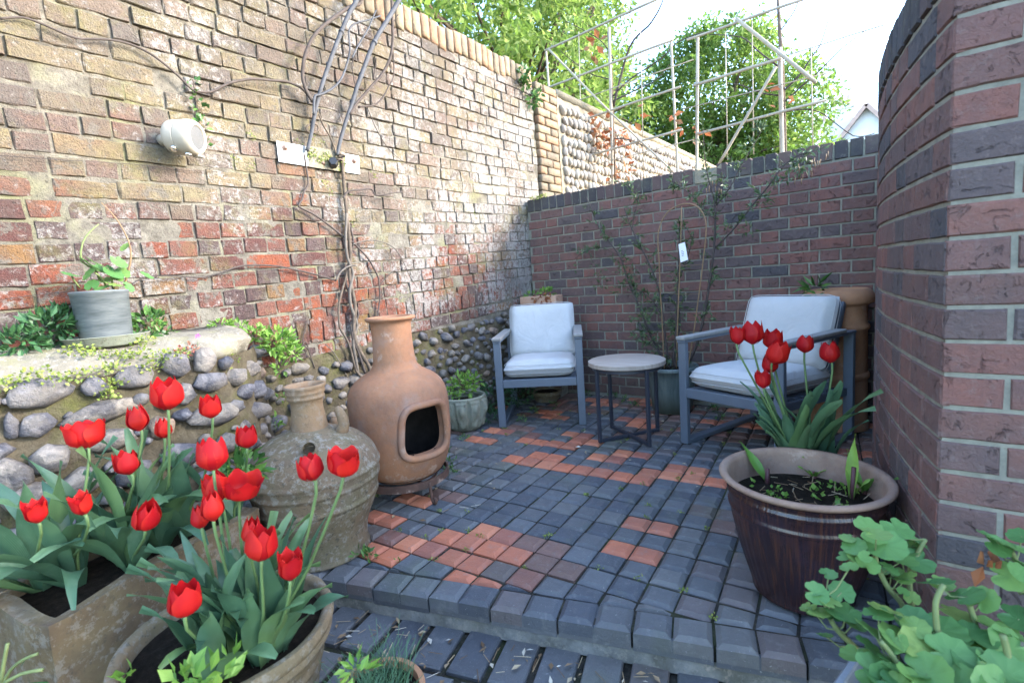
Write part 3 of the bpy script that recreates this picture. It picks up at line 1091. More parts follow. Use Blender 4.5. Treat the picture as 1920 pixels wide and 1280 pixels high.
okit = BrickKit('brick', .0715, {'S': .222, 'H': .106, 'Q': .16}, .045, .0035, .0055, M['old_brick'], 14, 11, nz=2, smooth=False)
t = (0, 1, 0); nrm = (1, 0, 0)
items = []
holes = [(3.066, 1.675), (.596, 1.914), (.98, 2.05)]
for row in range(-1, 23):
    zc = .875 + (row + .5) * .0795
    if row == -1: zc = .723
    mode = rnd.random()
    y = Y0 + rnd.uniform(0, .2)
    while y < Y1 - .06:
        if row == -1: key = 'H' if rnd.random() < .6 else 'S'
        elif mode < .38: key = 'H' if rnd.random() < .93 else 'Q'
        elif mode < .7: key = 'S' if rnd.random() < .72 else ('H' if rnd.random() < .7 else 'Q')
        else: key = 'S' if rnd.random() < .5 else 'H'
        L = {'S': .222, 'H': .106, 'Q': .16}[key]
        sx = rnd.uniform(.86, 1.08)
        if y + L * sx > Y1 - .004:
            key = 'H'; L = .106; sx = (Y1 - .006 - y) / L
            if sx < .35: break
            sx = min(sx, 1.6)
        yc = y + L * sx / 2
        z = old_z(zc, yc) + rnd.uniform(-.003, .003)
        y += L * sx + rnd.uniform(.007, .012)
        if row == -1 and yc < 1.15: continue
        if any(abs(yc - h[0]) < .06 and abs(z - h[1]) < .045 for h in holes): continue
        dep = rnd.uniform(-.004, .005)
        if rnd.random() < .05: dep -= rnd.uniform(.004, .012)
        m = frame((XL + .004 + dep, yc, z), t, nrm) @ Matrix.Rotation(rnd.uniform(-.02, .02) - .02 * max(0, min(1, (2.5 - z) / 1.5)), 4, 'Y') @ Matrix.Rotation(rnd.uniform(-.03, .03), 4, 'Z') @ Matrix.Diagonal((sx, 1, rnd.uniform(.94, 1.04), 1))
        items.append((key, m, shown((XL, yc, z), L * sx * .068 * 100) if True else 0))
# a band of bricks on end above the flints
y = 1.05
while y < 3.66:
    w = .068 * rnd.uniform(.9, 1.08)
    yc = y + w / 2; z = .796 + .062 * (yc - 1.45) + .01
    m = frame((XL + .005 + rnd.uniform(-.005, .006), yc, z), t, nrm) @ Matrix.Rotation(PI / 2 + rnd.uniform(-.03, .03), 4, 'Y') @ Matrix.Diagonal((.135 / .16, 1, w / .068, 1))
    items.append(('Q', m, shown((XL, yc, z), .14 * .068 * 100)))
    y += w + .011
lay(okit, old_wall, items, 290)
# the strip of wall beyond the straight joint, with orange brick edges
pk = BrickKit('brick', .068, {'S': .20, 'H': .105}, .045, .006, .005, M['old_coping'], 4, 60, nz=2)
items = []
for row in range(34):
    z = .30 + row * .074
    for yc, key, sx in (((4.03, 'H', 1.0), (4.21, 'S', 1.05)) if row % 2 else ((4.08, 'S', 1.0), (4.26, 'H', 1.1))):
        items.append((key, frame((XL + .012 + rnd.uniform(-.005, .005), yc, z), t, nrm) @ Matrix.Diagonal((sx, 1, 1, 1)), shown((XL, yc, z), .2 * .068) if z > 1.6 else 0))
lay(pk, old_wall, items, 60, 'edge_brick', 'hidden_edge_bricks')
ck = BrickKit('coping_brick', .072, {'C': .155}, .30, .008, .006, M['old_coping'], 6, 90, nz=2)
y = Y0
items = []
while y < Y1 - .05:
    w = .070 * rnd.uniform(.9, 1.08)
    z = 2.775 + rnd.uniform(-.016, .012)
    m = frame((XL + .018 + rnd.uniform(-.005, .006), y + w / 2, z), t, nrm) @ Matrix.Rotation(PI / 2 + rnd.uniform(-.02, .02), 4, 'Y') @ Matrix.Diagonal((1, 1, w / .072, 1))
    items.append(('C', m, shown((XL, y, z), .01)))
    y += w + .009
lay(ck, old_wall, items, 80, 'coping_brick', 'hidden_coping_bricks')

# flint footing of the old wall (flush with the brickwork)
fm = MB()
ny, nz = 110, 26
vs = []; fs = []
for i in range(ny + 1):
    y = .8 + (3.72 - .8) * i / ny
    for j in range(nz + 1):
        z = -.02 + .69 * j / nz
        zz = min(z * 1.05, .66 + .058 * (y - 1.3))
        e = .010 * mnoise.noise((y * 9, z * 9, 9.5)) + .012 * mnoise.noise((y * 24, z * 24, 3.5))
        vs.append((XL + .012 + e + .04 * (1 - j / nz), y, zz if j < nz else zz))
for i in range(ny):
    for j in range(nz):
        a = i * (nz + 1) + j
        fs.append((a, a + nz + 1, a + nz + 2, a + 1))
fm.add(vs, fs)
fm.build('flint_footing', M['flint_mortar'], old_wall)
items = []
placed = []
tries = 0
while tries < 26000 and len(items) < 270:
    tries += 1
    y = rnd.uniform(1.15, 3.66); zt = .64 + .055 * (y - 1.3)
    z = rnd.uniform(.03, zt - .02)
    s = rnd.uniform(.022, .052) * (1.12 if y < 2 else .95) * (1 if tries < 9000 else .7)
    if z + s * .7 > zt + .01: continue
    if any((y - q[0]) ** 2 + ((z - q[1]) * 1.15) ** 2 < ((s + q[2]) * .93) ** 2 for q in placed): continue
    placed.append((y, z, s))
    el = rnd.uniform(1.0, 1.45)
    m = Matrix.Translation((XL + .012 + .04 * (1 - z / .69), y, z)) @ Matrix.Rotation(rnd.uniform(-.5, .5), 4, 'X') @ Matrix.Diagonal((s * .75, s * el, s * rnd.uniform(.7, .95), 1)) @ Matrix.Rotation(rnd.uniform(0, 6), 4, 'Z')
    items.append((m, shown((XL, y, z), s)))
stones(old_wall, FLINT_ME, M['flint'], items)

# ---------------------------------------------------------------- raised flint bed with a concrete ledge
lg = MB()
def ledge_sec(y):
    e = max(0.0, min(1.0, (1.02 - y) / .16))
    n1 = .012 * mnoise.noise((y * 6, 1.0, 2.0)); n2 = .02 * mnoise.noise((y * 5, 7.0, 2.0))
    fx = -2.225 + n2 - .10 * (1 - e) ** 2
    return [(XL - .01, .902 + n1), (-2.46, .892 + n1), (-2.345, .878 + n1 * .5), (-2.275, .842 + n2 * .6), (fx, .800 + n2 * .6), (fx - .012, .782), (fx - .05, .768), (XL - .01, .75)]
ys = [-1.6 + i * .06 for i in range(44)] + [1.02, 1.045]
sec = [ledge_sec(y) for y in ys]
m_ = len(sec[0]); vs = []; fs = []
for i, y in enumerate(ys):
    for (x, z) in sec[i]: vs.append((x, y, z))
for i in range(len(ys) - 1):
    for j in range(m_):
        k = (j + 1) % m_
        fs.append((i * m_ + j, (i + 1) * m_ + j, (i + 1) * m_ + k, i * m_ + k))
fs.append(tuple(range(m_))); fs.append(tuple((len(ys) - 1) * m_ + k for k in range(m_))[::-1])
lg.add(vs, fs)
bed_root = thing('flint_raised_bed', 'low flint wall topped with a sloping mossy concrete ledge at the left', 'wall', (-2.4, .3, -.1))
lg.build('concrete_ledge', M['concrete'], bed_root)
fb = MB()
pl = [(-2.225, -1.6), (-2.225, .90), (-2.32, 1.03), (-2.58, 1.22)]
rows = 20
vs = []; fs = []; cols = []
for a, b in zip(pl[:-1], pl[1:]):
    k = 60 if a[1] < 0 else 8
    for i in range(k): cols.append((a[0] + (b[0] - a[0]) * i / k, a[1] + (b[1] - a[1]) * i / k))
cols.append(pl[-1])
for (x, y) in cols:
    for j in range(rows + 1):
        z = -.12 + .905 * j / rows
        e = .02 * mnoise.noise((y * 8, z * 8, 12)) + .02 * mnoise.noise((y * 22, z * 22, 15)) + .07 * (1 - j / rows)
        vs.append((x + e, y, z))
for i in range(len(cols) - 1):
    for j in range(rows):
        a = i * (rows + 1) + j
        fs.append((a, a + rows + 1, a + rows + 2, a + 1))
fb.add(vs, fs)
fb.build('mortar_face', M['flint_mortar'], bed_root)
BX = -2.215
big = [(75,738,66,27),(178,727,26,21),(190,770,78,20),(67,798,40,22),(95,855,44,25),(252,705,38,24),(327,683,27,25),(382,677,24,24),(390,715,34,19),(447,706,26,17),(492,692,21,16),(208,822,50,20),(20,890,40,34),(398,775,58,20),(345,738,22,18),(300,800,30,20),(440,760,18,12),(505,735,24,20),(470,735,20,14),(60,925,60,24),(150,900,44,24),(250,880,40,22),(330,850,40,24),(420,830,30,18),(20,800,18,24),(500,775,30,16),(545,745,20,14),(30,1010,70,30),(140,980,60,26),(240,960,40,26)]
items = []; placed = []
BIGW = [(-2.215,0.321,0.759),(-2.215,0.462,0.748),(-2.215,0.468,0.663),(-2.215,0.297,0.658),(-2.215,0.318,0.547),(-2.215,0.580,0.766),(-2.215,0.713,0.786),(-2.215,0.817,0.780),(-2.215,0.821,0.695),(-2.215,0.941,0.691),(-2.215,1.045,0.704),(-2.215,0.481,0.558),(-2.215,0.218,0.519),(-2.215,0.819,0.561),(-2.215,0.729,0.665),(-2.215,0.633,0.558),(-2.215,0.909,0.572),(-2.215,1.062,0.596),(-2.215,0.982,0.614),(-2.215,0.257,0.441),(-2.215,0.379,0.440),(-2.215,0.530,0.424),(-2.215,0.671,0.439),(-2.215,0.847,0.427),(-2.215,0.240,0.670),(-2.215,1.038,0.504),(-2.215,1.156,0.549),(-2.215,0.201,0.311),(-2.215,0.345,0.300),(-2.215,0.493,0.274)]
def bed_x(y, z):
    if y < .90: x = -2.215
    elif y < 1.03: x = -2.215 - .105 * (y - .90) / .13
    else: x = -2.33 - .25 * min(1, (y - 1.03) / .19)
    return x + .07 * (1 - (z + .12) / .865)
for (cx, cy, hw, hh), P in zip(big, BIGW):
    d = (P[0] * f_[0] + P[1] * f_[1] + (P[2] - CAM_Z) * f_[2])
    y, z = P[1], P[2]
    q0 = project((BX, y - .02, z)); q1 = project((BX, y + .02, z)); q2 = project((BX, y, z - .02)); q3 = project((BX, y, z + .02))
    sy = hw * .04 / math.hypot(q1[0] - q0[0], q1[1] - q0[1]) * 1.05; sz = hh * .04 / math.hypot(q3[0] - q2[0], q3[1] - q2[1]) * 1.1
    if y > 1.2: continue
    placed.append((y, z, (sy + sz) / 2))
    m = Matrix.Translation((bed_x(y, z) + .005, y, z)) @ Matrix.Rotation(rnd.uniform(-.08, .18), 4, 'X') @ Matrix.Diagonal((min(sz, sy) * .75, sy, sz, 1)) @ Matrix.Rotation(rnd.choice((0, 1.57, 3.14)), 4, 'X')
    items.append((m, shown(P, sy)))
tries = 0
while tries < 30000 and len(items) < 300:
    tries += 1
    y = rnd.uniform(-1.0, 1.18); z = rnd.uniform(-.06, .76)
    s = rnd.uniform(.028, .062) if tries < 6000 else rnd.uniform(.014, .03)
    if any((y - q[0]) ** 2 + (z - q[1]) ** 2 < ((s + q[2]) * .90) ** 2 for q in placed): continue
    placed.append((y, z, s))
    m = Matrix.Translation((bed_x(y, z), y, z)) @ Matrix.Rotation(rnd.uniform(-.3, .3), 4, 'X') @ Matrix.Diagonal((s * .7, s * rnd.uniform(.95, 1.3), s * .85, 1)) @ Matrix.Rotation(rnd.uniform(0, 6), 4, 'Z')
    items.append((m, shown((BX, y, z), s)))
stones(bed_root, FLINT_ME, M['flint'], items)

# ================================================================ back wall
NB0 = 1.5895                          # top of the courses, underside of the coping
bw = MB()
bw.box((XL + .015, YB + .006, -.15), (.62, YB + .20, NB0 + .095))
back_wall = bw.build('patio_back_wall', M['new_mortar'], shade=False, origin=(-1.2, YB + .1, 0))
tag(back_wall, 'dark red brick wall with brick on edge coping behind the two chairs', 'wall')
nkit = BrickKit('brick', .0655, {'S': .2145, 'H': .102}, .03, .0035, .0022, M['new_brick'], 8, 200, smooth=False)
items = []
for row in range(22):
    zc = NB0 - .005 - .075 * row - .0375 + .0025
    if zc < -.02: break
    x = -2.75 + (.169 if row % 2 else 0) - .03
    k = 0
    while x < .42:
        key = 'S' if k % 2 == 0 else 'H'
        L = .2145 if key == 'S' else .102
        xc = x + L / 2; sx = 1.0
        lo = XL + .02
        if x + L > lo + .03:
            if x < lo:
                sx = (x + L - lo) / L; xc = lo + L * sx / 2
            m = frame((xc, YB + rnd.uniform(-.002, .002), zc + rnd.uniform(-.0015, .0015)), (1, 0, 0), (0, -1, 0)) @ Matrix.Rotation(rnd.uniform(-.008, .008), 4, 'Y') @ Matrix.Diagonal((sx, 1, 1, 1))
            vis = shown((xc, YB, zc), L * sx)
            if curve_x(3.3) - .14 < xc: vis *= .02
            items.append((key, m, vis))
        x += L + .0105; k += 1
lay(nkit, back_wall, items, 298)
bk = BrickKit('coping_brick', .0655, {'C': .106}, .212, .004, .003, M['coping'], 6, 300, smooth=False)
items = []
x = XL + .02
while x < .5:
    w = .0655 * rnd.uniform(.97, 1.03)
    if not (-1.105 < x + w / 2 < -.955):
        m = frame((x + w / 2, YB - .003 + rnd.uniform(-.002, .002), NB0 + .058 + rnd.uniform(-.003, .003)), (1, 0, 0), (0, -1, 0)) @ Matrix.Rotation(PI / 2 + rnd.uniform(-.02, .02), 4, 'Y') @ Matrix.Diagonal((1, 1, w / .0655, 1))
        items.append(('C', m, shown((x, YB, NB0), .01)))
    x += w + .0105
lay(bk, back_wall, items, 100, 'coping_brick', 'hidden_coping_bricks')
nt = MB()      # the gap in the coping is filled with a V of bare mortar
nt.add([(-1.12, YB - .004, NB0 + .112), (-1.03, YB - .004, NB0 + .045), (-.94, YB - .004, NB0 + .112), (-1.12, YB + .2, NB0 + .112), (-1.03, YB + .2, NB0 + .045), (-.94, YB + .2, NB0 + .112), (-1.12, YB - .004, NB0 + .004), (-.94, YB - .004, NB0 + .004)],
       [(0, 1, 4, 3), (1, 2, 5, 4), (6, 1, 0), (6, 7, 1), (7, 2, 1)])
nt.build('mortar_fillet', M['sand_mortar'], back_wall, False)

# ================================================================ curved wall on the right
CZ0 = 1.566
def cpt(s):
    """point and unit direction along the curved face, s metres from the front corner"""
    i = min(len(CURVE) - 2, max(0, int(s / .01)))
    a, b = CURVE[i], CURVE[i + 1]
    f = (s - i * .01) / .01
    return a.lerp(b, f), (b - a).normalized()
CURVE = [Vector((curve_x(1.447), 1.447))]
while CURVE[-1].y < 3.72:
    y = CURVE[-1].y
    sl = .22 * (y - 2.5) - .02
    d = Vector((sl, 1)).normalized()
    CURVE.append(CURVE[-1] + d * .01)
CL = (len(CURVE) - 2) * .01
PC = CURVE[0]
cw = MB()
pts = []
inset = .005
for i in range(0, len(CURVE), 6):
    a = CURVE[i]; b = CURVE[min(i + 1, len(CURVE) - 1)]; d = (b - a).normalized() if i < len(CURVE) - 1 else Vector((.2, 1)).normalized()
    pts.append(Vector((a.x + d.y * inset, a.y - d.x * inset)))
pts[0] = Vector((PC.x + inset, PC.y + inset))
outer = pts + [Vector((2.6, 3.72)), Vector((2.6, PC.y + inset))]
n = len(outer)
cw.add([(p.x, p.y, CZ0 + .098) for p in outer] + [(p.x, p.y, -.15) for p in outer], [tuple(range(n))[::-1]] + [(i, (i + 1) % n, n + (i + 1) % n, n + i) for i in range(n)])
curved = cw.build('curved_brick_wall', M['new_mortar'], shade=False, origin=(.3, 2.2, 0))
tag(curved, 'tall curved brick wall with a square front corner at the right edge', 'wall')
items = []
for row in range(23):
    zc = CZ0 - .005 - .075 * row - .0375 + .0025
    if zc < -.12: break
    # front face
    x = PC.x; k = row % 2
    while x < 1.5:
        key = 'H' if k == 1 else 'S'
        L = .2145 if key == 'S' else .102
        m = frame((x + L / 2, PC.y + rnd.uniform(-.001, .001), zc), (1, 0, 0), (0, -1, 0)) @ Matrix.Rotation(rnd.uniform(-.006, .006), 4, 'Y')
        items.append((key, m, shown((x + L / 2, PC.y, zc), L)))
        x += L + .0105; k = 0
    # curved face: headers, with the corner brick's end first
    s = 0.0
    first = True
    k = row % 2
    while s < CL - .06:
        key = 'H' if (k % 2 == 0 or rnd.random() < .3) else 'S'
        L = .102 if key == 'H' else .2145
        if first: s0 = .001
        else: s0 = s
        P, d = cpt(s0 + L / 2)
        n2 = Vector((-d.y, d.x))
        # the wall's face looks to -x; its right-hand direction seen from the patio runs towards the viewer
        m = frame((P.x + n2.x * rnd.uniform(-.001, .001), P.y, zc), (-d.x, -d.y, 0), (-d.y, d.x, 0)) @ Matrix.Rotation(rnd.uniform(-.006, .006), 4, 'Y')
        vis = shown((P.x, P.y, zc), L) if P.y < 2.7 else 0
        items.append((key, m, vis * .8))
        s = s0 + L + .0105; k += 1; first = False
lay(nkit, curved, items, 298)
items = []
s = .03
while s < CL - .03:
    P, d = cpt(s)
    if s < .05: d = Vector((0, 1))
    m = frame((P.x - d.y * .004, P.y, CZ0 + .058), (-d.x, -d.y, 0), (-d.y, d.x, 0)) @ Matrix.Rotation(PI / 2, 4, 'Y')
    items.append(('C', m, shown((P.x, P.y, CZ0), .01)))
    s += .0765
x = PC.x + .25
while x < 1.5:
    m = frame((x, PC.y - .004, CZ0 + .058), (1, 0, 0), (0, -1, 0)) @ Matrix.Rotation(PI / 2, 4, 'Y')
    items.append(('C', m, shown((x, PC.y, CZ0), .01)))
    x += .0765
lay(bk, curved, items, 100, 'coping_brick', 'hidden_coping_bricks')

# ================================================================ flint wall beyond
fw = MB()
ny, nz = 90, 30
vs = []; fs = []
for i in range(ny + 1):
    y = 4.34 + 6.2 * i / ny
    for j in range(nz + 1):
        z = -.15 + 2.90 * j / nz
        e = .014 * mnoise.noise((y * 7, z * 7, 22.5)) + .012 * mnoise.noise((y * 19, z * 19, 2.5))
        vs.append((XL + e, y, z))
for i in range(ny):
    for j in range(nz):
        a = i * (nz + 1) + j
        fs.append((a, a + nz + 1, a + nz + 2, a + 1))
fw.add(vs, fs)
fw.box((XL - .38, 4.345, -.15), (XL - .03, 10.54, 2.79))
fw.tube([(XL - .02, 4.36, 2.76), (XL - .02, 10.54, 2.76)], .045, 10)
flint_wall = fw.build('flint_wall', M['sand_mortar'], origin=(XL, 5, 0))
tag(flint_wall, 'sunlit wall of rounded flints running on beyond the brick wall', 'wall')
items = []
z = 1.55; row = 0
while z < 2.70:
    y = 4.40 + rnd.uniform(0, .05)
    while y < 8.8:
        s = rnd.uniform(.030, .043)
        lim = CAM_Z + (1.62 - CAM_Z) * y / YB
        if z > lim - .05:
            m = Matrix.Translation((XL + .018, y, z + rnd.uniform(-.012, .012))) @ Matrix.Rotation(.35 + rnd.uniform(-.3, .3), 4, 'X') @ Matrix.Diagonal((s * .8, s * .95, s * 1.4, 1)) @ Matrix.Rotation(rnd.uniform(0, 6), 4, 'Z')
            items.append((m, shown((XL, y, z), s)))
        y += s * 2 + rnd.uniform(.006, .03)
    z += .098; row += 1
stones(flint_wall, COBBLE_ME, M['cobble'], items)

# ================================================================ chairs
def cushion_mesh(mb, w, d, t, T, seed, puff=.35):
    n = 14
    r = random.Random(seed)
    vs = []; fs = []
    o = r.uniform(0, 40)
    for side in (1, -1):
        for i in range(n + 1):
            for j in range(n + 1):
                u = -1 + 2 * i / n; v = -1 + 2 * j / n
                # squeeze samples towards the edges so that they round over
                u = math.copysign(abs(u) ** .72, u); v = math.copysign(abs(v) ** .72, v)
                f = max(0, (1 - abs(u) ** 9) * (1 - abs(v) ** 9)) ** .4
                q = 1 - .03 * (abs(v) ** 6) - 0
                x = u * w / 2 * (1 - .025 * abs(v) ** 8); y = v * d / 2 * (1 - .025 * abs(u) ** 8)
                z = side * t / 2 * f * (1 + .14 * (1 - u * u) * (1 - v * v))
                z += .006 * mnoise.noise((x * 6 + o, y * 6, side)) * f
                vs.append((x, y, z))
    m = (n + 1) ** 2
    for i in range(n):
        for j in range(n):
            a = i * (n + 1) + j
            fs.append((a, a + n + 1, a + n + 2, a + 1)); fs.append((m + a, m + a + 1, m + a + n + 2, m + a + n + 1))
    mb.add([T @ Vector(v) for v in vs], fs)

def make_chair(FL, back, label, seed):
    """local axes: origin at the front-left foot, x to the chair's other front foot, y to its back"""
    b = Vector(back).normalized(); rt = Vector((b.y, -b.x))
    rz = math.atan2(rt.y, rt.x)
    root = thing('lounge_chair', label, 'chair', (FL[0], FL[1], 0), rz, 'grey lounge chairs on the patio')
    W, D, Hh, s = .556, .70, .615, .05
    for x in (0, W):
        f = MB()
        f.bar((x, 0, 0), (x, 0, Hh - .022), s, .03, .003, (0, 1, 0))
        f.build('front_leg', M['frame'], root, False, True)
        f = MB(); f.bar((x, D, 0), (x, D, Hh - .022), s, .03, .003, (0, 1, 0)); f.build('rear_leg', M['frame'], root, False, True)
        f = MB(); f.bar((x, .016, .013), (x, D - .016, .013), s, .026, .003); f.build('floor_runner', M['frame'], root, False, True)
        f = MB(); f.bar((x, -.02, Hh - .014), (x, D + .02, Hh - .014), s + .004, .016, .003); f.build('arm_rail', M['frame'], root, False, True)
        f = MB(); f.bar((x, -.026, Hh + .004), (x, D - .10, Hh + .004), s + .012, .02, .004); f.build('armrest', M['arm_wood'], root, False, True)
    f = MB()
    f.bar((.026, 0, .305), (W - .026, 0, .305), .03, .055, .003)
    f.bar((.026, D - .10, .27), (W - .026, D - .10, .27), .03, .05, .003)
    for x in (.012, W - .012): f.bar((x, .016, .30), (x, D - .016, .265), .02, .045, .003)
    f.build('seat_frame', M['frame'], root, False, True)
    f = MB()
    for k in range(7):
        y = .08 + k * .075
        f.bar((.03, y, .322 - .05 * y), (W - .03, y, .322 - .05 * y), .045, .012, .002)
    f.build('seat_slats', M['frame'], root, False, True)
    f = MB()
    for x in (.05, W - .05): f.bar((x, D - .16, .29), (x, D + .03, .76), .03, .03, .003, (0, 1, 0))
    for k in range(4): f.bar((.05, D - .14 + k * .05, .35 + k * .125), (W - .05, D - .14 + k * .05, .35 + k * .125), .012, .03, .002)
    f.build('back_frame', M['frame'], root, False, True)
    c = MB()
    cushion_mesh(c, W - .055, .60, .125, Matrix.Translation((W / 2, .295, .385)) @ Matrix.Rotation(-.05, 4, 'X'), seed)
    c.build('seat_cushion', M['cushion'], root, True, True)
    c = MB()
    cushion_mesh(c, W - .045, .43, .14, Matrix.Translation((W / 2, .565, .605)) @ Matrix.Rotation(1.17, 4, 'X'), seed + 1)
    c.build('back_cushion', M['cushion'], root, True, True)
    for T_, w_, d_, t_ in ((Matrix.Translation((W / 2, .295, .385)) @ Matrix.Rotation(-.05, 4, 'X'), W - .055, .60, .125), (Matrix.Translation((W / 2, .565, .605)) @ Matrix.Rotation(1.17, 4, 'X'), W - .045, .43, .14)):
        p = MB()
        for sg in (-1, 1):
            lp = []
            for k in range(64):
                a = 2 * PI * k / 64
                q_ = (abs(math.cos(a)) ** 14 + abs(math.sin(a)) ** 14) ** (-1 / 14)
                u, v = math.cos(a) * q_, math.sin(a) * q_
                lp.append(T_ @ Vector((u * w_ / 2 * .985, v * d_ / 2 * .985, sg * t_ * .222)))
            p.tube(lp, .0022, 6, False, 0, True)
        p.build('piping', M['cushion'], root, True, True)
    return root

make_chair((-2.149, 2.61), (-.5, .865), 'grey metal lounge chair with pale cushions in the corner left of the round table', 3)
make_chair((-.94, 2.808), (.34, .94), 'grey metal lounge chair with pale cushions right of the round table, behind red tulips', 9)

# ================================================================ round side table
tb = thing('side_table', 'small round table with wooden top and crossed dark legs between the chairs', 'table', (-1.276, 2.775, 0), .31)
t_ = MB()
t_.lathe([(.0, .488), (.222, .488), (.230, .484), (.231, .462), (.226, .458), (.0, .458)], 64)
shade_auto(t_.build('tabletop', M['table_top'], tb, True, True), 40)
t_ = MB()
t_.lathe([(.205, .4575), (.208, .4575), (.208, .436), (.203, .436), (.203, .4575)], 48)
shade_auto(t_.build('ring', M['table_leg'], tb, True, True), 40)
for k in range(4):
    a = k * PI / 2 + PI / 4 - .10
    x, y = .207 * math.cos(a), .207 * math.sin(a)
    q = MB(); q.bar((x, y, .0), (x, y, .456), .02, .02, .002, (math.cos(a), math.sin(a), 0)); q.build('leg', M['table_leg'], tb, False, True)
for k in range(2):
    a = k * PI / 2 + PI / 4 - .10
    x, y = .197 * math.cos(a), .197 * math.sin(a)
    q = MB(); q.bar((x, y, .011 + .0015 * k), (-x, -y, .011 + .0015 * k), .02, .02, .002); q.build('cross_bar', M['table_leg'], tb, False, True)

# ================================================================ chiminea on its iron stand
CH = (-1.925, 1.545, 0)
fdir = math.atan2(-.19, .98)
ch = thing('chiminea', 'terracotta chiminea with bottle neck and square fire opening', 'chiminea', (CH[0], CH[1], .085), fdir)
prof = [(.0, .0), (.10, .0), (.150, .012), (.192, .045), (.218, .10), (.232, .165), (.238, .235), (.240, .31), (.242, .375), (.236, .425), (.219, .468), (.187, .502), (.148, .527), (.119, .546), (.105, .570), (.100, .60), (.096, .66), (.095, .72), (.0965, .765), (.104, .778), (.116, .783), (.121, .79), (.118, .797), (.106, .80), (.088, .797), (.082, .78), (.080, .60)]
def refine(pr, step=.010):
    """smooth a profile with short even steps"""
    P = [Vector(q) for q in pr]; out = []
    for i in range(len(P) - 1):
        a, b = P[i], P[i + 1]
        p0 = P[i - 1] if i else a; p3 = P[i + 2] if i + 2 < len(P) else b
        k = max(1, int((b - a).length / step))
        for q in range(k):
            t = q / k
            v = .5 * ((2 * a) + (b - p0) * t + (2 * p0 - 5 * a + 4 * b - p3) * t * t + (3 * a - p0 - 3 * b + p3) * t ** 3)
            out.append((max(0, v.x), v.y))
    out.append(tuple(P[-1]))
    return out
pf = refine(prof)
NL = 180
oz, oh, ohw = .276, .118, .122
def in_open(t, z, r):
    t = (t + PI) % (2 * PI) - PI
    s = t * r
    wv = ohw * (1 + .10 * (z - oz) / oh * -1)
    u, v = abs(s) / wv, abs(z - oz) / oh
    return (u ** 4 + v ** 4) < 1
body = MB()
vs = []; fs = []
for (r, z) in pf:
    for k in range(NL):
        t = 2 * PI * k / NL
        tt = (t + PI) % (2 * PI) - PI
        # the belly is pushed out a little around the fire opening
        g_ = math.exp(-(tt / .75) ** 2 - ((z - oz) / .16) ** 2)
        rr = r * (1 + .012 * mnoise.noise((math.cos(t) * 2, math.sin(t) * 2, z * 5))) + .018 * g_
        vs.append((rr * math.cos(t), rr * math.sin(t), z))
for i in range(len(pf) - 1):
    for k in range(NL):
        t = 2 * PI * (k + .5) / NL
        zc = (pf[i][1] + pf[i + 1][1]) / 2
        if i < 120 and zc < .45 and pf[i][0] > .16 and in_open(t, zc, pf[i][0]): continue
        fs.append((i * NL + k, i * NL + (k + 1) % NL, (i + 1) * NL + (k + 1) % NL, (i + 1) * NL + k))
body.add(vs, fs)
ob = body.build('body', M['chiminea'], ch, True, True)
def surf(t, z):
    for i in range(len(pf) - 1):
        if pf[i][1] <= z <= pf[i + 1][1]: r = pf[i][0]; break
    return r + .018 * math.exp(-(t / .75) ** 2 - ((z - oz) / .16) ** 2)
loop = []
for k in range(72):
    a = 2 * PI * k / 72
    c, s = math.cos(a), math.sin(a)
    q = (abs(c) ** 4 + abs(s) ** 4) ** -.25
    z = oz + oh * 1.05 * q * s
    w = ohw * 1.05 * (1 - .10 * (z - oz) / oh) * q * c
    t = w / surf(0, oz)
    r = surf(t, z) + .002
    loop.append((r * math.cos(t), r * math.sin(t), z))
rim = MB(); rim.tube(loop, .0165, 10, False, 0, True)
rim.build('opening_rim', M['chiminea'], ch, True, True)
lip = MB()
inner = []
for (x, y, z) in loop:
    inner.append((x * .80, y * .88, oz + (z - oz) * .93))
n = len(loop)
lip.add([(x * .985, y * .985, z) for (x, y, z) in loop] + inner, [(i, (i + 1) % n, n + (i + 1) % n, n + i) for i in range(n)])
lip.build('opening_edge', M['chiminea'], ch, True, True)
so_ = MB()
sp = [(r - .026, z + (.02 if z < .05 else 0)) for (r, z) in pf if r > .06 and z < .55]
vs = []; fs = []; NS = 96
for (r, z) in sp:
    for k in range(NS):
        t = 2 * PI * k / NS
        vs.append((r * math.cos(t), r * math.sin(t), z))
for i in range(len(sp) - 1):
    for k in range(NS):
        t = 2 * PI * (k + .5) / NS
        zc = (sp[i][1] + sp[i + 1][1]) / 2
        if in_open(t, zc, sp[i][0] + .01) and sp[i][0] > .15: continue
        fs.append((i * NS + k, i * NS + (k + 1) % NS, (i + 1) * NS + (k + 1) % NS, (i + 1) * NS + k))
so_.add(vs, fs); so_.disc(.19, .035, 40)
so_.build('sooty_lining', M['soot'], ch, True, True)

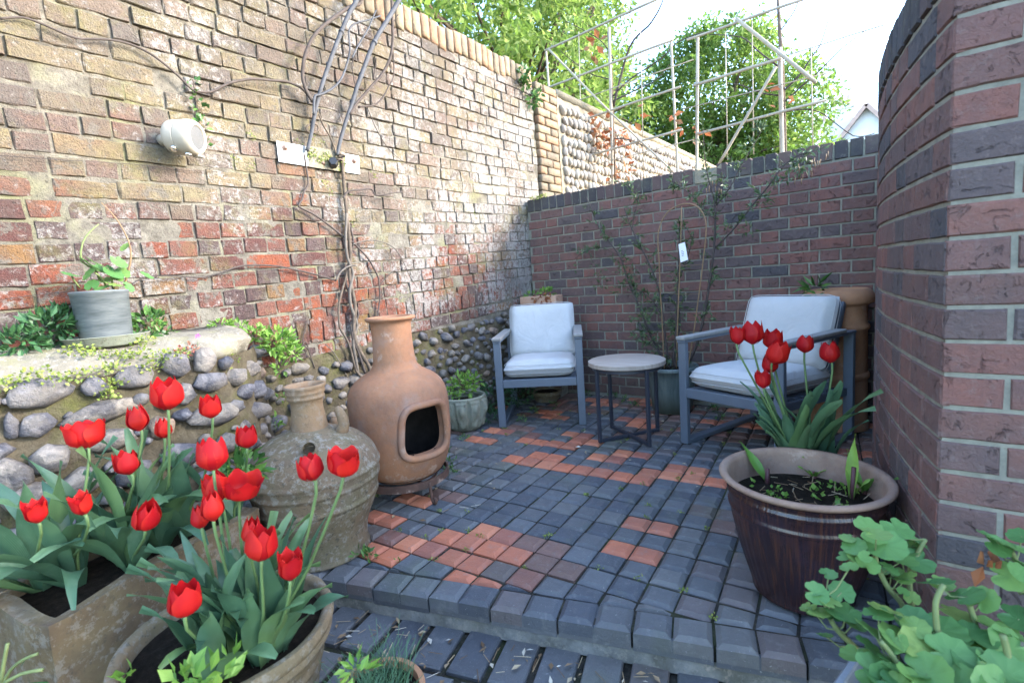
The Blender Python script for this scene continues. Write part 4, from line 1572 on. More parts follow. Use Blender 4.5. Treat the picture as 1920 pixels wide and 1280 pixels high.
st = thing('iron_stand', 'rusty iron stand with scrolled feet under the chiminea', 'stand', (CH[0], CH[1], 0), 0)
q = MB(); q.lathe([(.206, .112), (.214, .112), (.216, .078), (.208, .078), (.206, .112)], 56); shade_auto(q.build('ring', M['rust'], st, True, True))
q = MB(); q.lathe([(.150, .087), (.156, .087), (.156, .079), (.150, .079), (.150, .087)], 48); shade_auto(q.build('inner_ring', M['rust'], st, True, True))
a0 = math.atan2((-1.688,1.503,0.000)[1] - CH[1], (-1.688,1.503,0.000)[0] - CH[0])
for k in range(3):
    a = a0 + k * 2 * PI / 3
    ca, sa = math.cos(a), math.sin(a)
    q = MB()
    pts = [(.212, .10), (.216, .075), (.220, .045), (.226, .018), (.236, .007), (.249, .008), (.256, .018), (.252, .028), (.243, .030)]
    q.tube([(r * ca, r * sa, z) for r, z in pts], .0075, 8, True, 1)
    q.build('leg', M['rust'], st, True, True)
    q = MB(); q.bar((.05 * ca, .05 * sa, .082), (.20 * ca, .20 * sa, .082), .014, .006, .001); q.build('spoke', M['rust'], st, False, True)

# ================================================================ big old jar
AM = (-1.80, 1.00, 0)
am = thing('clay_jar', 'squat mossy clay jar with ribbed belly and narrow brown neck', 'jar', AM, .4)
pb = refine([(.0, .0), (.165, .0), (.172, .02), (.174, .07), (.186, .12), (.210, .175), (.226, .212), (.2285, .222), (.233, .224), (.234, .235), (.231, .24), (.240, .285), (.2405, .292), (.246, .295), (.247, .305), (.2435, .312), (.247, .33), (.248, .336), (.251, .34), (.251, .348), (.246, .354), (.240, .378), (.223, .412), (.190, .446), (.146, .473), (.098, .491), (.070, .503), (.060, .50)], .006)
q = MB(); q.lathe(pb, 72, warp=lambda r, t, z: r * (1 + .006 * mnoise.noise((math.cos(t) * 3, math.sin(t) * 3, z * 14))))
q.build('belly', M['amphora'], am, True, True)
pn = refine([(0.0736, .49), (0.0688, .505), (0.0640, .54), (0.0596, .575), (0.0592, .60), (0.0640, .618), (0.0692, .622), (0.0700, .630), (0.0664, .635), (0.0720, .642), (0.0736, .650), (0.0708, .655), (0.0768, .664), (0.0784, .673), (0.0720, .676), (0.0592, .668), (0.0528, .64), (0.0512, .52)], .006)
q = MB(); q.lathe(pn, 56); q.build('neck', M['amphora_neck'], am, True, True)
q = MB(); q.disc(.053, .655, 32, (0, 0), .012, 4); q.build('soil_plug', M['rust'], am, True, True)
def on_jar(az, r, z): return (r * math.cos(az), r * math.sin(az), z)
cam_az = math.atan2(-AM[1], -AM[0]) - .4
az = cam_az - .05
q = MB(); q.tube([on_jar(az, .170, .450), on_jar(az, .192, .468), on_jar(az, .212, .484)], [.030, .022, .021], 14, False, 1)
q.tube([on_jar(az, .212, .484), on_jar(az, .214, .486)], [.028, .026], 14, False); q.build('spout', M['amphora'], am, True, True)
az = cam_az + 1.15
q = MB(); q.tube([on_jar(az, .120, .475), on_jar(az, .135, .51), on_jar(az, .125, .555), on_jar(az, .112, .575)], [.026, .022, .018, .012], 10, True, 1); q.build('handle_stub', M['amphora_neck'], am, True, True)
az = cam_az + PI * .72
q = MB(); q.tube([on_jar(az, .120, .475), on_jar(az, .14, .50)], [.026, .020], 10); q.build('handle_stub', M['amphora_neck'], am, True, True)

# ================================================================ pots
def pot(name, label, loc, outer, inner, mat, soil_r, soil_z, n=56, group=None, soilmat='soil', warp=None, part='pot_wall'):
    root = thing(name, label, 'pot', loc, 0, group)
    q = MB(); q.lathe(outer + inner, n, warp=warp); shade_auto(q.build(part, mat, root, True, True), 50)
    if soil_r:
        q = MB(); q.disc(soil_r, soil_z, 36, (0, 0), .012, loc[0] * 10); q.build('soil', M[soilmat], root, True, True)
    return root

GP = (-.205, 1.652, 0)
gp = thing('glazed_pot', 'large dark brown glazed pot with wide pale rim by the curved wall', 'pot', GP)
def glaze_warp(r, t, z):
    return r * (1 + (.008 * math.cos(t * 46) if .02 < z < .25 else 0))
o1 = refine([(0.0000, .004), (0.1263, .004), (0.1369, .012), (0.1451, .04), (0.1630, .10), (0.1809, .165), (0.1940, .225), (0.2013, .262), (0.2017, .268), (0.2066, .272), (0.2074, .280), (0.2037, .285), (0.2066, .312), (0.2066, .316), (0.2107, .320), (0.2107, .328), (0.2074, .332), (0.2070, .346), (0.2135, .354)], .006)
q = MB(); q.lathe(o1, 184, warp=glaze_warp); q.build('glazed_body', M['glaze'], gp, True, True)
o2 = refine([(.208, .352), (.224, .360), (.231, .366), (.2325, .372), (.229, .377), (.221, .378), (.213, .376), (.207, .368), (.203, .345), (.196, .30), (.185, .24)], .006)
q = MB(); q.lathe(o2, 96); q.build('rim', M['rim_clay'], gp, True, True)
q = MB(); q.disc(.194, .295, 48, (0, 0), .022, 3); q.build('soil', M['soil'], gp, True, True)

# grey-green carved planter by the flint footing
CP = (-2.385, 2.485, 0)
def carve(r, t, z):
    if r < .10: return r
    a = (t * 10 / (2 * PI)) % 1.0
    u = abs(a - .5) * 2
    k = .010 * (1 if u < .78 else -.6)
    face = .013 * math.exp(-((a - .5) / .16) ** 2) * (math.sin(z * 46 + 1) * .6 + .6) * (1 if .03 < z < .19 else 0)
    return r + (k * (1 if z > .02 else .3) if z < .215 else 0) + face + .004 * mnoise.noise((math.cos(t) * 9, math.sin(t) * 9, z * 30))
cpo = thing('carved_planter', 'grey green stone planter carved with lobed panels, left of the corner chair', 'planter', CP)
o1 = refine([(.0, .0), (.085, .0), (.108, .012), (.132, .06), (.147, .12), (.153, .17), (.155, .215), (.158, .232), (.152, .240), (.140, .238), (.132, .225), (.128, .15)], .006)
q = MB(); q.lathe(o1, 140, warp=carve); q.build('carved_wall', M['carved'], cpo, True, True)
q = MB(); q.disc(.135, .19, 36, (0, 0), .015, 8); q.build('soil', M['soil'], cpo, True, True)

# tall terracotta chimney pot used as a planter
pot('chimney_pot', 'tall terracotta chimney pot planter with ringed shaft behind the right chair', (-.255, 3.50, 0),
    [(.0, .0), (.165, .0), (.168, .03), (.158, .06), (.155, .30), (.163, .306), (.166, .32), (.163, .334), (.154, .34), (.152, .585), (.160, .592), (.164, .604), (.160, .618), (.151, .626), (.150, .725), (.158, .735), (.178, .742), (.187, .752), (.185, .785), (.172, .808), (.160, .822)],
    [(.150, .826), (.138, .815), (.132, .74)], M['chimney_clay'], .136, .785)

# shrub pot behind the table
SP = (-1.245, 3.45, 0)
pot('shrub_pot', 'tapered grey green glazed pot behind the round table', SP,
    [(.0, .0), (.125, .0), (.135, .01), (.150, .12), (.166, .25), (.176, .300), (.186, .306), (.188, .325), (.182, .332)],
    [(.168, .330), (.160, .31), (.155, .25)], M['blue_pot'], .158, .29)

# small terracotta trough high on a stand behind the left chair, and a bowl under it
wt = thing('terracotta_trough', 'small chipped terracotta trough on a brick pier in the far corner', 'planter', (-2.37, 3.52, .775), .18)
q = MB()
q.box((-.165, -.075, 0), (.165, .075, .014), None, .003)
for y in (-.07, .07): q.box((-.165, y - .009, .0145), (.165, y + .009, .088), None, .004)
for x in (-.156, .156): q.box((x - .009, -.0605, .0145), (x + .009, .0605, .086), None, .003)
q.build('trough_wall', M['trough_clay'], wt, False, True)
q = MB(); q.box((-.145, -.06, .03), (.145, .06, .072)); q.build('soil', M['soil'], wt, False, True)
pr_ = thing('brick_pier', 'low dark brick pier in the corner carrying the terracotta trough', 'pier', (-2.37, 3.54, 0), .18)
q = MB(); q.box((-.15, -.09, 0), (.15, .09, .768)); q.build('mortar_core', M['new_mortar'], pr_, False, True)
for row in range(10):
    for xx in ((-.052, .108) if row % 2 else (-.108, .052)):
        key = 'S' if (xx in (-.052, .052)) else 'H'
        L = .2145 if key == 'S' else .102
        put('brick', rnd.choice(nkit.shapes[key])[1], pr_, Matrix.Translation((-2.37, 3.54, 0)) @ Matrix.Rotation(.18, 4, 'Z') @ frame((xx - (.0 if key == 'S' else 0), -.094, .042 + row * .0755), (1, 0, 0), (0, -1, 0)) @ Matrix.Diagonal((.88, 1, 1, 1)))
pot('clay_bowl', 'squat yellowed clay bowl on the paving under the left chair', (-2.27, 3.36, 0),
    [(.0, .0), (.09, .0), (.105, .02), (.118, .055), (.128, .06), (.130, .085), (.122, .09)], [(.110, .086), (.10, .06)], M['old_terracotta'], .108, .07)

# zinc bucket and its saucer on the ledge
ZP = (-2.430,0.571,0.886)
ZL = (ZP[0], ZP[1], ZP[2] + .004)
pot('zinc_saucer', 'shallow grey saucer under the zinc bucket on the mossy ledge', (ZL[0], ZL[1], ZL[2] - .012),
    [(.0, .0), (.122, .0), (.130, .006), (.137, .036), (.140, .038)], [(.137, .040), (.130, .034), (.124, .010), (.0, .009)], M['carved'], 0, 0)
zb = pot('zinc_bucket', 'straight sided zinc bucket of pelargoniums on the ledge', ZL,
    [(.0, .0), (.079, .0), (.081, .004), (.090, .188), (.0925, .190), (.0928, .197), (.090, .199)], [(.087, .195), (.085, .16)], M['zinc'], .085, .168)

# ---------------------------------------------------------------- tulip planters, bottom left
TB = (-1.325, .455, -.10)
def ribs(r, t, z):
    return r + (.004 * math.sin(z * 150) if .05 < z < .2 else 0) + .004 * mnoise.noise((math.cos(t) * 5, math.sin(t) * 5, z * 12))
pot('round_planter', 'round weathered clay planter with banded rim full of red tulips, bottom left', TB,
    refine([(.0, .0), (.155, .0), (.168, .02), (.192, .10), (.212, .18), (.226, .228), (.238, .236), (.244, .25), (.240, .262), (.247, .268), (.251, .285), (.246, .298)], .008),
    refine([(.234, .300), (.224, .292), (.220, .26), (.208, .2)], .01), M['old_terracotta'], .218, .262, 72, None, 'soil', ribs)
A0 = Vector((-1.567, .166)); A1 = Vector((-1.744, .738))
ax = (A1 - A0).normalized(); an = Vector((ax.y, -ax.x))
TA = A0 + ax * .30 - an * .17
tr = thing('stone_trough', 'rectangular brown stone trough planted with red tulips below the flints', 'planter', (TA.x, TA.y, -.10), math.atan2(ax.y, ax.x))
LT, WT, HT = .60, .34, .395
q = MB()
def rough_box(mb, lo, hi, nx, ny, nz, amp, seed):
    """a box with worn uneven faces"""
    def face(o, u, v, nu, nv):
        o = Vector(o); u = Vector(u); v = Vector(v)
        vs = []; fs = []
        for i in range(nu + 1):
            for j in range(nv + 1):
                p = o + u * (i / nu) + v * (j / nv)
                d = Vector((mnoise.noise((p.x * 6 + seed, p.y * 6, p.z * 6)), mnoise.noise((p.x * 6, p.y * 6 + seed, p.z * 6)), mnoise.noise((p.x * 6, p.y * 6, p.z * 6 + seed)))) * amp
                vs.append(p + d)
        for i in range(nu):
            for j in range(nv):
                a = i * (nv + 1) + j
                fs.append((a, a + nv + 1, a + nv + 2, a + 1))
        mb.add(vs, fs)
    x0, y0, z0 = lo; x1, y1, z1 = hi; X, Y, Z = x1 - x0, y1 - y0, z1 - z0
    face((x0, y0, z0), (X, 0, 0), (0, 0, Z), nx, nz); face((x1, y1, z0), (-X, 0, 0), (0, 0, Z), nx, nz)
    face((x1, y0, z0), (0, Y, 0), (0, 0, Z), ny, nz); face((x0, y1, z0), (0, -Y, 0), (0, 0, Z), ny, nz)
    face((x0, y0, z1), (X, 0, 0), (0, Y, 0), nx, ny); face((x0, y1, z0), (X, 0, 0), (0, -Y, 0), nx, ny)
w = .035
for i, (lo, hi) in enumerate((((-LT / 2, -WT / 2, 0), (LT / 2, -WT / 2 + w, HT)), ((-LT / 2, WT / 2 - w, 0), (LT / 2, WT / 2, HT)), ((-LT / 2, -WT / 2 + w, 0), (-LT / 2 + w, WT / 2 - w, HT - .004)), ((LT / 2 - w, -WT / 2 + w, 0), (LT / 2, WT / 2 - w, HT - .004)))):
    rough_box(q, lo, hi, 16, 10, 10, .020, 3.3)
shade_auto(q.build('trough_wall', M['sandstone'], tr, True, True), 50)
q = MB(); q.box((-LT / 2 + w - .005, -WT / 2 + w - .005, .2), (LT / 2 - w + .005, WT / 2 - w + .005, HT - .035)); q.build('soil', M['soil'], tr, False, True)
pot('tulip_pot', 'plain black pot of red tulips hidden behind the glazed pot', (-.20, 2.03, 0),
    [(.0, .0), (.10, .0), (.105, .01), (.135, .235), (.142, .24), (.143, .262)], [(.134, .262), (.126, .2)], M['black'], .128, .235, 40)
pot('grass_pot', 'small terracotta pot of blue green grass at the bottom edge', ((-0.964,0.619,0.060)[0], (-0.964,0.619,0.060)[1], -.10),
    [(.0, .0), (.078, .0), (.082, .006), (.104, .13), (.114, .132), (.116, .160), (.112, .165)], [(.102, .163), (.097, .12)], M['chimney_clay'], .098, .145, 48)

# ================================================================ tulips
def tulip(base, head, size, kind, yaw, tilt, leaves, label, group, seed, pr):
    r = random.Random(seed)
    root = thing('tulip', label, 'tulip', base, 0, group)
    b = Vector(base); h = Vector(head)
    axis = (Vector((0, 0, 1)) + Vector(tilt)).normalized() if len(tilt) == 3 else Vector((0, 0, 1))
    Hh = size * {'bud': 1.15, 'cup': 1.08, 'open': 1.0, 'flare': 1.15}[kind]
    foot = h - axis * Hh * .5
    mid = b.lerp(foot, .5) + Vector((r.uniform(-.015, .015), r.uniform(-.015, .015), 0))
    low = b.lerp(foot, .2); low.x = b.x + (low.x - b.x) * .5; low.y = b.y + (low.y - b.y) * .5
    st_ = MB()
    st_.tube([b - Vector((0, 0, .02)), low, mid, foot - axis * .03, foot + axis * .004], [.0042, .0042, .0038, .0034, .0042], 8, True, 1)
    st_.build('stem', M['tulip_stem'], root)
    z = axis; x = z.orthogonal().normalized(); y = z.cross(x)
    for k in range(6):
        a = yaw + k * PI / 3 + r.uniform(-.06, .06)
        me = PETALS[kind][k % 2]
        c, s = math.cos(a), math.sin(a)
        ex = x * c + y * s; ey = z.cross(ex)
        lean = r.uniform(-.07, .09) if kind != 'open' else r.uniform(-.05, .22)
        ez = (z + ex * lean).normalized(); ex2 = ey.cross(ez)
        sc = size * r.uniform(.95, 1.05)
        m4 = Matrix(((ex2.x * sc, ey.x * sc, ez.x * sc, foot.x), (ex2.y * sc, ey.y * sc, ez.y * sc, foot.y), (ex2.z * sc, ey.z * sc, ez.z * sc, foot.z), (0, 0, 0, 1)))
        put('petal', me, root, m4)
    for (az, L, W, lean, droop) in leaves:
        q = MB()
        blade(q, (b.x + .012 * math.cos(az), b.y + .012 * math.sin(az), b.z - .01), az, L, W, lean, droop, r.uniform(.12, .38), r.uniform(-.6, .6), r)
        q.build('leaf', M['tulip_leaf'], root)
    return root

A_BASE = [(-1.811,0.266,0.250), (-1.812,0.374,0.250), (-1.825,0.475,0.250), (-1.850,0.461,0.250), (-1.840,0.549,0.250), (-1.890,0.368,0.250), (-1.781,0.676,0.250), (-1.877,0.206,0.250), (-1.893,0.255,0.250), (-1.760,0.380,0.250)]
def auto_leaves(r, n, az0=None, spread=PI, L=(.2, .32), W=(.05, .085)):
    out = []
    for k in range(n):
        az = (az0 if az0 is not None else 0) + r.uniform(-spread, spread)
        out.append((az, r.uniform(*L), r.uniform(*W), r.uniform(.05, .42), r.uniform(.15, 1.25)))
    return out

SA = .25; SB = .16; SR = .235          # soil heights of trough, round planter and black pot
GR = 'red tulips in the stone trough'; GB = 'red tulips in the round planter'; GC = 'red tulips behind the glazed pot'
TUL = [
 # head, width, kind, where, label
 ((-1.750,0.327,0.682), .074, 'open', 'A', 'wide open red tulip, leftmost of the tall ones, before the flints'),
 ((-1.710,0.437,0.701), .062, 'bud', 'A', 'closed egg shaped red tulip just left of the tallest tulip'),
 ((-1.575,0.477,0.774), .078, 'cup', 'A', 'tallest red tulip, standing above all the others on the left'),
 ((-1.697,0.492,0.659), .052, 'bud', 'A', 'small red tulip partly behind the stem of the tallest tulip'),
 ((-1.566,0.576,0.715), .060, 'cup', 'A', 'red tulip right of the tallest one, against the grey flints'),
 ((-1.731,0.402,0.578), .062, 'cup', 'A', 'round red tulip crossed by the stem of the egg shaped tulip'),
 ((-1.541,0.654,0.604), .060, 'cup', 'A', 'red tulip left of the mossy jar, behind the rest of the bunch'),
 ((-1.594,0.186,0.559), .052, 'flare', 'A', 'short red tulip farthest left, near the edge of the picture'),
 ((-1.549,0.259,0.556), .05, 'flare', 'A', 'low red tulip half hidden behind the leaves of the wide open one'),
 ((-1.446,0.356,0.507), .070, 'bud', 'A', 'drooping salmon red tulip hanging over the stone trough'),
 ((-1.299,0.467,0.651), .070, 'cup', 'B', 'big red tulip leaning left, top of the crowded middle bunch'),
 ((-1.334,0.475,0.556), .066, 'cup', 'B', 'red tulip wedged in the middle of the crowded bunch'),
 ((-1.221,0.423,0.556), .058, 'bud', 'B', 'pinkish red tulip in front of the crowded middle bunch'),
 ((-1.220,0.490,0.578), .066, 'open', 'B', 'open red tulip at the right of the crowded bunch, one petal sticking out'),
 ((-1.320,0.427,0.504), .048, 'bud', 'B', 'small dark red tulip lowest in the crowded bunch'),
 ((-1.144,0.320,0.415), .064, 'cup', 'B', 'lowest dark red tulip, in front of the brown stone trough'),
 ((-1.180,0.481,0.480), .052, 'bud', 'B', 'dark red tulip partly behind another, above the round planter'),
 ((-1.080,0.457,0.487), .066, 'cup', 'B', 'deep red tulip on a dark stem in front of a half hidden one'),
 ((-1.030,0.488,0.438), .058, 'flare', 'B', 'ragged narrow red tulip low beside the foot of the jar'),
 ((-1.018,0.554,0.637), .054, 'cup', 'B', 'red tulip before the jar, left of the rightmost one of its planter'),
 ((-0.951,0.594,0.647), .060, 'open', 'B', 'broad red tulip before the jar, rightmost over the round planter'),
 ((-0.425,1.848,0.769), .058, 'flare', 'C', 'leftmost red tulip before the right chair, with frilled top'),
 ((-0.385,1.879,0.771), .072, 'cup', 'C', 'large pale red tulip second from left before the right chair'),
 ((-0.334,1.964,0.736), .064, 'cup', 'C', 'red tulip behind the largest hanging one before the right chair'),
 ((-0.305,1.879,0.704), .075, 'cup', 'C', 'large red tulip leaning out in front of two others, right chair'),
 ((-0.337,1.911,0.659), .058, 'bud', 'C', 'dark red tulip under the large leaning one, right chair'),
 ((-0.349,1.856,0.614), .056, 'flare', 'C', 'lowest red tulip between leaves before the right seat cushion'),
 ((-0.238,2.009,0.716), .056, 'cup', 'C', 'crimson tulip on its own in front of the right armrest'),
 ((-0.168,2.033,0.683), .064, 'cup', 'C', 'rightmost red tulip, beside the curved brick wall'),
]
for i, (h, size, kind, where, label) in enumerate(TUL):
    r = random.Random(500 + i)
    if where == 'A':
        w_ = Vector(A_BASE[i][:2]) - TA
        c = TA + ax * max(-.25, min(.25, w_.dot(ax))) + an * max(-.12, min(.115, w_.dot(an)))
        base = (c.x, c.y, SA); grp = GR
        lv = auto_leaves(r, 3, None, PI, (.28, .44), (.06, .095))
        lv.append((r.uniform(-1.3, .3), r.uniform(.30, .42), r.uniform(.06, .085), .55, 1.7))
        if i in (0, 7): lv += [(-1.5, .40, .085, .75, 2.3), (-.7, .44, .08, .7, 2.2), (-.2, .36, .075, .8, 2.4)] if i == 0 else [(-1.1, .42, .085, .8, 2.4), (-2.0, .34, .08, .7, 1.6)]
        if i in (9, 2): lv.append((.1, .34, .08, .8, 2.2))
    elif where == 'B':
        d = Vector(h[:2]) - Vector(TB[:2])
        c = Vector(TB[:2]) + d.normalized() * min(.15, d.length * .62)
        base = (c.x, c.y, SB); grp = GB
        lv = auto_leaves(r, 4, None, PI, (.22, .36), (.055, .09))
        lv.append((math.atan2(d.y, d.x) + r.uniform(-.9, .9), r.uniform(.22, .30), r.uniform(.06, .085), r.uniform(.3, .7), r.uniform(1.2, 2.2)))
    else:
        d = Vector(h[:2]) - Vector((-.20, 2.03))
        c = Vector((-.20, 2.03)) + d.normalized() * min(.09, d.length * .5)
        base = (c.x, c.y, SR); grp = GC
        lv = [(math.atan2(-.9, -.5) + r.uniform(-1.9, 1.9), r.uniform(.28, .42), r.uniform(.065, .095), r.uniform(.08, .45), r.uniform(.15, 1.2)) for _ in range(3)]
        lv.append((math.atan2(d.y, d.x) + r.uniform(-.5, .5), r.uniform(.22, .3), .06, .3, .9))
    k = Vector(f_)
    tl = (r.uniform(-.16, .16), r.uniform(-.16, .16), 0)
    if i == 9: tl = (.45, .1, -.0)
    if i == 0: tl = (-.2, .05, 0)
    if i == 10: tl = (-.25, .15, 0)
    if i == 13: tl = (.28, .1, 0)
    if i == 24: tl = (.35, -.1, 0)
    tulip(base, h, size, kind, r.uniform(0, 1), tl, lv, label, grp, 900 + i, None)

# ================================================================ leaves and shoots in the pots
def plant(name, label, loc, mat, spec, seed, stems=(), stem_mat='stem', cat='plant', group=None, part='foliage'):
    """spec: list of (centre, radius, n, leaf length, leaf width, up, flat)"""
    r = random.Random(seed)
    root = thing(name, label, cat, loc, 0, group)
    q = MB()
    for (c, rad, n, L, W, up, fl) in spec: tuft(q, c, rad, n, L, W, r, up, fl)
    q.build(part, M[mat], root, False)
    for pts, rr in stems:
        s_ = MB(); s_.tube(pts, rr, 6, True, 1); s_.build('stem', M[stem_mat], root)
    return root

# shoots in the glazed pot
gz = GP[2] + .297
def lily(label, base, leaves, stump, seed):
    r = random.Random(seed)
    root = thing('lily_shoot', label, 'plant', base, 0, 'young shoots in the glazed pot')
    if stump:
        s_ = MB(); s_.tube([(base[0], base[1], base[2] - .02), (base[0] + .004, base[1], base[2] + stump)], [.008, .006], 8); s_.build('cut_stalk', M['purple'], root)
    for (az, L, W, lean, droop) in leaves:
        q = MB(); blade(q, base, az, L, W, lean, droop, .2, r.uniform(-.3, .3), r, 8); q.build('leaf', M['weed'], root)
P1 = (-0.316,1.725,0.295); P2 = (-0.248,1.887,0.295); P3 = (-0.083,1.716,0.295); P4 = (-0.055,1.773,0.295); P5 = (-0.195,1.837,0.295)
lily('single long green leaf lying over the left rim of the glazed pot', P1, [(2.6, .16, .042, .7, .4)], .05, 1)
lily('pale green rosette shoot at the back of the glazed pot', P2, [(a, .075, .032, .5, .5) for a in (.2, 1.5, 2.9, 4.2, 5.3)], 0, 2)
lily('tall pale lily leaf beside a dead stalk in the glazed pot', P3, [(1.2, .20, .045, .05, .15), (2.2, .15, .04, .12, .2), (.2, .08, .03, .5, .4)], .10, 3)
lily('broad leaved shoot at the right rim of the glazed pot', P4, [(a, .085, .035, .55, .5) for a in (.0, .9, 2.2, 3.6, 5.2)] + [(-.2, .11, .035, .8, .3)], .03, 4)
lily('small flat shoot in the middle of the glazed pot', P5, [(a, .06, .028, .8, .5) for a in (.4, 2.0, 3.5, 5.0)], .02, 5)
r = random.Random(12)
q = MB()
for _ in range(46):
    a = r.uniform(0, 2 * PI); d = .165 * math.sqrt(r.random())
    if math.sin(a * 2 + 1) < -.1: continue
    tuft(q, (GP[0] + d * math.cos(a), GP[1] + d * math.sin(a), gz + .012), .016, 4, .018, .014, r, .5, .4)
tag(q.build('pot_seedlings', M['weed'], None, False), 'scatter of tiny green seedlings on the soil of the glazed pot', 'seedlings', None, 'stuff')
q = MB()
for _ in range(30):
    a = r.uniform(0, 2 * PI); d = .16 * math.sqrt(r.random())
    p = (GP[0] + d * math.cos(a), GP[1] + d * math.sin(a), gz + .010)
    b_ = r.uniform(0, 6)
    q.tube([p, (p[0] + .04 * math.cos(b_), p[1] + .04 * math.sin(b_), p[2] + r.uniform(0, .02))], .0012, 4)
tag(q.build('dry_stalks', M['litter'], None, False), 'dry straw stalks lying on the soil of the glazed pot', 'litter', None, 'stuff')

plant('leafy_plant', 'bushy green plant in the carved grey planter', (CP[0], CP[1], .19), 'weed', [((CP[0], CP[1] + .0, .30), .10, 170, .040, .017, .5, .9), ((CP[0] + .05, CP[1] + .04, .34), .07, 70, .04, .017, .5, .8), ((CP[0] - .06, CP[1] - .09, .25), .07, 60, .035, .015, .3, .6)], 21)
plant('low_fern', 'dark ferny growth on the paving left of the corner chair', (-2.42, 2.85, 0), 'fern', [((-2.42, 2.85, .12), .14, 220, .045, .013, .4, .8), ((-2.36, 3.1, .09), .13, 140, .045, .013, .4, .6), ((-2.3, 2.66, .05), .07, 60, .04, .012, .4, .5)], 22)
plant('trough_plant', 'small green and brown leaves in the terracotta trough', (-2.37, 3.52, .84), 'weed', [((-2.30, 3.50, .89), .055, 40, .045, .02, .4, .6), ((-2.46, 3.50, .87), .06, 30, .04, .016, .3, .4)], 23)
plant('dead_foliage', 'withered brown leaves hanging over the terracotta trough', (-2.37, 3.46, .84), 'brown_leaf', [((-2.33, 3.445, .85), .06, 30, .05, .022, -.8, .5), ((-2.25, 3.46, .84), .05, 20, .05, .02, -.8, .6)], 24)
plant('succulent', 'grey green drooping succulent in the chimney pot', (-.33, 3.45, .80), 'ivy', [((-.36, 3.40, .84), .05, 26, .09, .022, .2, .6), ((-.34, 3.33, .79), .03, 14, .06, .02, -.6, 1.0)], 25)

# bucket pelargonium
bz = ZL[2] + .17
def zp(dx, dy, dz): return (ZL[0] + dx, ZL[1] + dy, bz + dz)
pel = thing('pelargonium', 'sparse pelargonium with two long bare stems in the zinc bucket', 'plant', zp(0, 0, 0))
s1 = [(-2.450,0.583,1.127), (-2.450,0.575,1.173), (-2.430,0.533,1.203), (-2.420,0.545,1.271), (-2.420,0.571,1.311), (-2.420,0.603,1.342)]
s2_ = [(-2.450,0.659,1.107), (-2.440,0.676,1.159), (-2.420,0.689,1.221), (-2.420,0.688,1.284), (-2.420,0.666,1.355), (-2.420,0.636,1.405), (-2.420,0.622,1.424)]
s3_ = [(-2.450,0.621,1.098), (-2.430,0.616,1.150), (-2.430,0.607,1.181)]
s4_ = [(-2.440,0.518,1.104), (-2.420,0.500,1.134), (-2.420,0.495,1.153)]
s5_ = [(-2.450,0.601,1.104), (-2.430,0.585,1.140), (-2.420,0.566,1.157)]
for k, (pts, rr) in enumerate(((s1, [.0045, .0022]), (s2_, [.004, .0014]), (s3_, .004), (s4_, .003), (s5_, .004))):
    q = MB(); q.tube(pts, rr, 6, True, 1); q.build('stem', M['stem' if k != 1 else 'cane'], pel)
r = random.Random(31)
for P, sz in (((-2.420,0.550,1.192), .035), ((-2.410,0.569,1.194), .032), ((-2.420,0.644,1.196), .032), ((-2.420,0.622,1.155), .036), ((-2.410,0.547,1.151), .03), ((-2.410,0.491,1.153), .027), ((-2.410,0.672,1.255), .022), ((-2.400,0.580,1.098), .03), ((-2.400,0.612,1.107), .028), ((-2.410,0.659,1.098), .024), ((-2.430,0.734,1.143), .026), ((-2.440,0.611,1.130), .03), ((-2.450,0.594,1.172), .03), ((-2.440,0.653,1.149), .03), ((-2.420,0.550,1.111), .026)):
    m = Matrix.Translation(P) @ Matrix.Rotation(r.uniform(-.9, .9), 4, 'X') @ Matrix.Rotation(r.uniform(.1, 1.0), 4, 'Y') @ Matrix.Rotation(r.uniform(0, 6), 4, 'Z') @ Matrix.Scale(sz, 4)
    put('leaf', ROUND_ME[r.randrange(5)], pel, m)

# growth on the ledge and the flints
plant('ivy_clump', 'dark ferny clump on the ledge left of the zinc bucket', (-2.450,0.389,0.918), 'fern', [((-2.470,0.420,0.963), .075, 170, .045, .018, .3, .8), ((-2.420,0.329,0.927), .07, 130, .04, .016, .3, .6), ((-2.500,0.468,0.998), .05, 70, .04, .016, .3, .8)], 41)
plant('ivy_clump', 'leafy clump against the wall right of the zinc bucket', (-2.500,0.723,0.915), 'ivy', [((-2.500,0.737,0.947), .06, 90, .035, .02, .3, .9), ((-2.480,0.762,0.887), .055, 60, .03, .012, .3, .6), ((-2.440,0.689,0.886), .04, 24, .05, .03, .2, .5)], 42)
plant('corydalis', 'bright green leafy weeds spilling off the right end of the ledge', (-2.450,1.192,0.776), 'weed', [((-2.480,1.263,0.792), .085, 190, .04, .018, .4, .7), ((-2.500,1.337,0.725), .05, 80, .04, .018, .3, .8), ((-2.500,1.172,0.845), .06, 70, .035, .016, .4, .5), ((-2.470,1.254,0.656), .035, 30, .03, .016, .2, .9), ((-2.540,1.035,0.901), .06, 60, .025, .012, .3, .4), ((-2.530,1.090,0.889), .05, 40, .03, .014, .3, .4)], 43)
plant('corydalis', 'small bright weed among the flints by the jar neck', (-2.450,1.183,0.412), 'weed', [((-2.450,1.181,0.399), .035, 24, .028, .016, .2, 1.0), ((-2.480,1.245,0.504), .03, 14, .025, .014, .2, .8)], 44)
plant('leafy_plant', 'small green plant behind the tulips left of the jar', (-1.570,0.640,0.494), 'ivy', [((-1.570,0.641,0.502), .06, 60, .05, .028, .4, .7), ((-1.581,0.604,0.480), .04, 24, .05, .03, .3, .6)], 45)
r = random.Random(46)
q = MB()
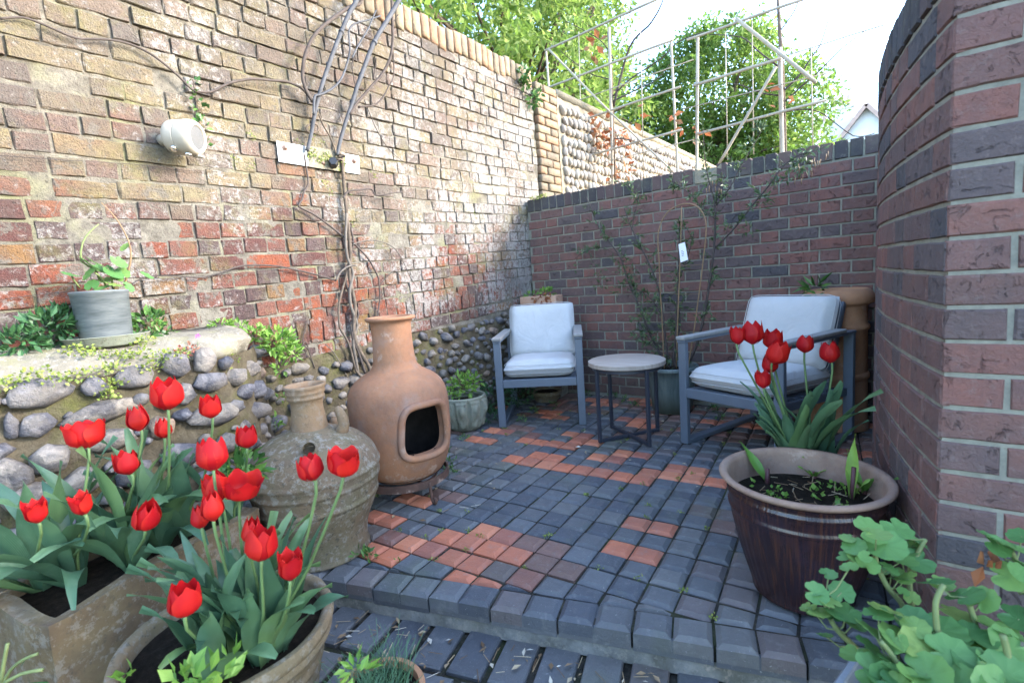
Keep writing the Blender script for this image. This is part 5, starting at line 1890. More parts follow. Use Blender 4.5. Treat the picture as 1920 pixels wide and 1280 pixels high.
for (x, z, y) in [(-2.240,0.611,0.840), (-2.200,0.516,0.809), (-2.190,0.425,0.808), (-2.190,0.355,0.795), (-2.250,0.557,0.848), (-2.220,0.671,0.824), (-2.190,0.623,0.789), (-2.190,0.505,0.754), (-2.190,0.485,0.720), (-2.220,0.725,0.822), (-2.300,0.643,0.885), (-2.300,0.444,0.885), (-2.280,0.497,0.867), (-2.250,0.882,0.738), (-2.280,0.942,0.772), (-2.200,0.310,0.830), (-2.200,0.257,0.806)]:
    P = (x, z, y)
    tuft(q, P, .05, 60, .013, .011, r, .3, .45, 0)
tag(q.build('ledge_sedum', M['moss'], None, False), 'yellow green sedum creeping over the edge of the mossy ledge', 'ground cover', None, 'stuff')
plant('red_sedum', 'reddish succulent with a tiny violet flower on the ledge', (-2.250,0.785,0.843), 'reddish', [((-2.240,0.775,0.834), .035, 70, .013, .010, .4, .8), ((-2.220,0.733,0.814), .025, 30, .012, .01, .4, .8)], 47)
fl = thing('violet_flower', 'single tiny violet flower on the concrete ledge', 'flower', (-2.270,0.826,0.859))
q = MB(); q.tube([(-2.270,0.821,0.837), (-2.260,0.823,0.859)], .0012, 5); q.build('stem', M['stem'], fl)
P = Vector((-2.260,0.824,0.881))
for k in range(5):
    a = k * 2 * PI / 5
    q = MB(); q.leaf(P, (.3, math.cos(a), math.sin(a)), (1, 0, 0), .013, .011); q.build('petal', M['pink'], fl, False)
plant('ivy_sprig', 'short ivy stem climbing the bricks above the speaker', (-2.586,1.083,1.860), 'ivy', [((-2.581,1.080,2.011), .03, 12, .03, .024, -.2, 1), ((-2.581,1.080,1.964), .025, 8, .03, .024, -.2, 1), ((-2.581,1.096,1.913), .03, 12, .03, .024, -.2, 1), ((-2.581,1.061,1.870), .025, 9, .03, .024, -.2, 1), ((-2.581,1.095,1.825), .03, 14, .032, .026, -.2, 1.2), ((-2.581,1.095,1.757), .02, 8, .03, .024, -.2, 1.2)], 48, [([(-2.586,1.085,2.037),(-2.586,1.086,1.990),(-2.586,1.085,1.919),(-2.586,1.083,1.860),(-2.586,1.094,1.802),(-2.586,1.095,1.742)], .002)], 'vine')
plant('wall_fern', 'green tuft growing from the joint near the far end of the old wall', (-2.576,3.756,2.722), 'ivy', [((-2.546,3.734,2.751), .05, 50, .05, .03, .1, 1.3), ((-2.556,3.747,2.679), .04, 34, .05, .03, -.1, 1.2)], 49)
plant('wall_fern', 'lower green tuft growing from the joint near the far end of the old wall', (-2.576,3.904,2.593), 'ivy', [((-2.546,3.858,2.574), .055, 50, .05, .03, .1, .9), ((-2.546,3.949,2.636), .04, 26, .05, .03, .1, .9)], 50)
# moss in the old wall and round the paving edges
r = random.Random(51)
q = MB()
for P in [(-2.588,1.816,1.384),(-2.588,1.817,1.337),(-2.588,1.846,1.416),(-2.588,1.871,1.605),(-2.588,1.821,1.646),(-2.588,1.733,1.592),(-2.588,1.715,1.635),(-2.588,1.301,1.684),(-2.588,1.225,1.699),(-2.588,1.665,1.761),(-2.588,2.060,1.720),(-2.588,2.997,1.547),(-2.588,1.579,1.833),(-2.588,1.666,1.891),(-2.588,1.711,1.861),(-2.588,1.320,1.830)]:
    tuft(q, P, .022, 26, .014, .005, r, .2, 1.2, 0)
for P in [(-2.506,3.682,1.695),(-2.461,3.682,1.693),(-2.417,3.682,1.695),(-2.373,3.682,1.697)]:
    tuft(q, (P[0], P[1], P[2] + .01), .02, 24, .018, .008, r, .5, .6, 0)
tag(q.build('wall_moss', M['moss'], None, False), 'tufts of yellow green moss in the joints of the old wall', 'moss', None, 'stuff')
q = MB()
for P in [(-2.139,2.029,0.000),(-1.983,1.914,0.000),(-1.972,1.831,0.000),(-1.858,1.806,0.000),(-2.175,1.523,0.000),(-1.582,1.047,0.000),(-1.627,1.043,0.000),(-1.799,3.633,0.000),(-1.682,3.585,0.000),(-1.541,3.466,0.000),(-2.048,3.638,0.000),(-2.117,3.237,0.000),(-2.187,3.040,0.000),(-2.095,2.772,0.000),(-2.446,3.107,0.000),(-0.975,3.537,0.000),(-0.893,3.359,0.000),(-2.207,2.270,0.000)]:
    tuft(q, (P[0], P[1], .015), .035, 26, .03, .009, r, .7, .5, 0)
tag(q.build('edge_weeds', M['ivy'], None, False), 'small weeds growing along the edges of the patio', 'weeds', None, 'stuff')
# fallen leaves, grit and twigs on the floor
q = MB()
for k in range(420):
    if k < 110: P = (r.uniform(-2.3, -.1), r.uniform(3.25, 3.66), .006)
    elif k < 190: P = (r.uniform(-1.9, .0), r.uniform(2.2, 3.4), .006)
    elif k < 230: P = (r.uniform(-2.3, -1.5), r.uniform(1.2, 2.4), .006)
    else:
        t = r.uniform(-1.0, 1.0); d = -.03 - abs(r.gauss(0, .16))
        c = KP + KD * t + KN * d; P = (c.x, c.y, lowz + .006)
    a = r.uniform(0, 6.3); L = r.uniform(.012, .035)
    if r.random() < .6: q.leaf(P, (math.cos(a), math.sin(a), r.uniform(-.05, .3)), (r.uniform(-.4, .4), r.uniform(-.4, .4), 1), L, L * r.uniform(.3, .6), .2)
    else: q.tube([P, (P[0] + L * 1.5 * math.cos(a), P[1] + L * 1.5 * math.sin(a), P[2] + r.uniform(0, .01))], .0011, 4)
tag(q.build('leaf_litter', M['litter'], None, False), 'dry leaf litter and twigs scattered over the paving', 'leaf litter', None, 'stuff')
q = MB()
for k in range(90):
    i_ = r.randint(-8, 8); j_ = r.randint(-6, 0)
    c = L0 + lx * ((i_ + .45 * (j_ % 2) + .5) * .128 + r.uniform(-.006, .006)) + ly * (j_ * .205 - .03 + r.uniform(-.1, .1))
    if kerb_side(c.x, c.y) > -.03: continue
    a = LA + PI / 2 + r.uniform(-.3, .3); L = r.uniform(.02, .07)
    q.tube([(c.x, c.y, lowz + .002), (c.x + L * math.cos(a), c.y + L * math.sin(a), lowz + r.uniform(.002, .01))], r.uniform(.001, .002), 4)
tag(q.build('dry_grass', M['litter'], None, False), 'dry straw lying in the joints of the lower paving', 'leaf litter', None, 'stuff')

q = MB()
for k in range(520):
    i_ = r.randint(-26, 26); j_ = r.randint(-10, 26)
    if r.random() < .5: c = G0 + gx * ((i_ + (j_ % 2)) * PIT + r.uniform(-.1, .1)) + gy * ((j_ + .5) * ROWP)
    else: c = G0 + gx * ((2 * (i_ // 2) + 1 + (j_ % 2)) * PIT) + gy * (j_ * ROWP + r.uniform(-.05, .05))
    if kerb_side(c.x, c.y) < .12 or not in_patio(c.x, c.y): continue
    if mnoise.noise((c.x * 1.6, c.y * 1.6, 4)) < -.12: continue
    for _ in range(2): tuft(q, (c.x + r.uniform(-.012, .012), c.y + r.uniform(-.012, .012), -.004), .012, 9, .009, .006, r, .5, .35, 0)
tag(q.build('joint_moss', M['moss'], None, False), 'low moss growing in the joints of the patio blocks', 'moss', None, 'stuff')

# grass in the small pot
GS = (-0.964,0.619,0.060)
q = MB(); r = random.Random(61)
for _ in range(240):
    a = r.uniform(0, 6.3); d = .09 * math.sqrt(r.random()); b_ = r.uniform(0, 6.3); h = r.uniform(.05, .13) * (1.3 if r.random() < .1 else 1)
    p = (GS[0] + d * math.cos(a), GS[1] + d * math.sin(a), .045)
    q.tube([p, (p[0] + .02 * math.cos(b_), p[1] + .02 * math.sin(b_), p[2] + h * .6), (p[0] + .05 * math.cos(b_), p[1] + .05 * math.sin(b_), p[2] + h)], [.0011, .0005], 3, False)
gr = thing('grass_clump', 'fine blue green grass filling the small terracotta pot', 'grass', (GS[0], GS[1], .045))
q.build('blades', M['grass'], gr, False)
plant('leafy_plant', 'bright green weed at the left of the grass pot', (-0.838,0.507,0.263), 'weed', [((-0.840,0.504,0.260), .03, 22, .035, .016, .3, .5)], 62)
plant('leafy_plant', 'bright green young shoots at the bottom edge before the round planter', (-1.043,0.292,0.308), 'weed', [((-1.149,0.211,0.313), .028, 14, .032, .02, .5, .7), ((-1.059,0.279,0.305), .04, 26, .035, .02, .5, .7), ((-1.036,0.321,0.296), .045, 30, .042, .018, .6, .8)], 63)
plant('strappy_plant', 'dark strap leaved plant in the bottom left corner', (-1.606,0.089,0.165), 'fern', [((-1.616,0.081,0.166), .05, 4, .06, .01, .5, .6)], 64, [([(-1.626,0.074,0.167),(-1.607,0.095,0.208),(-1.583,0.117,0.230),(-1.559,0.138,0.240)], .004), ([(-1.584,0.072,0.189),(-1.577,0.086,0.248),(-1.572,0.097,0.289)], .004), ([(-1.556,0.072,0.210),(-1.518,0.104,0.233),(-1.481,0.134,0.238)], .004)], 'stem')

# ================================================================ geraniums and their trough, bottom right
E0 = Vector((-0.043,1.142,0.220)); E1 = Vector((-0.078,1.002,0.220))
d = Vector((E0.x - E1.x, E0.y - E1.y)).normalized(); nn = Vector((d.y, -d.x))
gt = thing('lead_trough', 'pale grey trough with thin rim half hidden by geranium leaves', 'planter', (E0.x + nn.x * .2, E0.y + nn.y * .2 - .1, -.10), math.atan2(d.y, d.x))
q = MB()
cx0 = E0.x + nn.x * .2; cy0 = E0.y + nn.y * .2 - .1
inv = Matrix.Translation((cx0, cy0, 0)) @ Matrix.Rotation(math.atan2(d.y, d.x), 4, 'Z')
inv = inv.inverted()
le = inv @ Vector((E0.x, E0.y, 0))
X1 = le.x; Y1_ = le.y; X0 = X1 - .52; Y0_ = Y1_ - .42
for lo, hi in (((X0, Y1_ - .016, 0), (X1, Y1_, .32)), ((X0, Y0_, 0), (X1, Y0_ + .016, .32)), ((X1 - .016, Y0_ + .0165, 0), (X1, Y1_ - .0165, .32)), ((X0, Y0_ + .0165, 0), (X0 + .016, Y1_ - .0165, .32))):
    q.box(lo, hi, None, .003)
q.build('trough_wall', M['plate'], gt, False, True)
q = MB(); q.box((X0 + .017, Y0_ + .017, .05), (X1 - .017, Y1_ - .017, .26)); q.build('soil', M['soil'], gt, False, True)

def geranium(label, base, stems, leaves, seed):
    r = random.Random(seed)
    root = thing('geranium', label, 'plant', base, 0, 'geraniums in the grey trough')
    for pts, rr in stems:
        q = MB(); q.tube(pts, rr, 8, True, 2); q.build('stem', M['stem'], root)
    more = []
    for (P, sz) in leaves:
        more.append((P, sz * .86))
        if r.random() < .75: more.append(((P[0] + r.uniform(-.045, .045), P[1] + r.uniform(-.05, .03), P[2] + r.uniform(-.035, .02)), sz * r.uniform(.5, .75)))
    for (P, sz) in more:
        yaw = r.uniform(0, 6.28)
        # blades face up and a little towards the light of the open sky, each on its own stalk
        m = Matrix.Translation(P) @ Matrix.Rotation(r.uniform(-.45, .75), 4, 'X') @ Matrix.Rotation(r.uniform(-.5, .5), 4, 'Y') @ Matrix.Rotation(yaw, 4, 'Z') @ Matrix.Scale(sz, 4)
        put('leaf', ROUND_ME[r.randrange(5)], root, m)
        near = min((Vector(p) for pts, _ in stems for p in pts), key=lambda v: (v - Vector(P)).length + (.08 if v.z > P[2] else 0))
        q = MB(); q.tube([near, near.lerp(Vector(P), .5) - Vector((0, 0, .012)), Vector(P)], [.0018, .0013], 5, False); q.build('leaf_stalk', M['stem'], root)
    return root
geranium('geranium with twisting stem and leaf clusters in front of the glazed pot', (0.075,1.177,0.203),
    [([(0.076,1.175,0.192),(0.040,1.163,0.289),(0.027,1.160,0.332),(0.005,1.148,0.365),(-0.012,1.142,0.409),(-0.017,1.142,0.435)], [.006, .0045]), ([(0.064,1.189,0.177),(0.047,1.195,0.295),(0.040,1.199,0.360),(0.051,1.217,0.412),(0.064,1.231,0.442)], [.006, .004]), ([(-0.012,1.076,0.236),(-0.045,1.057,0.279),(-0.070,1.043,0.311),(-0.085,1.037,0.343),(-0.092,1.036,0.374)], [.006, .004])],
    [((-0.025,1.155,0.472), .036), ((0.018,1.199,0.466), .034), ((-0.000,1.145,0.453), .042), ((-0.049,1.120,0.449), .026), ((-0.040,1.111,0.432), .030), ((-0.065,1.104,0.432), .016), ((0.047,1.242,0.430), .030), ((0.053,1.204,0.405), .032), ((0.029,1.163,0.423), .028), ((0.011,1.169,0.388), .024), ((0.022,1.151,0.386), .020), ((-0.019,1.165,0.429), .028), ((0.035,1.229,0.412), .030),
     ((-0.104,1.028,0.383), .026), ((-0.066,1.069,0.375), .026), ((-0.083,1.030,0.372), .024), ((-0.101,1.014,0.354), .026), ((-0.055,1.060,0.340), .026), ((-0.073,1.022,0.356), .022), ((-0.046,1.052,0.327), .026)], 71)
geranium('bushy geranium with broad scalloped leaves along the bottom right', (0.092,1.048,0.273),
    [([(0.093,1.045,0.255),(0.085,1.046,0.301),(0.076,1.048,0.348),(0.071,1.054,0.412),(0.082,1.067,0.443)], [.006, .004]), ([(0.033,0.978,0.278),(0.018,0.974,0.333),(-0.004,0.963,0.370)], [.006, .004]), ([(0.151,1.135,0.214),(0.142,1.140,0.292),(0.125,1.139,0.370),(0.117,1.136,0.390)], [.006, .004]), ([(0.155,1.024,0.302),(0.161,1.037,0.353),(0.153,1.038,0.396)], .005)],
    [((0.076,1.133,0.407), .034), ((0.118,1.138,0.391), .036), ((0.006,1.048,0.376), .036), ((-0.012,1.005,0.350), .040), ((0.025,1.009,0.352), .042), ((0.053,1.005,0.352), .042), ((0.082,1.077,0.350), .044), ((0.120,1.082,0.348), .044), ((0.161,1.137,0.343), .044), ((0.175,1.097,0.341), .044), ((0.087,1.006,0.352), .042), ((0.127,1.010,0.347), .044), ((0.025,0.955,0.335), .042), ((-0.011,0.950,0.316), .038), ((0.058,0.956,0.341), .042), ((0.157,1.008,0.348), .042), ((0.097,0.960,0.337), .042), ((-0.038,0.980,0.316), .030), ((0.045,1.075,0.353), .034), ((0.149,1.147,0.296), .038), ((0.004,0.912,0.324), .04), ((0.199,1.216,0.329), .036), ((0.104,1.145,0.348), .03), ((0.045,0.921,0.342), .04), ((0.140,0.969,0.343), .04)], 72)
geranium('geranium shoot with lobed leaves at the right edge', (0.214,1.229,0.338),
    [([(0.219,1.226,0.298),(0.210,1.232,0.377),(0.193,1.228,0.437),(0.181,1.223,0.468)], [.005, .0035])],
    [((0.163,1.211,0.477), .034), ((0.188,1.204,0.471), .036), ((0.178,1.189,0.422), .032), ((0.203,1.234,0.427), .032), ((0.209,1.294,0.457), .026), ((0.194,1.245,0.380), .028)], 73)
br = thing('withered_leaf', 'curled brown leaf on the geranium at the right edge', 'leaf', (0.156,1.210,0.423))
q = MB(); tuft(q, (0.156,1.210,0.423), .012, 5, .035, .02, random.Random(3), 0, .6); q.build('blade', M['brown_leaf'], br, False)

# ================================================================ shrub, hoop and tag behind the table
sb = thing('shrub', 'loose open evergreen shrub in the grey green pot against the dark wall', 'shrub', (SP[0], SP[1], .29))
r = random.Random(81)
stems = [
 ([(-1.270,3.452,0.306),(-1.378,3.474,0.495),(-1.480,3.495,0.730),(-1.585,3.517,0.971),(-1.643,3.539,1.135),(-1.808,3.560,1.353),(-1.921,3.582,1.615)], [.009, .003]),
 ([(-1.258,3.452,0.299),(-1.283,3.464,0.498),(-1.309,3.475,0.767),(-1.354,3.487,0.959),(-1.443,3.499,1.157),(-1.524,3.510,1.319),(-1.584,3.522,1.481)], [.009, .003]),
 ([(-1.239,3.452,0.300),(-1.202,3.458,0.577),(-1.190,3.464,0.802),(-1.177,3.470,1.023),(-1.166,3.476,1.240),(-1.161,3.482,1.347)], [.009, .003]),
 ([(-1.224,3.452,0.301),(-1.210,3.472,0.460),(-1.185,3.492,0.649),(-1.204,3.512,0.874),(-1.130,3.532,1.091),(-1.096,3.552,1.234)], [.008, .003]),
 ([(-1.144,3.452,0.313),(-1.069,3.460,0.466),(-1.012,3.469,0.686),(-0.975,3.477,0.901),(-0.945,3.485,1.111),(-0.933,3.494,1.319),(-0.937,3.502,1.440)], [.011, .005]),
 ([(-0.943,3.502,1.128),(-0.824,3.502,1.237),(-0.711,3.502,1.373),(-0.619,3.502,1.473),(-0.531,3.502,1.584),(-0.447,3.502,1.629),(-0.392,3.502,1.633)], [.006, .0025]),
 ([(-0.934,3.502,1.422),(-0.968,3.502,1.565),(-0.992,3.502,1.705),(-1.001,3.502,1.909)], [.005, .002]),
 ([(-0.928,3.482,1.413),(-0.890,3.482,1.516),(-0.885,3.482,1.615)], [.004, .002]),
 ([(-0.922,3.482,1.402),(-0.832,3.482,1.506),(-0.766,3.482,1.626),(-0.673,3.482,1.767),(-0.649,3.482,1.824)], [.005, .002]),
 ([(-0.939,3.502,1.320),(-1.013,3.502,1.382),(-1.074,3.502,1.478),(-1.179,3.502,1.583),(-1.222,3.502,1.608)], [.004, .002]),
 ([(-1.322,3.552,0.643),(-1.398,3.552,0.782),(-1.498,3.552,0.865),(-1.548,3.552,0.888)], [.004, .002]),
 ([(-1.275,3.452,0.384),(-1.371,3.452,0.459),(-1.471,3.452,0.517),(-1.531,3.452,0.576)], [.004, .002]),
 ([(-1.663,3.582,1.136),(-1.804,3.582,1.210),(-1.946,3.582,1.202),(-2.057,3.582,1.148)], [.003, .0015]),
 ([(-1.542,3.552,1.322),(-1.516,3.552,1.435),(-1.486,3.552,1.565),(-1.610,3.552,1.681)], [.003, .0015]),
 ([(-1.243,3.422,0.313),(-1.321,3.422,0.426),(-1.396,3.422,0.541),(-1.430,3.422,0.697)], [.005, .002])]
q = MB()
for pts, rr in stems:
    s_ = MB(); s_.tube(pts, rr, 6, True, 2); s_.build('stem', M['dark_vine'], sb)
    P = [Vector(p) for p in pts]
    n = len(P)
    for i in range(1, n):
        k = 3 if i < 2 else 6
        for _ in range(k):
            c = P[i - 1].lerp(P[i], r.random())
            d = rdir(r, .5); L = r.uniform(.03, .10)
            e = c + d * L
            if e.y > YB - .03: e.y = YB - .03
            q.cur = 1; q.tube([c, e], [.0016, .0009], 3, False); q.cur = 0
            m = r.randint(4, 11)
            for t in range(m):
                p = c.lerp(e, (t + 1) / m)
                dd = (d + rdir(r) * .9).normalized()
                q.leaf(p, dd, rdir(r, .6), r.uniform(.022, .042), r.uniform(.009, .016))
for P, n in (((-0.447,3.502,1.568), 60), ((-0.503,3.502,1.516), 40), ((-0.650,3.502,1.397), 40), ((-0.744,3.502,1.228), 26), ((-1.577,3.552,1.010), 50), ((-1.684,3.582,0.892), 34), ((-1.803,3.552,0.941), 30), ((-1.440,3.502,0.768), 40), ((-1.486,3.502,0.650), 40), ((-1.190,3.452,0.653), 30), ((-1.410,3.452,0.498), 30), ((-2.076,3.582,1.085), 16), ((-1.859,3.582,1.048), 20)):
    tuft(q, P, .065, int(n * 1.0), .034, .012, r, .1, .9, .1)
q.build('foliage', [M['shrub_leaf'], M['dark_vine']], sb, False)
q = MB()
for P in [(-0.473,3.492,1.556),(-0.445,3.492,1.505),(-0.412,3.492,1.529),(-0.377,3.492,1.568),(-0.343,3.492,1.577),(-0.325,3.492,1.603),(-0.966,3.492,1.529),(-0.939,3.492,1.542),(-0.912,3.492,1.514)]:
    for _ in range(3):
        a = (P[0] + r.uniform(-.03, .03), P[1] + r.uniform(-.03, .03), P[2] + r.uniform(-.02, .03))
        q.tube([a, (a[0] + r.uniform(-.004, .004), a[1], a[2] - .035)], [.0028, .0018], 5)
q.build('catkins', M['cane'], sb)
hp = thing('cane_hoop', 'arched cane hoop support with thin cross strings among the shrub stems', 'plant support', (SP[0], SP[1] - .03, .29))
q = MB(); q.tube([(-1.275,3.402,0.316),(-1.280,3.402,0.507),(-1.281,3.402,0.697),(-1.286,3.402,0.884),(-1.287,3.402,1.069),(-1.288,3.402,1.251),(-1.239,3.402,1.371),(-1.157,3.402,1.423),(-1.068,3.402,1.428),(-0.998,3.402,1.377),(-0.966,3.402,1.274),(-0.984,3.402,1.097),(-1.016,3.402,0.872),(-1.050,3.402,0.657),(-1.075,3.402,0.511),(-1.109,3.402,0.324)], .0042, 7, True, 2); q.build('hoop', M['cane'], hp)
q = MB(); q.tube([(-1.194,3.412,0.318),(-1.178,3.412,0.583),(-1.158,3.412,0.878),(-1.140,3.412,1.129),(-1.125,3.412,1.416)], .0038, 7, True, 1); q.build('upright_cane', M['cane'], hp)
for y in (497, 551):
    pass
q = MB(); q.tube([(-1.278,3.407,1.042),(-1.145,3.407,1.029),(-0.997,3.407,1.025)], .0012, 4); q.build('string', M['litter'], hp)
q = MB(); q.tube([(-1.281,3.407,0.854),(-1.151,3.407,0.834),(-1.026,3.407,0.833)], .0012, 4); q.build('string', M['litter'], hp)
lt = thing('plant_tag', 'white plant label hanging on the shrub inside the cane hoop', 'label', (-1.111,3.372,1.179))
c4 = [Vector(v) for v in [(-1.140,3.372,1.171),(-1.097,3.372,1.181),(-1.079,3.372,1.064),(-1.129,3.372,1.050)]]
q = MB()
q.add([v for v in c4] + [v + Vector((0, .0015, 0)) for v in c4], [(0, 3, 2, 1), (4, 5, 6, 7), (0, 1, 5, 4), (1, 2, 6, 5), (2, 3, 7, 6), (3, 0, 4, 7)])
q.build('card', M['tag'], lt, False)
q = MB()
for k in range(4):
    a = c4[3].lerp(c4[0], .30 + .09 * k); b_ = c4[2].lerp(c4[1], .30 + .09 * k)
    u0 = a.lerp(b_, .28); u1 = a.lerp(b_, .55 + .12 * ((k * 7) % 3) / 2)
    h = (c4[0] - c4[3]) * .03
    o_ = Vector((0, -.0012, 0))
    q.add([u0 + o_, u1 + o_, u1 + h + o_, u0 + h + o_], [(0, 1, 2, 3)])
q.build('print', M['print'], lt, False)

# ================================================================ on the old wall: speaker, plate, stems, vine
SPK = Vector((-2.481,0.970,1.738))
axs = Vector((.80, .60, -.10)).normalized()
sp = thing('speaker', 'round cream outdoor speaker fixed to the old brick wall', 'speaker', SPK)
def oriented(o, z):
    z = Vector(z).normalized(); x = z.orthogonal().normalized()
    if abs(z.z) < .95:
        x = Vector((0, 0, 1)).cross(z).normalized()
    y = z.cross(x)
    return Matrix(((x.x, y.x, z.x, o[0]), (x.y, y.y, z.y, o[1]), (x.z, y.z, z.z, o[2]), (0, 0, 0, 1)))
T = oriented(SPK, axs) @ Matrix.Scale(.80, 4)
q = MB(T); q.lathe(refine([(.0, -.085), (.060, -.083), (.080, -.072), (.088, -.050), (.0905, -.012), (.0895, -.0115), (.0895, -.009), (.0905, -.0085), (.094, .03), (.092, .055), (.084, .072), (.074, .079), (.064, .078), (.061, .072)], .005), 56); q.build('case', M['speaker'], sp)
q = MB(T); q.lathe([(.0, .0735), (.04, .0732), (.062, .071)], 48); q.build('grille', M['grille'], sp)
for k, (a, zz) in enumerate(((-2.25, -.02), (-1.75, .03), (-1.2, .05))):
    o = T @ Vector((.096 * math.cos(a), .096 * math.sin(a), zz))
    d = (T.to_3x3() @ Vector((math.cos(a), math.sin(a), 0))).normalized()
    q = MB(oriented(o, d)); q.lathe([(.0, .008), (.008, .008), (.014, .006), (.015, .0), (.015, -.012), (.0, -.012)], 20); q.build('knob', M['chrome'], sp)
q = MB(); e = SPK - axs * .07
q.tube([e, (XL + .02, e.y - .01, e.z - .01)], [.022, .026], 14); q.build('wall_mount', M['speaker'], sp)
q = MB(T); q.bar((.03, -.093, .03), (.03, -.093, .085), .03, .01, .002); q.build('bracket', M['speaker'], sp)

pt = thing('wall_plate', 'long galvanised fixing plate bolted across the old brick wall', 'plate', (-2.584,1.684,1.778))
c4 = [Vector(v) for v in [(-2.576,1.446,1.825),(-2.576,1.958,1.822),(-2.576,1.952,1.715),(-2.576,1.446,1.720)]]
q = MB(); q.add(c4 + [v - Vector((.006, 0, 0)) for v in c4], [(3, 2, 1, 0), (4, 5, 6, 7), (0, 1, 5, 4), (1, 2, 6, 5), (2, 3, 7, 6), (3, 0, 4, 7)]); q.build('sheet', M['plate'], pt, False)
for P in [(-2.574,1.488,1.796),(-2.574,1.704,1.746),(-2.574,1.918,1.788)]:
    q = MB(oriented(P, (1, 0, 0))); q.lathe([(.0, .012), (.006, .011), (.009, .006), (.0095, .002), (.015, .0018), (.016, .0), (.016, -.002)], 18); q.build('bolt', M['bolt'], pt)
q = MB(); r = random.Random(5)
for P in [(-2.572,1.622,1.800),(-2.572,1.642,1.783),(-2.572,1.663,1.769),(-2.572,1.688,1.761),(-2.572,1.710,1.776),(-2.572,1.733,1.797),(-2.572,1.750,1.776),(-2.572,1.777,1.768),(-2.572,1.806,1.778),(-2.572,1.825,1.756),(-2.572,1.845,1.747),(-2.572,1.660,1.797),(-2.572,1.693,1.797),(-2.572,1.721,1.760),(-2.572,1.753,1.741),(-2.572,1.794,1.734),(-2.572,1.835,1.782),(-2.572,1.624,1.769)]:
    tuft(q, P, .020, 26, .012, .008, r, .0, .8, 0)
q.build('moss_crust', M['moss'], pt, False)
q = MB(); vs = []; fs = []
c0, c1, c2, c3 = [Vector(v) for v in [(-2.574,1.620,1.829),(-2.574,1.857,1.828),(-2.573,1.849,1.714),(-2.574,1.618,1.715)]]
for i in range(15):
    for j in range(9):
        p_ = c0.lerp(c1, i / 14).lerp(c3.lerp(c2, i / 14), j / 8)
        d_ = .003 * mnoise.noise(p_ * 60) + .002
        if i in (0, 14): p_ = p_ + (c1 - c0) * .05 * mnoise.noise((j * .9, i, 3))
        vs.append((p_.x + d_, p_.y, p_.z))
for i in range(14):
    for j in range(8):
        a = i * 9 + j
        fs.append((a, a + 9, a + 10, a + 1))
q.add(vs, fs); q.build('lichen_crust', M['concrete'], pt)
hx = Vector((-2.546,1.754,1.751))
nb = thing('black_socket', 'black six sided plastic socket on the galvanised plate', 'fixing', hx)
q = MB(oriented(hx, (.75, -.5, .2))); q.lathe([(.0, .022), (.022, .022), (.027, .017), (.027, -.022), (.022, -.026), (.0, -.026)], 6); q.build('hexagon', M['black'], nb, False)

def strand(parent, name, pts, rr, mat, n=7, sm=2):
    q = MB(); q.tube(pts, rr, n, True, sm); return q.build(name, M[mat], parent)
g1 = thing('grey_stem', 'smooth blue grey stem leaning up the wall, left of a pair', 'stem', (-2.566,1.615,1.801), 0, 'smooth grey stems on the old wall')
strand(g1, 'shaft', [(-2.556,1.605,1.794),(-2.543,1.635,1.889),(-2.529,1.659,1.989),(-2.516,1.700,2.114),(-2.503,1.772,2.280),(-2.489,1.840,2.425),(-2.476,1.920,2.579),(-2.463,1.972,2.664),(-2.449,2.065,2.866),(-2.436,2.186,3.144)], [.0095, .0135], 'tube', 10)
for P in [(-2.536,1.674,2.021),(-2.511,1.770,2.271),(-2.486,1.860,2.464)]:
    q = MB(); q.tube([(P[0], P[1] - .004, P[2] - .006), (P[0], P[1] + .004, P[2] + .006)], .0150, 10); q.build('node', M['tube'], g1)
g2 = thing('grey_stem', 'smooth blue grey stem leaning up the wall, right of a pair', 'stem', (-2.566,1.799,1.805), 0, 'smooth grey stems on the old wall')
strand(g2, 'shaft', [(-2.556,1.791,1.796),(-2.543,1.815,1.880),(-2.530,1.855,1.985),(-2.517,1.904,2.096),(-2.504,1.939,2.189),(-2.491,1.974,2.268),(-2.478,2.072,2.462),(-2.465,2.182,2.622),(-2.452,2.290,2.778),(-2.439,2.497,3.073),(-2.426,2.716,3.389)], [.010, .015], 'tube', 10)
for P in [(-2.526,1.915,2.109),(-2.501,1.977,2.266),(-2.476,2.080,2.473)]:
    q = MB(); q.tube([(P[0], P[1] - .004, P[2] - .006), (P[0], P[1] + .004, P[2] + .006)], .0165, 10); q.build('node', M['tube'], g2)
cl = thing('climbing_vine', 'bare twisted vine climbing the old wall and looping round the grey stems', 'vine', (-2.546,1.768,0.556))
strand(cl, 'trunk', [(-2.566,1.808,1.822),(-2.564,1.826,1.779),(-2.563,1.820,1.627),(-2.561,1.817,1.473),(-2.560,1.814,1.318),(-2.558,1.806,1.209),(-2.557,1.786,1.124),(-2.555,1.791,1.029),(-2.554,1.799,0.924),(-2.552,1.772,0.814),(-2.551,1.773,0.717),(-2.549,1.810,0.624),(-2.548,1.849,0.541),(-2.546,1.854,0.439)], [.010, .012], 'vine')
strand(cl, 'trunk', [(-2.546,1.806,1.471),(-2.547,1.779,1.316),(-2.548,1.780,1.208),(-2.549,1.807,1.123),(-2.550,1.773,1.030),(-2.552,1.768,0.926),(-2.553,1.798,0.811),(-2.554,1.757,0.720),(-2.555,1.764,0.589),(-2.556,1.773,0.422)], [.008, .010], 'grey_vine')
strand(cl, 'trunk', [(-2.576,1.837,1.414),(-2.572,1.849,1.320),(-2.568,1.809,1.210),(-2.565,1.761,1.085),(-2.561,1.788,0.973),(-2.557,1.817,0.874),(-2.554,1.756,0.768),(-2.550,1.783,0.651),(-2.546,1.813,0.514)], [.006, .008], 'dark_vine')
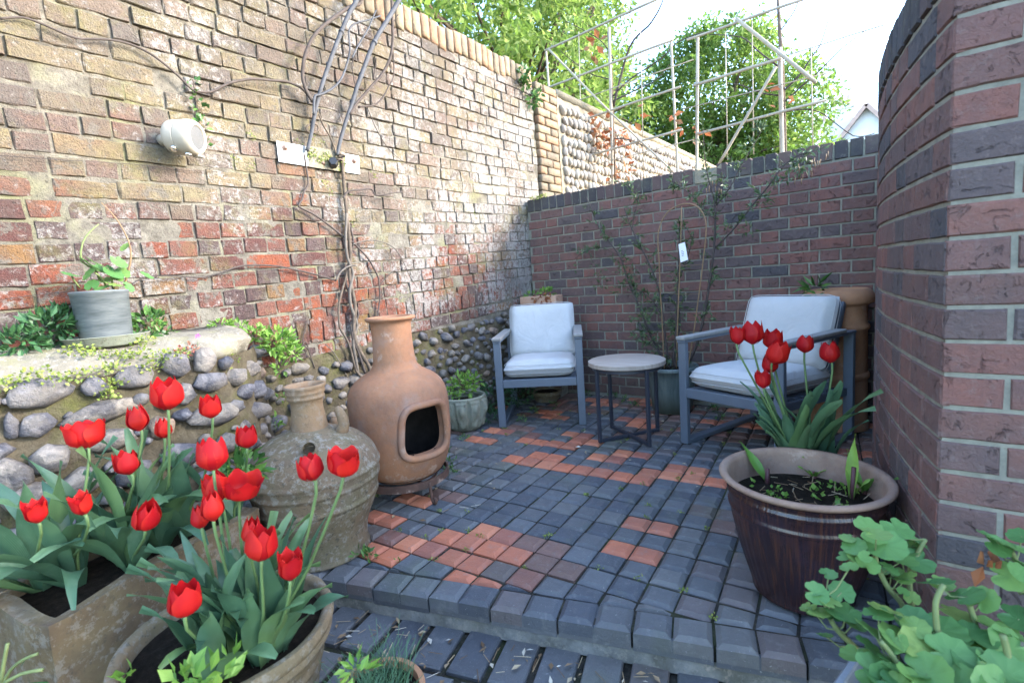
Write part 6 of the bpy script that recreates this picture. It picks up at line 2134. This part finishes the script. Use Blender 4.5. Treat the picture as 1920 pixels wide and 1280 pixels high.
strand(cl, 'shoot', [(-2.566,1.811,1.209),(-2.563,1.756,1.085),(-2.559,1.718,1.009),(-2.556,1.689,0.933),(-2.553,1.678,0.819),(-2.549,1.704,0.759),(-2.546,1.728,0.682),(-2.543,1.746,0.550),(-2.539,1.775,0.499),(-2.536,1.808,0.383)], .0065, 'vine')
strand(cl, 'shoot', [(-2.566,1.842,1.304),(-2.566,1.893,1.257),(-2.566,1.944,1.201),(-2.566,1.993,1.108),(-2.566,2.002,1.051),(-2.566,1.993,0.951),(-2.566,1.958,0.843),(-2.566,1.929,0.745)], [.006, .004], 'dark_vine')
strand(cl, 'shoot', [(-2.566,2.001,1.041),(-2.566,2.065,1.089),(-2.566,2.126,1.127),(-2.566,2.190,1.136)], [.003, .0015], 'dark_vine')
strand(cl, 'shoot', [(-2.566,1.994,0.958),(-2.566,2.042,1.005),(-2.566,2.067,1.037)], [.003, .0015], 'dark_vine')
strand(cl, 'shoot', [(-2.576,1.596,1.777),(-2.575,1.600,1.693),(-2.574,1.599,1.621),(-2.573,1.567,1.575),(-2.572,1.548,1.530),(-2.570,1.524,1.494),(-2.569,1.598,1.462),(-2.568,1.695,1.401),(-2.567,1.775,1.343),(-2.566,1.842,1.304)], [.005, .006], 'dark_vine')
strand(cl, 'shoot', [(-2.556,1.826,1.290),(-2.553,1.922,1.316),(-2.549,2.019,1.314),(-2.546,2.117,1.282),(-2.543,2.180,1.214),(-2.539,2.230,1.098),(-2.536,2.286,1.006)], [.004, .002], 'grey_vine')
strand(cl, 'shoot', [(-2.566,1.697,1.085),(-2.567,1.590,1.120),(-2.568,1.476,1.150),(-2.568,1.361,1.176),(-2.569,1.243,1.184),(-2.570,1.164,1.178),(-2.571,1.087,1.154),(-2.572,1.021,1.136),(-2.573,0.968,1.133),(-2.574,0.878,1.144),(-2.574,0.801,1.147),(-2.575,0.757,1.138),(-2.576,0.719,1.114)], [.005, .002], 'dark_vine')
strand(cl, 'shoot', [(-2.556,1.691,1.085),(-2.549,1.716,1.126),(-2.543,1.770,1.161),(-2.536,1.822,1.169)], [.0055, .005], 'grey_vine')
strand(cl, 'shoot', [(-2.556,1.802,1.557),(-2.552,1.817,1.582),(-2.548,1.847,1.603),(-2.545,1.916,1.615),(-2.541,1.989,1.627),(-2.537,2.007,1.610),(-2.534,2.030,1.589),(-2.530,2.146,1.614),(-2.526,2.227,1.628)], [.006, .003], 'dark_vine')
strand(cl, 'shoot', [(-2.516,1.647,2.052),(-2.512,1.616,2.093),(-2.508,1.599,2.147),(-2.504,1.604,2.201),(-2.500,1.623,2.272),(-2.496,1.678,2.376),(-2.492,1.761,2.469),(-2.488,1.875,2.571),(-2.484,1.950,2.630),(-2.480,2.010,2.667),(-2.476,2.033,2.749)], [.009, .010], 'dark_vine')
strand(cl, 'shoot', [(-2.506,1.638,1.978),(-2.503,1.654,2.072),(-2.500,1.687,2.090),(-2.497,1.763,2.138),(-2.494,1.832,2.209),(-2.491,1.886,2.317),(-2.488,1.908,2.394),(-2.485,1.910,2.480),(-2.482,1.954,2.536),(-2.479,2.051,2.588),(-2.476,2.149,2.645)], [.007, .004], 'tube')
strand(cl, 'shoot', [(-2.516,1.880,2.031),(-2.510,1.928,2.099),(-2.504,1.988,2.162),(-2.498,2.059,2.238),(-2.492,2.107,2.286),(-2.486,2.151,2.345),(-2.480,2.197,2.424),(-2.474,2.220,2.516),(-2.468,2.225,2.592),(-2.462,2.234,2.761),(-2.456,2.244,2.943)], [.008, .009], 'dark_vine')
strand(cl, 'shoot', [(-2.516,1.946,2.087),(-2.510,2.012,2.106),(-2.505,2.060,2.121),(-2.499,2.123,2.177),(-2.493,2.169,2.249),(-2.487,2.215,2.322),(-2.482,2.223,2.426),(-2.476,2.218,2.515)], [.006, .003], 'dark_vine')
strand(cl, 'shoot', [(-2.516,1.994,2.140),(-2.523,2.025,2.078),(-2.529,2.074,1.987),(-2.536,2.146,1.899),(-2.543,2.230,1.848),(-2.549,2.343,1.808),(-2.556,2.443,1.801)], [.003, .0015], 'dark_vine')
strand(cl, 'shoot', [(-2.536,1.663,2.055),(-2.538,1.617,2.106),(-2.540,1.575,2.123),(-2.542,1.518,2.128),(-2.544,1.446,2.115),(-2.547,1.386,2.106),(-2.549,1.329,2.092),(-2.551,1.232,2.050),(-2.553,1.153,1.995),(-2.555,1.106,1.980),(-2.557,1.069,1.978),(-2.559,1.025,2.018),(-2.561,0.988,2.050),(-2.563,0.915,2.096),(-2.565,0.829,2.113),(-2.568,0.751,2.102),(-2.570,0.670,2.081),(-2.572,0.590,2.098),(-2.574,0.522,2.107),(-2.576,0.458,2.081)], [.007, .004], 'dark_vine')
strand(cl, 'shoot', [(-2.546,1.697,2.001),(-2.548,1.718,1.948),(-2.551,1.753,1.898),(-2.554,1.780,1.830),(-2.556,1.791,1.796)], .005, 'vine')
strand(cl, 'shoot', [(-2.496,2.248,2.625),(-2.486,2.276,2.680),(-2.476,2.292,2.701)], .003, 'dark_vine')
strand(cl, 'shoot', [(-2.506,1.937,2.189),(-2.493,1.918,2.225),(-2.479,1.904,2.304),(-2.466,1.930,2.351)], .003, 'dark_vine')
strand(cl, 'shoot', [(-2.476,2.116,2.663),(-2.466,2.034,2.528),(-2.456,1.945,2.410),(-2.446,1.883,2.317)], .004, 'tube')
strand(cl, 'shoot', [(-2.496,2.060,2.262),(-2.476,2.072,2.350),(-2.456,2.063,2.372)], .004, 'dark_vine')
strand(cl, 'shoot', [(-2.576,1.420,0.694),(-2.576,1.467,0.761),(-2.576,1.484,0.698),(-2.576,1.504,0.604)], .003, 'dark_vine')
strand(cl, 'shoot', [(-2.566,1.582,0.729),(-2.566,1.626,0.676),(-2.566,1.668,0.590),(-2.566,1.709,0.485),(-2.566,1.717,0.401)], .003, 'grey_vine')
strand(cl, 'shoot', [(-2.576,1.498,0.876),(-2.576,1.452,0.763),(-2.576,1.486,0.713)], .003, 'dark_vine')
q = MB()
for P in [(-2.536,1.806,1.794),(-2.536,1.781,1.767)]:
    q.tube([(P[0] + .022 * math.cos(a), P[1] + .022 * math.sin(a), P[2]) for a in [k * PI / 6 for k in range(12)]], .005, 6, False, 0, True)
q.tube([(v[0], v[1], v[2]) for v in [(-2.546,1.657,1.945),(-2.546,1.620,1.926),(-2.546,1.610,1.897),(-2.546,1.638,1.893),(-2.546,1.678,1.909),(-2.546,1.682,1.938)]], .006, 6, False, 1, True)
q.build('tie_loops', M['vine'], cl)
wr = thing('training_wire', 'thin wire stretched along the old wall above the zinc bucket', 'wire', (-2.576,0.466,1.103))
q = MB(); q.tube([(-2.576,0.317,1.079),(-2.576,0.403,1.089),(-2.576,0.529,1.099),(-2.576,0.706,1.111),(-2.576,0.910,1.136),(-2.576,1.145,1.145),(-2.576,1.481,1.148)], .0012, 5); q.build('strand', M['dark_vine'], wr)
wr2 = thing('training_wire', 'thin wire stretched along the old wall below the speaker', 'wire', (-2.576,0.704,1.624))
q = MB(); q.tube([(-2.576,0.390,1.595),(-2.576,0.568,1.605),(-2.576,0.795,1.619),(-2.576,0.955,1.617),(-2.576,1.137,1.630)], .0012, 5); q.build('strand', M['dark_vine'], wr2)

# ================================================================ cane trellis and trained trees behind the back wall
TY = 5.0
tl = thing('cane_trellis', 'pale open lattice of canes rising behind the back wall', 'trellis', (-1.6, TY, -.15))
def cane(name, a, b, rr):
    q = MB(); A = Vector(a); B_ = Vector(b)
    A = A + (A - B_) * .0
    rr *= .66
    q.tube([A, A.lerp(B_, .33) + Vector((0, .006, 0)), A.lerp(B_, .66) - Vector((0, .006, 0)), B_], rr, 8, True, 1); q.build(name, M['pole'], tl)
def down(p, z=-.15): return (p[0], p[1], z)
for a, b, rr in (((-3.090,5.000,3.497), (-3.067,5.000,1.957), .017), ((-2.328,5.000,3.474), (-2.366,5.000,2.022), .024), ((-1.704,5.000,3.129), (-1.679,5.000,1.950), .019), ((-1.458,5.000,3.095), (-1.497,5.000,1.916), .022), ((-0.787,5.000,2.788), (-0.774,5.000,1.939), .028)):
    A = Vector(a); B_ = Vector(b)
    cane('upright', A, B_ + (B_ - A).normalized() * ((B_.z + .15) / max(.2, abs((A - B_).normalized().z))), rr)
F_ = TY - .05
for a, b, rr in (((-3.072,4.950,3.476), (-1.790,4.950,3.528), .018), ((-3.130,4.950,3.086), (-1.667,4.950,3.124), .018), ((-1.539,4.950,3.083), (-0.595,4.950,3.083), .018), ((-3.094,4.950,2.627), (-1.610,4.950,2.692), .017), ((-1.492,4.950,2.673), (-0.768,4.950,2.683), .020), ((-0.768,4.950,2.695), (-0.057,4.950,2.708), .008), ((-3.036,4.950,2.251), (-1.601,4.950,2.306), .017), ((-1.479,4.950,2.235), (-0.444,4.950,2.266), .018)):
    cane('rail', a, b, rr)
G_ = TY - .09
for a, b, rr in (((-3.006,4.910,3.459), (-2.310,4.910,2.624), .016), ((-2.310,4.910,2.624), (-1.690,4.910,1.931), .014), ((-2.337,4.910,2.667), (-2.853,4.910,1.927), .008), ((-0.802,4.910,2.619), (-1.270,4.910,1.920), .020), ((-1.107,4.910,3.101), (-0.514,4.910,2.411), .022)):
    cane('brace', a, b, rr)

for a, b in (((-2.648,4.950,3.525), (-2.698,4.950,1.990)), ((-1.976,4.950,3.492), (-2.001,4.950,1.951)), ((-1.205,4.950,3.039), (-1.206,4.950,1.950)), ((-0.989,4.950,3.052), (-0.988,4.950,1.953)), ((-0.557,4.950,2.821), (-0.539,4.950,1.926)), ((-3.115,4.950,2.149), (-1.504,4.950,2.192)), ((-1.595,4.950,2.488), (-0.409,4.950,2.472)), ((-3.106,4.950,2.841), (-1.486,4.950,2.895))):
    q = MB(); q.tube([a, b], .005, 5); q.build('thin_cane', M['pole'], tl)

def trained_tree(label, trunk, limbs, leaves, seed):
    root = thing('trained_tree', label, 'tree', (trunk[-1][0], trunk[-1][1], -.15), 0, 'trained trees on the cane trellis')
    q = MB(); q.tube(trunk + [(trunk[-1][0], trunk[-1][1], -.15)], [.010] + [.015] * len(trunk), 8, True, 0); q.build('trunk', M['bark'], root)
    for pts, rr in limbs:
        q = MB(); q.tube(pts, rr, 6, True, 2); q.build('branch', M['dark_vine'], root)
    r = random.Random(seed)
    q = MB()
    for P, n in leaves: tuft(q, P, .10, n, .09, .055, r, -.5, 1, .1)
    q.build('brown_leaves', M['brown_leaf'], root, False)
H_ = TY + .03
trained_tree('bare trained tree with clinging brown leaves at the left of the trellis', [(-2.356,5.030,3.453),(-2.341,5.030,3.035),(-2.347,5.030,2.455),(-2.350,5.030,2.022)],
    [([(-2.333,5.030,2.718),(-2.133,5.030,3.228),(-1.933,5.030,3.359),(-1.823,5.030,3.465),(-1.768,5.030,3.563)], [.014, .006]), ([(-2.328,5.030,2.822),(-2.147,5.030,2.928),(-1.812,5.030,3.028),(-1.654,5.030,3.122),(-1.409,5.030,3.134)], [.009, .004]), ([(-2.331,5.030,2.770),(-2.038,5.030,2.821),(-1.872,5.030,2.849),(-1.658,5.030,3.004)], [.008, .003]), ([(-2.332,5.030,2.980),(-2.560,5.030,3.099),(-2.743,5.030,3.261),(-2.931,5.030,3.455)], [.007, .003]), ([(-2.337,5.030,2.399),(-2.173,5.030,2.352),(-2.005,5.030,2.248),(-1.843,5.030,2.138)], [.007, .003]), ([(-2.310,5.030,3.181),(-2.420,5.030,3.371),(-2.597,5.030,3.534),(-2.845,5.030,3.725)], [.006, .003])],
    [((-2.472,5.030,2.418), 26), ((-2.569,5.030,2.384), 20), ((-2.288,5.030,2.415), 16), ((-2.176,5.030,2.284), 12), ((-2.257,5.030,2.071), 12), ((-2.370,5.030,1.998), 8), ((-2.115,5.030,2.595), 5), ((-2.491,5.030,2.650), 7), ((-2.481,5.030,3.391), 7), ((-2.546,5.030,3.333), 5), ((-1.718,5.030,2.387), 5), ((-1.576,5.030,2.305), 5)], 91)
trained_tree('bare trained tree with thin forking twigs at the right of the trellis', [(-0.806,5.030,3.225),(-0.792,5.030,2.926),(-0.773,5.030,2.622),(-0.762,5.030,2.272),(-0.754,5.030,1.917)],
    [([(-0.761,5.030,2.446),(-0.642,5.030,2.541),(-0.565,5.030,2.643),(-0.491,5.030,2.743),(-0.437,5.030,2.927)], [.009, .003]), ([(-0.753,5.030,2.357),(-0.642,5.030,2.435),(-0.490,5.030,2.538),(-0.345,5.030,2.656),(-0.207,5.030,2.729)], [.008, .003]), ([(-0.761,5.030,2.403),(-0.926,5.030,2.469),(-1.098,5.030,2.583),(-1.232,5.030,2.644)], [.008, .003]), ([(-0.777,5.030,2.623),(-0.965,5.030,2.832),(-1.093,5.030,2.983),(-1.362,5.030,3.095)], [.008, .003]), ([(-0.753,5.030,2.270),(-0.603,5.030,2.254),(-0.469,5.030,2.178),(-0.267,5.030,1.964),(-0.128,5.030,1.953)], [.007, .003]), ([(-0.792,5.030,2.926),(-0.681,5.030,3.054),(-0.642,5.030,3.163)], [.006, .003])],
    [((-0.884,5.030,2.480), 3), ((-0.741,5.030,2.311), 3), ((-1.477,5.030,2.307), 4)], 92)

# ================================================================ trees and houses beyond
def tree(label, base, trunk_h, lobes, leafmat, n, L, seed, group='leafy trees beyond the garden walls'):
    r = random.Random(seed)
    root = thing('broadleaf_tree', label, 'tree', base, 0, group)
    b = Vector(base)
    top = Vector((lobes[0][0][0], lobes[0][0][1], lobes[0][0][2]))
    q = MB(); q.tube([b, b.lerp(top, .45) + Vector((.1, 0, 0)), b.lerp(top, .8), top], [.22, .16, .10, .04], 10, True, 1); q.build('trunk', M['bark'], root)
    q = MB()
    for (c, rad) in lobes:
        for _ in range(6):
            e = Vector(c) + Vector((r.uniform(-.8, .8) * rad[0], r.uniform(-.8, .8) * rad[1], r.uniform(-.5, .8) * rad[2]))
            s_ = b.lerp(top, r.uniform(.4, .85))
            m_2 = s_.lerp(e, .5) + Vector((r.uniform(-.2, .2), r.uniform(-.2, .2), .15))
            q.tube([s_, m_2, e], [.06, .035, .012], 5, False, 1)
    q.build('limbs', M['bark'], root)
    q = MB()
    tot = sum(l[1][0] * l[1][1] * l[1][2] for l in lobes)
    for (c, rad) in lobes:
        k = int(n * rad[0] * rad[1] * rad[2] / tot / 34) + 1
        for _ in range(k):
            d = rdir(r); t = r.uniform(.35, 1.0) ** .5
            p = Vector(c) + Vector((d.x * rad[0], d.y * rad[1], d.z * rad[2])) * t
            w = r.uniform(.22, .42)
            tuft(q, p, w, r.randint(24, 44), L, L * .5, r, -.1, .55, .0)
    q.build('crown', M[leafmat], root, False)
    return root
tree('bright light green tree hanging over the top of the old wall', (-5.6, 8.2, -.15), 3,
     [((-5.2, 7.6, 4.9), (1.5, 2.2, 1.3)), ((-4.9, 5.6, 4.6), (1.1, 1.5, 1.1)), ((-5.4, 9.4, 5.6), (1.3, 1.6, 1.5)), ((-4.6, 4.0, 4.6), (.9, 1.2, .9)), ((-3.9, 6.6, 3.75), (.8, 1.3, .6)), ((-4.2, 8.8, 3.9), (.8, 1.2, .7)), ((-4.8, 9.2, 7.0), (1.1, 1.4, 1.0))], 'tree_leaf2', 26000, .12, 101)
tree('broad mid green tree behind the cane trellis', (-3.3, 12.4, -.15), 3,
     [((-3.3, 12.2, 4.6), (1.9, 1.5, 1.6)), ((-4.7, 12.4, 4.2), (1.3, 1.4, 1.3)), ((-1.9, 12.4, 4.0), (.95, 1.3, 1.3)), ((-3.0, 12.4, 5.6), (1.1, 1.2, .75)), ((-3.2, 12.0, 3.0), (2.0, 1.2, 1.1)), ((-1.7, 12.1, 3.0), (.9, 1.2, .9)), ((-5.2, 12.2, 3.2), (1.0, 1.2, 1.0))], 'tree_leaf', 40000, .115, 102)
tree('darker green tree glimpsed between the wall end and the trellis', (-6.6, 13.5, -.15), 3,
     [((-6.6, 13.2, 5.4), (.9, 1.2, 1.0)), ((-6.2, 13.0, 4.0), (.9, 1.2, 1.2))], 'shrub_leaf', 4200, .17, 103)

def house(label, x0, x1, y, depth, zw, zp, mat_wall, chim, seed):
    """gable end facing the garden"""
    root = thing('house', label, 'house', ((x0 + x1) / 2, y, -.15), 0, 'white houses far beyond the back wall')
    xm = (x0 + x1) / 2
    q = MB()
    V8 = [(x0, y, -.15), (x1, y, -.15), (x1, y, zw), (xm, y, zp), (x0, y, zw)]
    W8 = [(a, y + depth, c) for a, _, c in V8]
    q.add(V8 + W8, [(0, 1, 2, 3, 4), (9, 8, 7, 6, 5), (1, 6, 7, 2), (5, 0, 4, 9), (2, 7, 8, 3), (3, 8, 9, 4)])
    q.build('wall', M[mat_wall], root, False)
    rf = MB()
    for s in (-1, 1):
        xe = x0 - .25 if s < 0 else x1 + .25
        ze = zw - .25 * (zp - zw) / (xm - x0)
        a = Vector((xm, y - .2, zp + .02)); b = Vector((xe, y - .2, ze + .02)); d = Vector((0, depth + .4, 0)); u = Vector((0, 0, .12))
        rf.add([a, b, b + d, a + d, a + u, b + u, b + d + u, a + d + u], [(0, 1, 2, 3), (7, 6, 5, 4), (0, 4, 5, 1), (1, 5, 6, 2), (2, 6, 7, 3), (3, 7, 4, 0)])
    ro = rf.build('roof', M['roof'], root, False)
    eg = MB()
    for s in (-1, 1):
        xe = x0 - .25 if s < 0 else x1 + .25
        ze = zw - .25 * (zp - zw) / (xm - x0)
        eg.bar((xm, y - .25, zp + .1), (xe, y - .25, ze + .1), .08, .16, 0)
    eg.build('gable_edge', M['red_clay'], root, False)
    for (cx, cz) in chim:
        c = MB(); c.box((cx - .45, y + 1, zp - 1), (cx + .45, y + 1.6, cz)); c.box((cx - .52, y + .94, cz), (cx + .52, y + 1.66, cz + .14))
        co = c.build('chimney', M[mat_wall], root, False)
        for k in (-.28, 0, .28):
            p = MB(); p.tube([(cx + k, y + 1.3, cz + .14), (cx + k, y + 1.3, cz + .6)], [.11, .09], 10); p.build('chimney_pot', M['red_clay'], co)
    for wx in (.3, .7):
        w = MB(); X = x0 + (x1 - x0) * wx
        w.box((X - .4, y - .03, zw - 1.9), (X + .4, y + .02, zw - .5)); fo = w.build('window', M['glass'], root, False)
        w = MB()
        w.box((X - .47, y - .06, zw - 1.97), (X - .4, y + .02, zw - .43)); w.box((X + .4, y - .06, zw - 1.97), (X + .47, y + .02, zw - .43)); w.box((X - .399, y - .06, zw - .5), (X + .399, y + .02, zw - .43)); w.box((X - .399, y - .06, zw - 1.97), (X + .399, y + .02, zw - 1.9)); w.box((X - .03, y - .05, zw - 1.9), (X + .03, y - .031, zw - .5))
        w.build('frame', M['white_wall'], fo, False)
house('white gabled house with chimney pots beyond the back wall, nearer of two', -2.5, .6, 26, 8, 4.9, 6.9, 'white_wall', [(-1.9, 7.3)], 1)
house('white house with dark slate roof far behind the trellis', -6.5, -2.1, 33, 8, 5.6, 7.6, 'white_wall', [(-2.9, 8.3)], 2)
